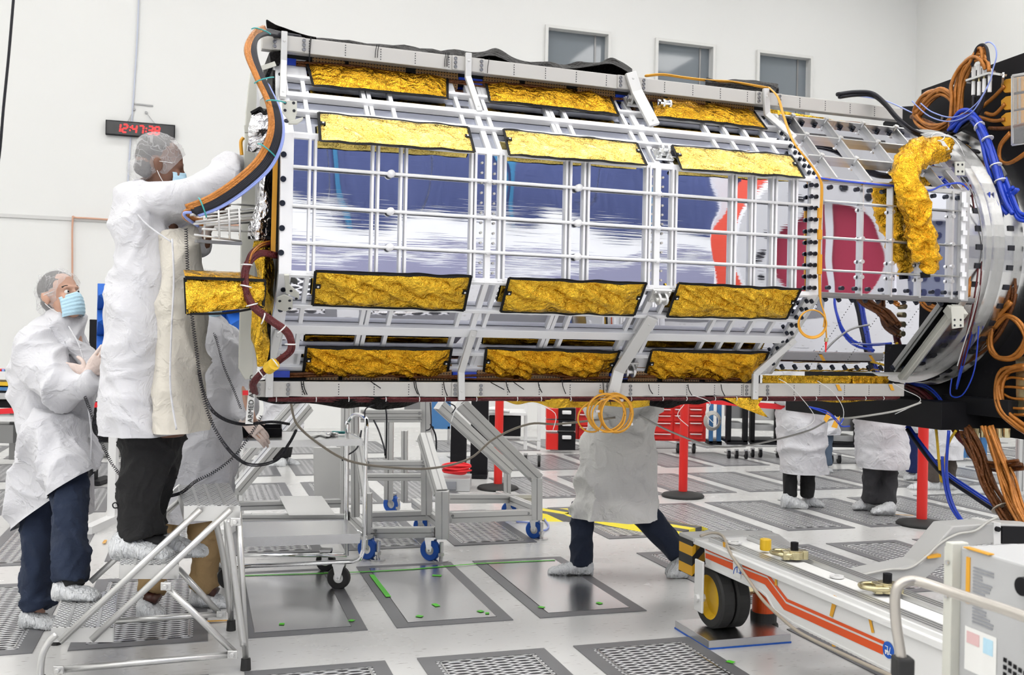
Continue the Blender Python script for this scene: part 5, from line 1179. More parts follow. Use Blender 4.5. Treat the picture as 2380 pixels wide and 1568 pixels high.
blob('coat_front', 'coat_cream', c2, mb, .013, 3, .04, 2.6, (1, 1, .3), 'open cream coloured front of the coat', .007, [(at(422, 999, 4.48), -UZ)])
mb = MB(); mb.tube([at(400, 555, 4.28), at(404, 650, 4.26), at(398, 780, 4.25), at(396, 900, 4.24), at(410, 998, 4.24)], .0045, 6); mb.tube([at(298, 470, 4.33), at(340, 520, 4.3), at(398, 562, 4.29)], .004, 6); mb.build('seam_trim', 'coat', c2, smooth=True)
mb = MB(); px_limb(mb, [(348, 990, 4.5, 66, .15), (345, 1050, 4.48, 60, .13), (330, 1120, 4.45, 50, .11), (324, 1190, 4.45, 47, .1), (330, 1245, 4.45, 50, .1)]); px_limb(mb, [(385, 990, 4.6, 46, .12), (372, 1080, 4.6, 36, .1), (352, 1180, 4.6, 28, .09), (362, 1228, 4.6, 28, .09)])
blob('trousers', 'black_cloth', p2, mb, .012, 3, .02, 6, (1, 1, .8), None, .008)
mb = MB(); mb.tube([at(280, 1178, 4.4), at(266, 1180, 4.38), at(262, 1172, 4.38), at(270, 1168, 4.38), at(278, 1182, 4.4)], .003, 5); mb.build('drawcord', 'black_matte', p2)
mb = MB(); px_limb(mb, [(285, 1245, 4.45, 18, .05), (330, 1250, 4.45, 22, .055), (382, 1258, 4.45, 10, .05)]); px_limb(mb, [(350, 1225, 4.62, 14, .05), (384, 1228, 4.62, 6, .04)]); mb.build('shoe', 'black_matte', p2, smooth=True)
shoe(p2, 260, 400, 1234, 1300, 4.42, 1, .075); shoe(p2, 352, 482, 1238, 1290, 4.6, 1, .065)
# ---- person 3: behind the ladder with a hand on the tray
p3 = thing('person', 'person in white coat and khaki trousers standing behind the ladder, hand on a black tray', 'person', gnd(480, 1400))
mb = MB(); hc = at(478, 688, 5.48); hf = V(.8, -.3, -.35)
Pn, axn = head_mb(mb, hc, hf, V(.3, 0, 1), 1.0)
mb.limb([(at(476, 705, 5.5), .055, .055), (at(476, 750, 5.5), .07, .07), (at(478, 800, 5.5), .14, .1), (at(470, 950, 5.5), .14, .12), (at(452, 1080, 5.5), .15, .12)], 16, 4)
px_limb(mb, [(475, 1070, 5.5, 20, .07), (476, 1300, 5.45, 15, .05), (480, 1385, 5.45, 14, .04)], 12); px_limb(mb, [(400, 1070, 5.45, 20, .07), (360, 1300, 5.3, 15, .05), (353, 1395, 5.22, 14, .04)], 12)
px_limb(mb, [(535, 790, 5.65, 16, .05), (562, 900, 5.5, 14, .04), (588, 982, 5.42, 10, .03)], 12)
hand_mb(mb, at(572, 982, 5.42), V(.75, -.2, -.5), V(-.35, .8, -.45), .7, .98, -1)
blob('body', 'skin', p3, mb, .0075, 3)
mb = MB(); hand_mb(mb, at(572, 982, 5.42), V(.75, -.2, -.5), V(-.35, .8, -.45), .7, 1.06, -1); blob('glove', 'glove', p3, mb, .0035, 2, label='pale gloved hand on the tray')
hair_net(p3, Pn, axn, 1.0); mask(p3, Pn, axn, 1)
mb = MB()
px_limb(mb, [(476, 728, 5.5, 28, .08), (482, 765, 5.5, 52, .13), (484, 850, 5.5, 66, .16), (478, 950, 5.5, 70, .18), (462, 1060, 5.5, 76, .2), (448, 1130, 5.5, 80, .21), (438, 1250, 5.5, 84, .22)])
px_limb(mb, [(520, 770, 5.68, 22, .08), (540, 830, 5.6, 26, .08), (556, 900, 5.52, 27, .07), (562, 950, 5.46, 24, .06), (578, 978, 5.42, 16, .05)])
c3 = blob('coat', 'coat', p3, mb, .013, 3, .05, 2.5, (1, 1, .4), None, .014, [(at(438, 1200, 5.5), -UZ)])
mb = MB(); px_limb(mb, [(470, 1150, 5.5, 34, .11), (476, 1230, 5.48, 32, .1), (478, 1310, 5.45, 30, .09), (472, 1368, 5.45, 28, .09)]); px_limb(mb, [(405, 1120, 5.45, 36, .11), (372, 1260, 5.35, 30, .1), (355, 1340, 5.26, 27, .09), (354, 1378, 5.22, 26, .08)])
blob('trousers', 'khaki', p3, mb, .013, 3, .02, 6, (1, 1, .8), None, .006)
for x, y, Y in ((490, 1372, 5.43), (355, 1388, 5.2)): mb = MB(); px_limb(mb, [(x-14, y-6, Y, 16, .045), (x+14, y+4, Y, 10, .05)]); mb.build('shoe', 'leather', p3, smooth=True)
shoe(p3, 443, 532, 1366, 1410, 5.43, 1, .06); shoe(p3, 322, 380, 1388, 1438, 5.18, 1, .07)
# ---- figures whose upper halves are hidden by the instrument
def figure(lab, Y, hx, facing, coat, legs, m_tr, covers, m_coat='coat', m_skin='skin', group=None, vox=.018, fold=.03):
    bx = sum(c[0]+c[1] for c in covers)/2/len(covers); by = max(c[3] for c in covers)
    p = thing('person', lab, 'person', gnd(bx, by), group)
    yh = 784+DL*(hx-1190)-.16*F/Y
    mb = MB(); Pn, axn = head_mb(mb, at(hx, yh, Y), facing, UZ, 1.0)
    ys = yh+.28*F/Y
    mb.limb([(at(hx, yh+.1*F/Y, Y), .055, .055), (at(hx, ys-.06*F/Y, Y), .07, .07), (at(hx, ys+.05*F/Y, Y), .15, .09), (at(coat[-1][0], coat[-1][1]-10, Y), .13, .11)], 14, 4)
    for L in legs: px_limb(mb, [(x, y, Y+dy, w_*.45, .05) for x, y, w_, dy in L], 10)
    blob('body', m_skin, p, mb, .014, 2); hair_net(p, Pn, axn, 1.0); mask(p, Pn, axn, 1)
    mb = MB(); px_limb(mb, [(hx, ys-.07*F/Y, Y, .075*F/Y, .08), (hx, ys, Y, .19*F/Y, .12)]+[(x, y, Y, w_, d) for x, y, w_, d in coat])
    xe, ye, we, de = coat[-1]; px_limb(mb, [(xe, ye-40, Y, we, de), (xe, ye+40, Y, we, de)])
    for k in (-1, 1): px_limb(mb, [(hx+k*.17*F/Y, ys+.02*F/Y, Y, .06*F/Y, .07), (hx+k*.2*F/Y, ys+.3*F/Y, Y, .055*F/Y, .06), (hx+k*.12*F/Y, ys+.42*F/Y, Y-.2, .045*F/Y, .05)])
    blob('coat', m_coat, p, mb, vox, 3, fold*1.5, 2.8, (1, 1, .35), None, .012, [(at(xe, ye, Y), -UZ)])
    mb = MB()
    for L in legs: px_limb(mb, [(x, y, Y+dy, w_, .09) for x, y, w_, dy in L])
    blob('trousers', m_tr, p, mb, vox, 3, .015, 6, (1, 1, .8))
    for c in covers: shoe(p, *c)
    return p
figure('person striding left behind the instrument, white coat and dark trousers, head hidden', 6.4, 1443, V(-1, 0, 0), [(1443, 870, 74, .16), (1445, 950, 76, .17), (1440, 1050, 84, .18), (1436, 1130, 94, .2), (1434, 1200, 100, .22)],
       [[(1360, 1170, 32, 0), (1352, 1230, 26, -.03), (1350, 1290, 25, -.05), (1350, 1312, 24, -.05)], [(1480, 1170, 40, 0), (1520, 1222, 30, 0), (1556, 1262, 27, -.02), (1576, 1294, 20, -.05)]], 'navy',
       [(1274, 1378, 1300, 1337, 6.33, -1, .06), (1548, 1600, 1286, 1342, 6.3, -1, .06)], 'coat_warm', vox=.013, fold=.035)
figure('person in white coat and black trousers with the red belt passing in front', 9.1, 1862, V(-.3, -1, 0), [(1862, 900, 44, .15), (1862, 960, 50, .17), (1864, 1030, 50, .18), (1865, 1098, 53, .2)],
       [[(1838, 1080, 18, 0), (1835, 1120, 15, 0), (1836, 1153, 15, 0)], [(1878, 1080, 18, 0), (1877, 1120, 14, 0), (1876, 1155, 14, 0)]], 'black_cloth', [(1816, 1876, 1146, 1181, 9.05, 1, .06), (1866, 1914, 1149, 1178, 9.15, 1, .06)])
figure('person in white coat and dark grey trousers standing just left of the right barrier post', 8.85, 2046, V(-.2, -1, 0), [(2046, 900, 48, .15), (2046, 960, 52, .17), (2048, 1020, 53, .18), (2049, 1086, 56, .2)],
       [[(2024, 1070, 18, 0), (2024, 1120, 17, .05), (2022, 1163, 17, .1)], [(2066, 1070, 19, 0), (2066, 1120, 18, 0), (2062, 1175, 17, 0)]], 'grey_cloth', [(1981, 2040, 1152, 1185, 9.0, -1, .06), (2026, 2080, 1166, 1195, 8.75, -1, .06)])
figure('person in white coat and pale jeans standing partly behind the black trousered person', 11.6, 1915, V(-1, 0, 0), [(1910, 900, 30, .14), (1912, 1008, 34, .17)], [[(1920, 1000, 14, 0), (1922, 1050, 10, 0), (1924, 1080, 9, 0)], [(1900, 1000, 14, 0), (1902, 1050, 10, 0), (1902, 1080, 9, 0)]], 'denim_light', [(1912, 1934, 1078, 1099, 11.6, 1, .06), (1893, 1914, 1078, 1098, 11.7, 1, .06)])
figure('person in white coat and navy blue trousers half hidden behind the right barrier post', 11.1, 2130, V(-1, -.2, 0), [(2130, 900, 34, .14), (2128, 1003, 38, .17)], [[(2118, 990, 16, 0), (2120, 1050, 14, 0), (2118, 1098, 12, 0)], [(2140, 990, 14, .1), (2140, 1050, 12, .1), (2140, 1098, 10, .1)]], 'navy_blue', [(2102, 2134, 1093, 1116, 11.1, -1, .06), (2128, 2156, 1093, 1114, 11.25, -1, .06)])
figure('person in white coat and brown trousers standing right of the right barrier post', 10.4, 2190, V(-.8, -.5, 0), [(2190, 900, 38, .14), (2192, 1064, 42, .18)], [[(2170, 1050, 16, 0), (2168, 1090, 13, 0), (2166, 1118, 13, 0)], [(2206, 1050, 15, 0), (2208, 1090, 12, 0), (2206, 1118, 12, 0)]], 'brown_cloth', [(2111, 2182, 1112, 1140, 10.4, -1, .06), (2178, 2224, 1110, 1139, 10.45, -1, .06)])
figure('distant person in white coat behind the steel service cart, only shoe covers and hem showing', 11.3, 655, V(.8, -.5, 0), [(655, 900, 40, .14), (655, 1015, 45, .17)], [[(642, 1000, 16, 0), (646, 1065, 12, 0)], [(668, 1000, 16, 0), (664, 1062, 12, 0)]], 'black_cloth', [(626, 664, 1064, 1086, 11.2, -1, .06), (652, 697, 1060, 1082, 11.4, 1, .06)])
# ================================================================ ROLLING STEP LADDER
LD = thing('step_ladder', 'silver tubular step ladder with three perforated treads', 'step ladder', gnd(340, 1500))
def tread(c, z, lip):
    P = [gnd(x, y, z) for x, y in c]; mb = MB(); mb.prism(P, V(0, 0, -.008)); o = mb.build('tread', 'tread', LD)
    mb = MB(); n = len(P)
    for i in range(n): a, b = P[i], P[(i+1) % n]; mb.bar(a-V(0, 0, lip/2+.002), b-V(0, 0, lip/2+.002), .006, lip)
    for t in (.25, .5, .75): mb.bar(P[0].lerp(P[1], t)+V(0, 0, .001), P[3].lerp(P[2], t)+V(0, 0, .001), .012, .004)
    mb.build('tread_frame', 'alu', o); return P
t1 = tread([(121, 1457), (263, 1457), (272, 1372), (148, 1385)], .25, .06)
t2 = tread([(279, 1311), (414, 1311), (416, 1243), (292, 1250)], .5, .06)
t3 = tread([(429, 1174), (557, 1174), (531, 1122), (416, 1128)], .75, .065)
def tb(name, pts, r=.0145, m='alu', n=10, k=5, par=None):
    mb = MB(); mb.tube(pts, r, n, k); return mb.build(name, m, par or LD, smooth=True)
Yn = t3[0].y-.03
tb('rail', [at(466, 1183, Yn), at(140, 1490, t1[0].y-.03)]); tb('rail', [at(536, 1183, Yn), at(213, 1486, t1[0].y-.03)])
tb('rail', [at(419, 1160, t3[3].y), at(211, 1351, t1[3].y)])
def leg(pts, foot=True):
    o = tb('leg', pts)
    if foot: e = pts[-1]; mb = MB(); mb.cyl(V(e.x, e.y, .05), V(e.x, e.y, 0), .021, .024); mb.build('rubber_foot', 'rubber', o)
    return o
g0 = gnd(571, 1556); leg([t3[1]+V(-.01, .02, -.03), V(g0.x, g0.y, .04)])
g0 = gnd(537, 1464); leg([t3[2]+V(-.01, -.02, -.03), V(g0.x, g0.y, .04)])
p = t1[0]; leg([p+V(.02, -.0, -.03), p+V(-.01, 0, -.06), p+V(-.035, -.01, -.12), V(p.x-.04, p.y-.01, .03)])
p = t1[3]; g0 = gnd(130, 1497); leg([p+V(.0, 0, -.03), V(g0.x, g0.y, .03)])
tb('brace', [at(136, 1556, 4.17), at(541, 1520, 4.33)]); tb('brace', [at(267, 1443, 4.72), at(515, 1426, 4.9)]); tb('brace', [at(380, 1355, 4.21), at(545, 1516, 4.33)]); tb('brace', [at(414, 1321, 4.78), at(511, 1426, 4.9)])
tb('brace', [at(527, 1206, 4.3), at(540, 1290, 4.32), at(556, 1420, 4.36), at(566, 1500, 4.38)]); tb('brace', [at(500, 1206, 4.75), at(520, 1300, 4.85), at(534, 1420, 4.95)])
mb = MB()
for x, y, Y in ((136, 1556, 4.15), (541, 1520, 4.31), (386, 1362, 4.19), (548, 1212, 4.25), (514, 1428, 4.88)): p = at(x, y, Y); mb.cyl(p, p-V(0, .02, 0), .011, n=10); mb.box(p, (.045, .010, .034))
each(mb, 'bolt', 'alu', LD, bevel=.003)
tb('rung', [at(380, 1160, 4.9), at(420, 1128, 4.9)], .012)
# ================================================================ STEEL SERVICE CART
CT = thing('service_cart', 'stainless steel two shelf service cart with tubular chrome handle', 'service cart', gnd(700, 1365))
def quad(mb, c, z, th): mb.prism([gnd(x, y, z) for x, y in c], V(0, 0, -th))
mb = MB(); quad(mb, [(522, 1026), (842, 1020), (806, 1003), (522, 1001)], .885, .012); sh = mb.build('shelf', 'steel', CT)
mb = MB(); a, b, c, d = [gnd(x, y, .885) for x, y in [(522, 1026), (842, 1020), (806, 1003), (522, 1001)]]
for p, q in ((a, b), (b, c), (d, c)): mb.bar(p-V(0, 0, .018), q-V(0, 0, .018), .006, .04)
mb.build('lip', 'steel', sh)
zl = .36; c = [(555, 1249), (836, 1240), (806, 1208), (548, 1212)]
mb = MB(); quad(mb, c, zl, .012); sh2 = mb.build('shelf', 'steel', CT)
mb = MB(); a, b, c_, d = [gnd(x, y, zl) for x, y in c]
for p, q in ((a, b), (b, c_), (d, c_)): mb.bar(p-V(0, 0, .026), q-V(0, 0, .026), .006, .055)
mb.build('lip', 'steel', sh2)
Yc = 5.85
tb('handle', [at(804, 1210, 6.2), at(806, 1003, 6.2), at(810, 980, 6.2), at(826, 963, 6.15), at(848, 970, 5.9), at(852, 985, Yc), at(850, 1040, Yc), at(846, 1240, Yc), at(842, 1285, Yc), at(825, 1303, Yc), at(780, 1306, Yc), at(560, 1316, Yc-.03), at(524, 1316, Yc-.04), at(512, 1300, Yc-.04), at(512, 1240, Yc-.04)], .013, 'chrome', 10, 5, CT)
tb('frame_tube', [at(850, 1250, Yc), at(806, 1215, 6.2), at(806, 1290, 6.25)], .013, 'chrome', 10, 1, CT); tb('frame_tube', [at(560, 1290, 6.3), at(806, 1290, 6.25)], .013, 'chrome', 10, 1, CT)
def caster(par, x, yb, Y, rpx, m='rubber', hub='steel', fork='steel', dy=None):
    k = Y/F; r = rpx*k; g_ = at(x, yb, Y); c = V(g_.x, g_.y, r)
    d = (dy or V(.15, 1, 0)).normalized(); t = MB(); t.lathe(c-d*.018, d, [(r*.45, 0), (r*.9, 0), (r, .006), (r, .03), (r*.9, .036), (r*.45, .036)], 24, True); w_ = t.build('caster', m, par, smooth=False)
    t = MB(); t.cyl(c-d*.014, c+d*.014, r*.46, n=20); t.build('hub', hub, w_)
    t = MB()
    for s_ in (-1, 1): t.prism([c+d*.024*s_+V(-.012, 0, -.01), c+d*.024*s_+V(.012, 0, -.01), c+d*.024*s_+V(.035, 0, r*1.1), c+d*.024*s_+V(-.03, 0, r*1.1)], d*.003)
    t.box(c+V(0, 0, r*1.15), (.07, .07, .012)); t.cyl(c-d*.03, c+d*.03, .006); t.build('fork', fork, w_)
caster(CT, 787, 1368, 5.86, 27); caster(CT, 757, 1322, 6.3, 23); caster(CT, 516, 1338, 6.2, 22); caster(CT, 530, 1392, 5.82, 26)
mb = MB(); pl_ = [gnd(x, y, .885) for x, y in ((668, 1031), (694, 1031))]; 
pn = MB(); pn.box(at(684, 1026, 5.84), (.066, .004, .026)); lb = pn.build('cart_label', 'paper', CT)
text(0, 'NISAR', 'text_black', at(671, 1031, 5.835), V(1, 0, 0), UZ, .026, lb)
pn = MB(); pn.box(at(673, 1024, 5.837), (.03, .003, .022)); pn.build('cart_tape', 'kapton_tape', CT)
# things on the cart
TR = thing('parts_tray', 'black plastic parts tray on the top shelf of the service cart', 'tray', gnd(597, 1010, .89))
q = [gnd(x, y, .892) for x, y in ((540, 1013), (654, 1013), (654, 1002), (546, 1002))]; mb = MB(); mb.prism(q, V(0, 0, .004)); mb.build('base', 'black', TR)
mb = MB()
for i in range(4): a, b = q[i], q[(i+1) % 4]; mb.bar(a+V(0, 0, .022), b+V(0, 0, .022), .006, .045)
mb.build('side', 'black', TR)
mb = MB(); p = gnd(772, 1013, .887); mb.lathe(p, UZ, [(.0, 0), (.035, 0), (.037, .02), (.033, .02), (.031, .004), (0, .004)], 24); tag(mb.build('dish', 'steel', smooth=True), 'small round metal dish on the service cart', 'dish')
mb = MB(); mb.bar(gnd(772, 1004, .90), gnd(802, 1005, .90), .02, .015); tag(mb.build('pliers', 'teal', bevel=.004), 'teal handled pliers lying on the service cart', 'pliers')
mb = MB(); mb.sheet(lambda u, v: gnd(718+50*u, 1008+5*v+2*sin(u*9), .892)+V(0, 0, .006*abs(sin(u*7+v*3))), 16, 4); tag(mb.build('wipe', 'paper', thick=.002), 'crumpled white wipe lying on the service cart', 'cloth')
# ================================================================ ALUMINIUM EXTRUSION STAND
SD = thing('extrusion_stand', 'large grey aluminium extrusion support frame on blue casters behind the service cart', 'support frame', gnd(1000, 1290))
def ext(name, a, b, w_=.08, h=None, m='alu_matte', par=None):
    a = at(*a) if not isinstance(a, Vector) else a; b = at(*b) if not isinstance(b, Vector) else b; h = h or w_
    mb = MB(); mb.bar(a, b, w_, h); X, U, D = frame(b-a)
    o = mb.build(name, m, par or SD, bevel=.003)
    g_ = MB()
    for s_ in (-1, 1): g_.bar(a+U*(h/2+.0005)*s_, b+U*(h/2+.0005)*s_, .007, .001); g_.bar(a+X*(w_/2+.0005)*s_, b+X*(w_/2+.0005)*s_, .001, .007)
    g_.build('slot_groove', 'steel_dark', o); return o
Fa, Fb, Fr = 6.75, 6.7, 7.4     # depths of front left, front right and right hand posts
ext('post', (854, 1145, Fa), (854, 1252, Fa), .06); ext('post', (1028, 1140, Fb), (1028, 1250, Fb), .09); ext('post', (1248, 1110, Fr), (1248, 1206, Fr), .08)
ext('base_beam', (864, 1237, Fa), (1012, 1236, Fb), .06, .07); ext('base_beam', (1045, 1202, Fb+.25), (1236, 1195, Fr), .06, .075); ext('base_beam', (1040, 1158, 7.6), (1236, 1158, 8.3), .06, .07)
ext('base_beam', (860, 1200, 7.2), (995, 1196, 7.3), .06, .07); ext('base_beam', (1028, 1215, 6.8), (965, 1168, 7.9), .06, .07); ext('base_beam', (1248, 1185, 7.4), (1160, 1150, 8.5), .06, .07); ext('base_beam', (864, 1240, 6.8), (812, 1190, 7.8), .06, .07)
ext('brace', (1024, 1145, Fb+.02), (985, 1012, 7.0), .08); ext('brace', (1248, 1112, Fr+.02), (1068, 935, 7.2), .09); ext('brace', (1185, 1092, 8.0), (1020, 940, 7.6), .08); ext('brace', (850, 1150, Fa+.05), (828, 1010, 7.0), .05)
ext('post', (990, 925, 7.1), (992, 1195, 7.1), .075); ext('post', (824, 930, 7.0), (826, 1200, 7.0), .055); ext('post', (803, 930, 7.6), (800, 1230, 7.6), .06); ext('post', (905, 925, 8.2), (903, 1160, 8.2), .07); ext('post', (940, 1000, 7.9), (940, 1165, 7.9), .05); ext('post', (1179, 1060, 8.4), (1179, 1160, 8.4), .06)
ext('cross_beam', (838, 960, 7.0), (980, 960, 7.05), .05); ext('cross_beam', (838, 974, 7.0), (980, 974, 7.05), .04); ext('cross_beam', (852, 1080, 6.95), (996, 1080, 6.95), .07, .06); ext('cross_beam', (850, 1108, 7.4), (1000, 1108, 7.4), .05)
ext('brace', (548, 1142, 6.8), (716, 945, 7.3), .07); ext('brace', (540, 1100, 7.4), (690, 930, 7.6), .06); ext('post', (545, 1090, 6.9), (545, 1180, 6.9), .05); ext('base_beam', (550, 1175, 6.9), (790, 1168, 7.2), .06)
ext('base_beam', (555, 1203, 6.6), (800, 1203, 6.7), .05); 
mb = MB(); mb.prism([gnd(x, y, .33) for x, y in ((649, 1152), (748, 1152), (780, 1196), (672, 1197))], V(0, 0, -.006)); mb.build('deck_plate', 'alu_matte', SD)
mb = MB(); mb.prism([at(x, y, 7.7) for x, y in ((728, 1040), (795, 1040), (800, 1180), (730, 1150))], V(0, .05, 0)); mb.build('side_panel', 'alu_matte', SD)
for x, y, Y in ((864, 1300, 6.65), (1010, 1303, 6.65), (1242, 1250, 7.45), (980, 1265, 7.5), (910, 1195, 8.4), (1185, 1215, 8.2)):
    caster(SD, x-(10 if Y < 7 else 0), y, Y, 25 if Y < 7 else 21, 'blue', 'steel', 'steel', V(.45, 1, 0))
    p = at(x+16, y, Y); mb = MB(); mb.cyl(V(p.x, p.y-.03, 0), V(p.x, p.y-.03, .012), .05, n=20); mb.cyl(V(p.x, p.y-.03, .01), V(p.x, p.y-.03, .13), .014, n=10); mb.cyl(V(p.x, p.y-.03, .04), V(p.x, p.y-.03, .06), .022, n=6); mb.build('levelling_foot', 'steel', SD)
mb = MB()
for x, y, Y in ((872, 1232, 6.71), (872, 1242, 6.71), (1005, 1230, 6.66), (1005, 1240, 6.66), (856, 1074, 6.9), (856, 1086, 6.9), (984, 1074, 6.9), (984, 1086, 6.9), (1228, 1192, 7.35), (1232, 1112, 7.33), (1052, 1198, 6.9), (846, 960, 6.95), (975, 960, 6.98), (846, 973, 6.95), (975, 973, 6.98)): p = at(x, y, Y); mb.cyl(p, p-V(0, .012, 0), .011, n=10)
each(mb, 'bolt', 'steel_dark', SD)
for q in ([(868, 975, 7), (880, 1000, 6.9), (893, 1040, 6.8), (895, 1058, 6.8)], [(840, 1000, 7), (830, 1040, 6.9), (800, 1062, 6.8), (796, 1070, 6.8)], [(1000, 985, 7), (1012, 1010, 7), (1014, 1040, 7), (1010, 1060, 7)], [(885, 935, 7), (898, 960, 6.9), (897, 1065, 6.9)]):
    mb = MB(); mb.tube([at(*k) for k in q], .006, 6); mb.build('cable', 'black_cable', SD, smooth=True)
# ================================================================ COILED TETHERS
def tether(lab, pts, R=.0068, r=.0016, pitch=.0105, m='black_cable'):
    mb = MB(); mb.coil([at(*q) for q in pts], R, r, pitch); return tag(mb.build('coiled_tether', m, smooth=True), lab, 'cord')
tether('black coiled tether hanging down the front of the tall coat to the floor side', [(432, 530, 4.15), (436, 620, 4.2), (446, 730, 4.2), (455, 800, 4.2), (470, 900, 4.2), (500, 960, 4.3), (560, 985, 4.8), (632, 980, 5.4), (672, 985, 5.8)])
tether('black coiled tether looping from the coat down and up towards the hanging streamer', [(462, 860, 4.2), (480, 950, 4.25), (520, 1030, 4.3), (575, 1078, 4.6), (640, 1070, 4.9), (672, 1030, 5.2), (688, 1000, 5.5)])
tether('black coiled tether from the streamer down across the ladder top', [(608, 965, 4.6), (582, 1010, 4.6), (545, 1060, 4.55), (500, 1095, 4.5), (455, 1118, 4.5), (420, 1145, 4.6), (376, 1156, 4.8)])
tether('black coiled tether across the shoulder of the khaki trousered person', [(472, 740, 5.4), (500, 780, 5.35), (520, 850, 5.3), (545, 910, 5.3), (560, 950, 5.3)], .006, .0015)
tether('black coiled tether from the crossed arms down behind the ladder person', [(198, 922, 4.85), (212, 960, 4.8), (235, 1025, 4.8), (262, 1080, 4.75), (285, 1110, 4.8)])
# ================================================================ TRAILER
TL_ = thing('trailer_frame', 'white steel trailer beam with orange stripes, rails, wheels and orange jack', 'trailer', uv(2.65, 4.3))
uL, uR = 2.49, 2.81; zt = .48
SPt = uv(uL, 4); SN = -U2
def sp(px, py, o=0): return hit(px, py, SPt+SN*o, SN)
web = [(1636, 1256), (1700, 1280), (1900, 1358), (2060, 1424), (2240, 1497), (2380, 1556), (2600, 1650), (2600, 1760), (2400, 1690), (2210, 1600), (2070, 1563), (1843, 1450), (1801, 1421), (1783, 1388), (1766, 1373), (1720, 1352), (1640, 1316)]
mb = MB(); mb.prism([sp(*q) for q in web], U2*.02); mb.build('side_web', 'trailer_white', TL_)
mb = MB(); mb.prism([sp(x, y)+U2*.30 for x, y in web], U2*.02); mb.build('side_web', 'trailer_white', TL_)
lowp = [sp(*q) for q in [(2400, 1690), (2210, 1600), (2070, 1563), (1843, 1450), (1801, 1421), (1783, 1388), (1766, 1373), (1720, 1352), (1640, 1316)]]
mb = MB()
for a, b in zip(lowp, lowp[1:]): mb.prism([a-U2*.006, b-U2*.006, b+U2*.33, a+U2*.33], V(0, 0, .012))
mb.build('bottom_flange', 'trailer_white', TL_, bevel=.002)
y0, y1 = 4.66, 1.2
mb = MB(); mb.box(uv((uL+uR)/2, (y0+y1)/2, zt-.02), (uR-uL+.04, y0-y1, .03), (U2, U1, UZ)); mb.build('top_plate', 'trailer_white', TL_, bevel=.004)
mb = MB(); mb.box(uv((uL+uR)/2, y0+.06, zt-.01), (uR-uL+.06, .16, .02), (U2, U1, UZ)); mb.build('nose_plate', 'trailer_grey', TL_, bevel=.004)
for a, wd in ((uL+.05, .07), (uR-.05, .07)):
    mb = MB(); mb.box(uv(a, (y0+y1)/2-.05, zt+.006), (wd, y0-y1-.1, .022), (U2, U1, UZ)); rl = mb.build('slotted_rail', 'alu', TL_, bevel=.003)
    mb = MB()
    for d in (-.02, 0, .02): mb.box(uv(a+d, (y0+y1)/2-.05, zt+.0175), (.004, y0-y1-.1, .0012), (U2, U1, UZ))
    mb.build('slot_groove', 'steel_dark', rl)
mb = MB(); mb.box(uv((uL+uR)/2, (y0+y1)/2-.1, zt+.0), (.09, y0-y1-.2, .012), (U2, U1, UZ)); mb.build('centre_strip', 'paper', TL_)
# orange double stripe on the web and hazard end
def strip(pp_, name, m, o=.002, par=None):
    mb = MB(); P_ = [(sp(*a, o), sp(*b, o)) for a, b in pp_]
    for (a, b), (c, d) in zip(P_, P_[1:]): mb.prism([a, c, d, b], SN*.001)
    return mb.build(name, m, par or TL_)
c7 = lambda x, y: (1540+x/2.8333, 1160+y/2.8333)
strip([(c7(283, 318), c7(283, 334)), (c7(464, 395), c7(464, 412))], 'stripe', 'orange'); strip([(c7(283, 352), c7(283, 385)), (c7(464, 420), c7(464, 465))], 'stripe', 'orange')
strip([(c7(525, 425), c7(525, 443)), (c7(697, 492), c7(690, 508)), (c7(822, 655), c7(815, 672)), (c7(1460, 935), c7(1455, 955))], 'stripe', 'orange')
strip([(c7(525, 455), c7(525, 495)), (c7(690, 520), c7(675, 560)), (c7(812, 685), c7(800, 725)), (c7(1455, 970), c7(1450, 1022))], 'stripe', 'orange')
hp = [sp(1592, 1232), sp(1627, 1248), sp(1627, 1300), sp(1592, 1280)]
mb = MB(); mb.box(uv((uL+uR)/2-.0, y0+.145, zt-.11), (uR-uL+.04, .02, .2), (U2, U1, UZ)); mb.build('end_plate', 'hazard', TL_)
mb = MB(); mb.box(uv(uL-.012, y0+.075, zt-.11), (.02, .15, .19), (U2, U1, UZ)); mb.build('end_plate', 'hazard', TL_, label='black and amber hazard striped end')
# pictograms
def arrow_logo():
    mb = MB(); c = c7(490, 450)
    P_ = lambda x, y: sp(c[0]+x, c[1]+y, .004)
    def ln(a, b, w_=.004): mb.bar(P_(*a), P_(*b), w_, .002, SN)
    ln((0, 12), (0, -14)); ln((0, -16), (-3, -11)); ln((0, -16), (3, -11)); pts = [(8*cos(t)*1.0, 14-16*sin(t)) for t in [pi*i/8 for i in range(9)]]
    for a, b in zip(pts, pts[1:]): ln(a, b)
    ln((8, 14), (4, 11)); ln((8, 14), (10, 9)); mb.build('arrow_symbol', 'blue', TL_)
mb = MB(); mb.prism([sp(*q, .002) for q in ((1704, 1300), (1722, 1307), (1722, 1345), (1704, 1338))], SN*.001); mb.build('sticker', 'paper', TL_); arrow_logo()
cc = sp(2065, 1510, .003); mb = MB(); mb.cyl(cc, cc+SN*.002, .031, n=32); cs = mb.build('round_symbol', 'blue', TL_)
mb = MB(); Bq = lambda x, z: cc+SN*.003-U1*x+UZ*z
mb.bar(Bq(-.016, -.006), Bq(.004, -.006), .008, .001, SN); mb.bar(Bq(-.002, -.008), Bq(-.002, .012), .003, .001, SN); mb.bar(Bq(-.016, .012), Bq(0, .012), .003, .001, SN); mb.bar(Bq(.008, -.010), Bq(.014, .014), .003, .001, SN); mb.bar(Bq(.008, -.012), Bq(.022, -.012), .003, .001, SN)
for x in (-.011, .002): mb.cyl(Bq(x, -.014), Bq(x, -.014)+SN*.001, .004)
mb.build('symbol_mark', 'paper', cs)
mb = MB()
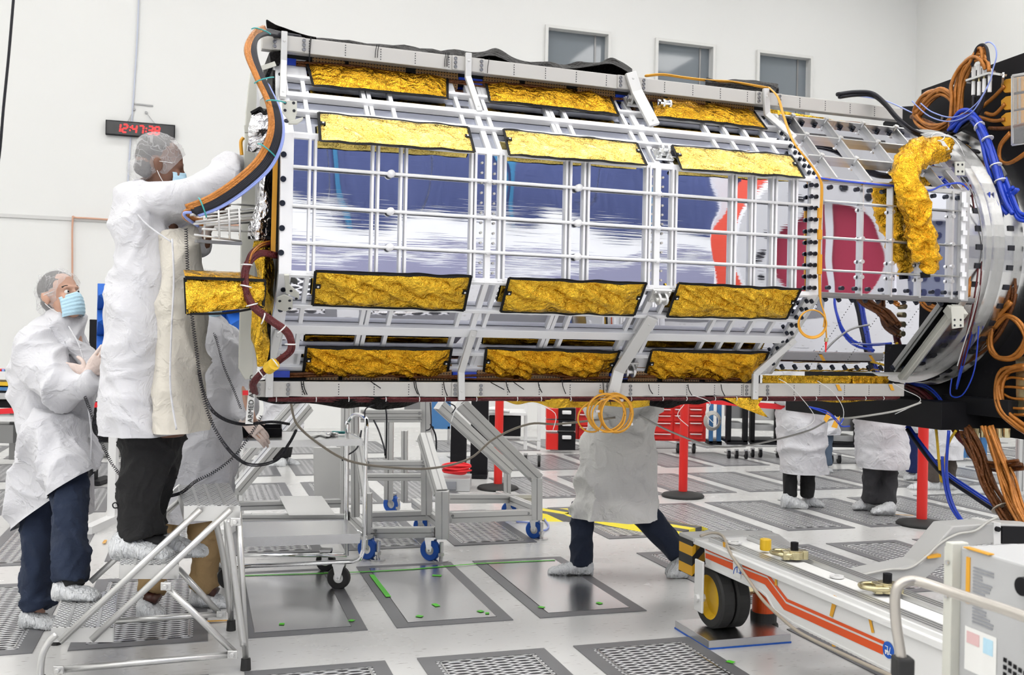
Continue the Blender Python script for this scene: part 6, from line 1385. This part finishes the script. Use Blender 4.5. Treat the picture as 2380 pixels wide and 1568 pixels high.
for q in ([(1801, 1332), (1805, 1332), (1806, 1360), (1801, 1360)], [(1938, 1382), (1948, 1388), (1935, 1434), (1928, 1430)], [(2017, 1430), (2024, 1436), (2032, 1470), (2026, 1470)], [(1680, 1258), (1686, 1260), (1686, 1272), (1681, 1270)], [(1934, 1493), (1943, 1495), (1942, 1503), (1934, 1501)]): mb.prism([sp(*k, .004) for k in q], SN*.001)
each(mb, 'tape_tab', 'kapton_tape', TL_)
# fittings on the beam
b1 = gnd(1779, 1278, zt+.02); mb = MB(); mb.cyl(b1, b1+V(0, 0, .055), .027, n=20); mb.build('bumper_post', 'yellow', TL_, bevel=.004)
def shackle(px, py, ringang, name):
    c = gnd(px, py, zt+.018); mb = MB(); mb.cyl(c, c+V(0, 0, .035), .043, n=24); mb.cyl(c+V(0, 0, .035), c+V(0, 0, .04), .04, n=24); mb.box(c+V(.045, 0, .018), (.03, .04, .04)); mb.box(c+V(-.045, -.01, .018), (.03, .05, .04)); o = mb.build('hoist_ring', 'zinc', TL_, bevel=.003, smooth=False)
    mb = MB(); mb.cyl(c+V(0, 0, .04), c+V(0, 0, .075), .018, n=20); mb.cyl(c+V(0, 0, .0751), c+V(0, 0, .076), .009, n=6); mb.build('cap_screw', 'black', o)
    d = V(cos(ringang), sin(ringang), 0); n_ = V(-d.y, d.x, 0); e = c+V(0, 0, .02)
    mb = MB(); mb.tube([e+n_*.04, e+d*.05+n_*.048, e+d*.095+n_*.028, e+d*.105, e+d*.095-n_*.028, e+d*.05-n_*.048, e-n_*.04], .0105, 10, 5); mb.build('bail', 'zinc', o, smooth=True)
shackle(1846, 1297, 2.6, 'a'); shackle(2062, 1375, 3.0, 'b')
mb = MB(); c = gnd(1708, 1262, zt+.02); mb.lathe(c, UZ, [(.02, 0), (.035, 0), (.035, .008), (.02, .008)], 24, True); c = gnd(1945, 1341, zt+.01); mb.lathe(c, UZ, [(.012, 0), (.03, 0), (.03, .008), (.012, .008)], 24, True); mb.build('socket_ring', 'trailer_white', TL_)
# wheel pair
wc = sp(1637, 1376, .02); wr = .155; wc.z = .045+wr
for k, a in enumerate((.02, .105)):
    c = wc+U2*a; mb = MB(); mb.lathe(c, U2, [(wr*.72, 0), (wr*.94, 0), (wr, .01), (wr, .065), (wr*.94, .075), (wr*.72, .075)], 48, True); w_ = mb.build('wheel', 'rubber', TL_, smooth=False)
    mb = MB(); mb.lathe(c, U2, [(0, .03), (wr*.25, .03), (wr*.6, .04), (wr*.72, .005), (wr*.76, .01), (wr*.76, .07), (0, .07)], 40); mb.build('hub', 'yellow', w_, smooth=False)
mb = MB(); top_ = wc-U2*.03; mb.box(V(top_.x, top_.y, wc.z+.06), (.012, .085, .26), (U2, U1, UZ)); mb.cyl(V(top_.x, top_.y, wc.z)-U2*.02, V(top_.x, top_.y, wc.z)+U2*.03, .022, n=6); mb.build('wheel_fork', 'trailer_white', TL_, bevel=.004)
bk = [gnd(x, y, .045) for x, y in ((1578, 1412), (1645, 1452), (1742, 1452))]; mb = MB()
c0 = V(wc.x, wc.y, .0225)+U2*.15; mb.box(c0-U1*.02, (.46, .36, .045), (U2, U1, UZ)); bp_ = tag(mb.build('wheel_block', 'steel', bevel=.002), 'steel block with blue edge under the trailer wheel', 'wheel block')
mb = MB(); mb.box(c0-U1*.02-V(0, 0, .018), (.464, .364, .008), (U2, U1, UZ)); mb.build('rubber_edge', 'blue', bp_)
jc = gnd(1774, 1457, 0)
mb = MB(); mb.cyl(V(jc.x, jc.y, .08), V(jc.x, jc.y, .30), .06, .055, 28); jb = mb.build('jack', 'orange', TL_, smooth=False, bevel=.003)
mb = MB(); mb.cyl(V(jc.x, jc.y, .035), V(jc.x, jc.y, .085), .068, n=28); mb.cyl(V(jc.x, jc.y, .03), V(jc.x, jc.y, .09), .03, n=20); mb.lathe(V(jc.x, jc.y, 0), UZ, [(0, 0), (.075, 0), (.078, .012), (.075, .024), (.03, .026), (0, .026)], 32); mb.build('jack_foot', 'rubber', jb)
mb = MB(); mb.cyl(V(jc.x, jc.y, .2)-U2*.09, V(jc.x, jc.y, .2), .02, n=14); mb.cyl(V(jc.x, jc.y, .2)-U2*.11, V(jc.x, jc.y, .2)-U2*.08, .026, n=6); mb.build('jack_port', 'zinc', jb)
# outriggers: goosenecks leaving the far side
GP = uv(0, 3.75); gq = lambda x, y: hit(x, y, GP, U1)
mb = MB(); mb.prism([gq(*q) for q in ((1975, 1342), (2143, 1308), (2215, 1222), (2310, 1216), (2420, 1222), (2420, 1262), (2310, 1262), (2245, 1272), (2150, 1345), (1990, 1372))], U1*.13); ar = mb.build('outrigger_arm', 'trailer_grey', TL_, bevel=.006)
mb = MB(); mb.prism([gq(*q)-U1*.005 for q in ((2308, 1214), (2324, 1214), (2324, 1264), (2308, 1264))], U1*.14); mb.build('end_plate', 'trailer_white', ar)
mb = MB(); p = gq(2314, 1228)-U1*.02; mb.cyl(p, p+U1*.02, .012); mb.build('bolt_head', 'black', ar)
mb = MB(); mb.prism([gq(*q)-U1*.01 for q in ((2326, 1222), (2480, 1225), (2480, 1262), (2326, 1262))], U1*.1); mb.build('arm_insert', 'black', ar)
GP2 = uv(0, 4.75); gq2 = lambda x, y: hit(x, y, GP2, U1)
mb = MB(); mb.prism([gq2(*q) for q in ((1745, 1242), (1812, 1242), (1842, 1264), (1842, 1280), (1760, 1262))], U1*.12); mb.build('outrigger_arm', 'trailer_grey', TL_, bevel=.004)
mb = MB(); mb.prism([gq(*q)-U1*.02 for q in ((2148, 1290), (2180, 1285), (2180, 1292), (2150, 1296))], U1*.02); mb.build('tape_tab', 'kapton_tape', TL_)
mb = MB(); mb.tube([gnd(1628, 1245, .5), gnd(1655, 1238, .51), gnd(1680, 1246, .51), sp(1700, 1290, .02), sp(1735, 1340, .03), sp(1770, 1390, .03), sp(1810, 1430, .03), sp(1860, 1470, .03), sp(1950, 1515, .03), sp(2050, 1560, .03), sp(2120, 1590, .03)], .0075, 7); mb.build('power_cord', 'tan_wire', TL_, smooth=True)
mb = MB(); mb.tube([gq(x, y)-U1*.012 for x, y in ((1990, 1336), (2060, 1322), (2110, 1318), (2150, 1290), (2180, 1262), (2220, 1240), (2262, 1232), (2290, 1212), (2315, 1200))], .006, 6); mb.build('power_cord', 'wire_grey', TL_, smooth=True)
# ================================================================ FOREGROUND EQUIPMENT BOX AND TROLLEY
EB = thing('equipment_box', 'grey instrument case with vent slots and labels at the lower right corner', 'equipment case', at(2330, 1900, 1.9))
yb_ = 1.75; ang = radians(-75); ex = V(cos(ang), sin(ang), 0); ey = V(-sin(ang), cos(ang), 0)
c0 = at(2232, 1268, yb_); zt2 = c0.z; L0 = V(c0.x, c0.y, 0)
def EP(a, b, z): return L0+ex*a+ey*b+V(0, 0, z)
mb = MB(); mb.box(EP(.24, .2, zt2-.20), (.48, .40, .40), (ex, ey, UZ)); cs = mb.build('case', 'box_grey', EB, bevel=.004)
mb = MB(); mb.box(EP(-.008, .0, zt2-.20), (.018, .035, .41), (ex, ey, UZ)); mb.box(EP(-.02, .012, zt2-.19), (.012, .05, .37), (ex, ey, UZ)); mb.build('corner_post', 'putty', EB, bevel=.002)
mb = MB()
for i in range(2): mb.cyl(EP(-.008, -.018, zt2-.03-.06*i), EP(-.008, -.022, zt2-.03-.06*i), .004)
mb.build('screw_head', 'steel', EB)
mb = MB(); mb.box(EP(.022, -.001, zt2-.055), (.009, .002, .08), (ex, ey, UZ)); mb.box(EP(.045, .0, zt2+.001), (.06, .012, .002), (ex, ey, UZ)); mb.build('tape_strip', 'kapton_tape', EB)
mb = MB(); rb = random.Random(2)
for i in range(17):
    wd = rb.uniform(.02, .05); mb.box(EP(.034+wd/2, -.001, zt2-.03-i*.0058-.0), (wd, .001, .0025), (ex, ey, UZ))
mb.build('faded_lettering', 'text_grey', EB)
mb = MB(); mb.box(EP(.055, -.001, zt2-.172), (.075, .001, .075), (ex, ey, UZ)); lb = mb.build('label_sheet', 'paper', EB)
mb = MB(); mb.box(EP(.038, -.002, zt2-.152), (.03, .001, .02), (ex, ey, UZ)); mb.build('label_mark', 'pale_pink', lb); mb = MB(); mb.box(EP(.074, -.002, zt2-.155), (.022, .001, .026), (ex, ey, UZ)); mb.build('label_mark', 'mask', lb)
mb = MB()
for i in range(9):
    for j in range(9): mb.box(EP(.112+i*.011, -.001, zt2-.165-j*.012-i*.002), (.007, .001, .007), (ex, ey, UZ))
mb.build('vent_grille', 'black', EB)
mb = MB(); mb.cyl(EP(.165, -.02, zt2-.03), EP(.165, .0, zt2-.03), .015, n=20); mb.build('black_knob', 'black', EB)
TY = thing('equipment_trolley', 'tubular grey trolley with push handle under the instrument case at lower right', 'trolley', V(1.4, 1.7, 0))
Yh = 1.62
tb('handle', [at(2098, 1620, Yh), at(2096, 1540, Yh), at(2082, 1440, Yh), at(2082, 1375, Yh), at(2102, 1352, Yh), at(2140, 1352, Yh), at(2240, 1385, Yh-.06), at(2380, 1432, Yh-.15), at(2460, 1470, Yh-.2)], .0085, 'tube_steel', 14, 6, TY)
mb = MB(); mb.box(at(2098, 1550, Yh), (.03, .03, .035)); mb.build('handle_grip', 'rubber', TY, bevel=.004)
mb = MB(); q = at(2125, 1535, 1.7); zz = zt2-.405; mb.box(EP(.2, .12, zz-.01), (.62, .48, .012), (ex, ey, UZ)); mb.box(EP(.2, -.12, zz-.02), (.62, .01, .05), (ex, ey, UZ)); mb.build('deck', 'steel', TY, bevel=.003)
for a, b in ((-.09, -.1), (.48, -.1), (-.09, .34), (.48, .34)):
    tb('leg', [EP(a, b, zz-.02), EP(a, b, .06)], .014, 'steel', 10, 1, TY); mb = MB(); c = EP(a, b, .04); mb.cyl(c-ex*.012, c+ex*.012, .04, n=20); mb.build('caster', 'rubber', TY)
# ================================================================ BARRIERS
def stanchion(lab, x, yb, ztop=.97, w_=.042):
    g0 = gnd(x, yb-6); t = thing('barrier_post', lab, 'barrier post', g0, 'red barrier posts')
    mb = MB(); mb.cyl(g0+V(0, 0, .03), g0+V(0, 0, ztop), w_, n=24); mb.build('post', 'red', t, smooth=False)
    mb = MB(); mb.lathe(g0, UZ, [(0, 0), (.2, 0), (.205, .015), (.19, .03), (.06, .055), (0, .055)], 40); mb.build('base', 'rubber', t, smooth=True)
    mb = MB(); mb.cyl(g0+V(0, 0, ztop), g0+V(0, 0, ztop+.03), w_*1.1, n=24); mb.build('belt_head', 'black', t)
    return g0
s1_ = stanchion('red barrier post behind the striding person, in front of the red tool cabinet', 1587, 1160)
s2_ = stanchion('red barrier post at the right beside the dark grey trousers', 2142, 1226)
s3_ = stanchion('red barrier post behind the extrusion stand', 1157, 1142)
def belt(lab, a, b):
    mb = MB(); n_ = 12
    mb.sheet(lambda u, v: a.lerp(b, u)+V(0, 0, -.05*v-.02*sin(pi*u)), n_, 1); tag(mb.build('barrier_belt', 'bright_red', thick=.003), lab, 'barrier belt', 'red barrier belts')
belt('red barrier belt stretched between the two right hand posts', s1_+V(.05, 0, .965), s2_+V(-.05, 0, .965))
belt('red barrier belt between the middle posts', s3_+V(.05, 0, .965), s1_+V(-.05, 0, .965))
belt('red barrier belt at the far left behind the person in jeans', at(-60, 953, 9), at(600, 898, 9.6))
# hazard striped cable ramp on the floor
pts = [gnd(*q) for q in ((1255, 1198), (1330, 1199), (1440, 1213), (1520, 1225), (1610, 1240))]
mb = MB()
for a, b in zip(pts, pts[1:]):
    d = (b-a).normalized(); n_ = V(-d.y, d.x, 0)
    mb.prism([a-n_*.26, a-n_*.14+V(0, 0, .04), a+n_*.14+V(0, 0, .04), a+n_*.26], b-a)
tag(mb.build('cable_ramp', 'hazard_floor'), 'yellow and black striped cable ramp lying across the floor behind the striding person', 'cable ramp')
# ================================================================ BLUE FOAM ABSORBER PANEL
AB = thing('foam_absorber', 'blue pyramid foam absorber panel standing behind the ladder', 'foam panel', gnd(410, 1230))
Yf = 7.6; k = Yf/F; pitch = 60*k; x0 = at(226, 700, Yf).x; z0 = at(400, 905, Yf).z
mb = MB()
for i in range(6):
    for j in range(4):
        c = V(x0+pitch*(i+.5), Yf, z0+pitch*(j+.55)); h = pitch/2
        mb.add([c+V(-h, 0, -h), c+V(h, 0, -h), c+V(h, 0, h), c+V(-h, 0, h), c+V(0, -pitch*1.1, 0)], [(0, 1, 4), (1, 2, 4), (2, 3, 4), (3, 0, 4)])
mb.build('pyramid_foam', 'foam_blue', AB)
mb = MB(); mb.box(V(x0+pitch*3, Yf+.05, z0+pitch*2.05), (pitch*6, .1, pitch*4)); mb.build('foam_base', 'foam_blue', AB)
mb = MB()
for dx in (.1, pitch*6-.1): mb.box(V(x0+dx, Yf+.12, (z0+.3)/2), (.06, .06, z0+.3)); mb.box(V(x0+dx, Yf+.0, .03), (.08, .7, .06))
mb.box(V(x0+pitch*3, Yf+.05, z0-.05), (pitch*6, .12, .1)); mb.build('stand', 'white_paint', AB)
# ================================================================ BACKGROUND EQUIPMENT
def bx(par, x0, x1, y0, y1, Y, dp, m, name, bev=.003):
    a = at(x0, y0, Y); b = at(x1, y1, Y); mb = MB(); mb.box(V((a.x+b.x)/2, Y+dp/2, (a.z+b.z)/2), (abs(b.x-a.x), dp, abs(a.z-b.z))); return mb.build(name, m, par, bevel=bev)
def wheel(par, x, yb, Y, r, m='rubber'):
    p = at(x, yb, Y); mb = MB(); mb.cyl(V(p.x-.015, p.y, r), V(p.x+.015, p.y, r), r, n=18); o = mb.build('caster', m, par)
    mb = MB(); mb.box(V(p.x, p.y, r*1.6), (.05, .04, r*1.2)); mb.build('fork', 'steel', o)
TC = thing('tool_cabinet', 'large red tool cabinet with white handled drawers behind the instrument', 'tool cabinet', gnd(1490, 1050))
bx(TC, 1340, 1640, 905, 1026, 13.2, .5, 'red', 'body')
for (a, b, ys) in ((1512, 1562, (932, 948, 963, 980, 1005)), (1567, 1600, (932, 948, 963, 980)), (1602, 1634, (932, 948, 963, 980, 1005)), (1345, 1372, (932, 960, 990)), (1380, 1508, (932, 955, 980))):
    for y, y2 in zip(ys, ys[1:]+((1022,))):
        d_ = bx(TC, a, b, y+1, y2-1, 13.17, .04, 'red', 'drawer', .006)
        bx(d_, a+3, b-3, y+2.5, y+5, 13.13, .05, 'white_paint', 'handle', .002)
for x in (1362, 1430, 1575, 1612): wheel(TC, x, 1051, 13.3, .07)
SB = thing('stacked_toolbox', 'red and black stacking toolbox tower beside the red cabinet', 'toolbox', gnd(1302, 1052))
for i, y in enumerate((948, 975, 1006)):
    b_ = bx(SB, 1298, 1337, y, y+(26 if i < 2 else 40), 13, .35, 'black', 'box_module'); bx(b_, 1270, 1299, y+1, y+(25 if i < 2 else 39), 13.02, .3, 'red', 'red_side'); bx(b_, 1307, 1328, y+6, y+15, 12.95, .06, 'white_tie', 'latch', .01)
DK = thing('desk', 'white topped desk with black front and a white console on it', 'desk', gnd(1180, 1050))
bx(DK, 1120, 1222, 957, 966, 11.5, .6, 'white_paint', 'desktop'); bx(DK, 1137, 1210, 967, 1014, 11.5, .5, 'black', 'cabinet')
for x in (1222, 1253, 1135): bx(DK, x-3, x+3, 930 if x > 1200 else 966, 1045, 11.6, .04, 'white_paint', 'leg')
for x in (1222, 1253): wheel(DK, x, 1056, 11.6, .07)
bx(DK, 1120, 1256, 1020, 1026, 11.6, .4, 'steel', 'low_shelf')
ms = MB(); ms.limb([(at(1132, 952, 11.4), .03, .02), (at(1150, 950, 11.4), .12, .03), (at(1185, 956, 11.4), .02, .02)], 12, 4, UZ); tag(ms.build('console', 'white_paint', smooth=True), 'small white console resting on the white desk', 'console')
MS = thing('monitor_stand', 'black floor standing column beside the extrusion stand', 'stand', gnd(1113, 1145))
bx(MS, 1096, 1132, 915, 1112, 10.6, .15, 'black', 'column'); bx(MS, 1048, 1082, 985, 1105, 10.6, .15, 'black', 'column'); bx(MS, 1048, 1132, 1103, 1112, 10.5, .5, 'black', 'foot')
CB = thing('power_supply', 'pale rack unit on the floor under a coil of red cable', 'rack unit', gnd(1055, 1145)); bx(CB, 1024, 1092, 1112, 1142, 9.62, .4, 'box_grey', 'case'); bx(CB, 1028, 1060, 1118, 1138, 9.61, .02, 'text_grey', 'front_grille')
mb = MB(); rr = random.Random(4)
for i in range(12):
    c = at(1058+rr.uniform(-4, 4), 1102-i*1.6, 9.6); R0 = .12+rr.uniform(-.015, .02); c.y += .15
    mb.tube([c+V(R0*cos(t), R0*.9*sin(t), .006*sin(t*2+i)) for t in [j*pi/8 for j in range(17)]], .009, 6, 2)
o = mb.build('cable_coil', 'bright_red', smooth=True); tag(o, 'coil of red cable lying on the pale rack unit', 'cable coil')
BP = thing('partition', 'blue partition panel standing far behind the extrusion stand', 'partition', gnd(1030, 1040)); bx(BP, 1000, 1046, 930, 997, 13.5, .08, 'mid_blue', 'panel'); bx(BP, 940, 1000, 925, 970, 13.6, .08, 'steel_dark', 'panel'); bx(BP, 1003, 1008, 990, 1033, 13.5, .06, 'steel', 'leg'); bx(BP, 1040, 1045, 990, 1033, 13.5, .06, 'steel', 'leg')
# dark racks on casters
for i, (x0, x1, y0, y1, Y, lab) in enumerate(((1690, 1738, 930, 1030, 12.8, 'black rack frame on casters right of the red tool cabinet'), (1745, 1812, 935, 1030, 13.0, 'black rack frame with grey unit left of the belt person'), (1928, 1998, 960, 1036, 12.5, 'dark equipment rack between the two coated people'))):
    R_ = thing('equipment_rack', lab, 'rack', gnd((x0+x1)/2, y1+18)); 
    bx(R_, x0, x0+9, y0, y1, Y, .08, 'black', 'upright'); bx(R_, x1-9, x1, y0, y1, Y, .08, 'black', 'upright'); bx(R_, x0, x1, y1-8, y1, Y, .5, 'black', 'base'); bx(R_, x0+9, x1-9, y0+8, y0+42, Y+.1, .4, 'steel_dark' if i != 1 else 'alu_matte', 'drawer_unit'); bx(R_, x0+9, x1-9, y0+52, y0+66, Y+.1, .35, 'box_grey', 'drawer_unit')
    bx(R_, x0, x1, y1-2, y1+4, Y-.1, .06, 'black', 'foot_bar')
    for x in (x0+4, x0+22, x1-4): wheel(R_, x, y1+20, Y, .055, 'black')
CS = thing('cable_post', 'blue post with a coiled grey hose hanging on it', 'hose post', gnd(1660, 1050)); bx(CS, 1650, 1657, 930, 1030, 13.1, .05, 'mid_blue', 'post'); bx(CS, 1668, 1676, 930, 1030, 13.1, .05, 'mid_blue', 'post'); bx(CS, 1648, 1678, 1024, 1034, 13.1, .3, 'black', 'base')
mb = MB(); c = at(1657, 978, 12.9)
for i in range(5): R0 = .075+.008*i; mb.tube([c+V(R0*cos(t), .01*i, R0*1.15*sin(t)) for t in [j*pi/8 for j in range(17)]], .008, 6, 2)
mb.build('hose_coil', 'wire_grey', CS, smooth=True)
BL = thing('blue_rack', 'blue legged bench far right behind the brown trousers', 'bench', gnd(2262, 1070)); 
for x in (2234, 2252, 2282): bx(BL, x, x+12, 1000, 1064, 12.8, .06, 'mid_blue', 'leg')
bx(BL, 2225, 2305, 985, 1003, 12.7, .5, 'mid_blue', 'top')
# aluminium post at right edge
PT = thing('extrusion_post', 'grey aluminium post at the right edge beside the amber cable bundle', 'post', gnd(2375, 1150)); ext('post', (2374, 1020, 7.6), (2371, 1145, 7.6), .06, None, 'alu_matte', PT); bx(PT, 2355, 2390, 1142, 1150, 7.55, .2, 'alu_matte', 'foot')
# left side benches
WB = thing('work_bench', 'cluttered bench with blue and amber trays at the far left', 'bench', gnd(30, 1090))
bx(WB, -60, 46, 862, 876, 10.5, .5, 'white_paint', 'bench_top'); bx(WB, -60, 44, 886, 897, 10.5, .5, 'yellow', 'tray'); bx(WB, -60, 42, 898, 908, 10.5, .5, 'mid_blue', 'tray'); bx(WB, -60, 42, 912, 928, 10.5, .5, 'box_grey', 'shelf'); bx(WB, -60, 38, 930, 948, 10.6, .4, 'black', 'shelf'); bx(WB, -60, 34, 968, 980, 10.4, .5, 'white_paint', 'shelf'); bx(WB, -60, 30, 985, 1030, 10.6, .4, 'steel_dark', 'drawer_unit'); bx(WB, 24, 34, 870, 1068, 10.8, .05, 'steel_dark', 'leg'); bx(WB, -58, -48, 870, 1068, 10.8, .05, 'steel_dark', 'leg')
for i, (x0, x1, m) in enumerate(((-20, 2, 'red'), (4, 10, 'light_blue_cable'), (12, 20, 'green_tape'), (22, 36, 'steel_dark'))):
    a = bx(None, x0, x1, 857, 863, 10.55, .2, m, 'bench_tool'); tag(a, ('red', 'pale blue', 'green', 'dark grey')[i]+' small item lying on the far left bench', 'tool')
CC = thing('rolling_cabinet', 'black rolling cabinet behind the crossed arms person', 'cabinet', gnd(235, 1080))
bx(CC, 208, 262, 985, 1030, 11.6, .5, 'black', 'body'); bx(CC, 200, 270, 1028, 1046, 11.5, .6, 'steel_dark', 'base'); bx(CC, 205, 262, 918, 928, 11.6, .5, 'white_paint', 'top'); bx(CC, 232, 262, 930, 985, 11.7, .3, 'box_grey', 'unit'); bx(CC, 208, 230, 928, 985, 11.7, .4, 'black', 'unit')
for x in (262, 272): wheel(CC, x, 1086-(x-262)*1.5, 11.5+(x-262)*.03, .09, 'putty')
MN = thing('monitor', 'black monitor seen edge on between the two left people', 'monitor', gnd(216, 1060)); bx(MN, 208, 226, 742, 862, 9.5, .3, 'black', 'screen'); bx(MN, 213, 220, 862, 1122, 9.6, .08, 'black', 'stand'); bx(MN, 200, 232, 1118, 1127, 9.5, .4, 'black', 'foot')
# cable trailing across behind the stand, and blue lead on the floor
def lc(name, lab, pts, r, m): mb = MB(); mb.tube([at(*q) for q in pts], r, 6); tag(mb.build(name, m, smooth=True), lab, 'cable')
lc('sagging_cable', 'long tan cable sagging from the service cart across to the stand', [(676, 935, 5.2), (690, 985, 5.4), (740, 1030, 5.6), (810, 1070, 5.7), (900, 1085, 5.8), (1000, 1088, 5.9), (1090, 1066, 6.0), (1150, 1018, 6.0), (1230, 985, 6.0), (1300, 985, 6.0), (1430, 970, 5.9)], .007, 'tan_wire')
lc('sagging_cable', 'long thin grey cable sagging under the instrument towards the right', [(1485, 965, 5.6), (1560, 1003, 5.7), (1650, 1035, 5.8), (1720, 1037, 5.9), (1800, 1022, 6.0), (1880, 1000, 6.0), (1930, 975, 5.8), (1985, 970, 5.6), (2080, 955, 5.5), (2140, 935, 5.5)], .006, 'wire_grey')
mb = MB(); mb.tube([gnd(x, y, .01) for x, y in ((1200, 1212), (1240, 1216), (1262, 1232), (1275, 1222), (1262, 1200), (1262, 1185))], .008, 6); tag(mb.build('floor_lead', 'light_blue_cable', smooth=True), 'blue lead on the floor by the right caster of the stand', 'cable')
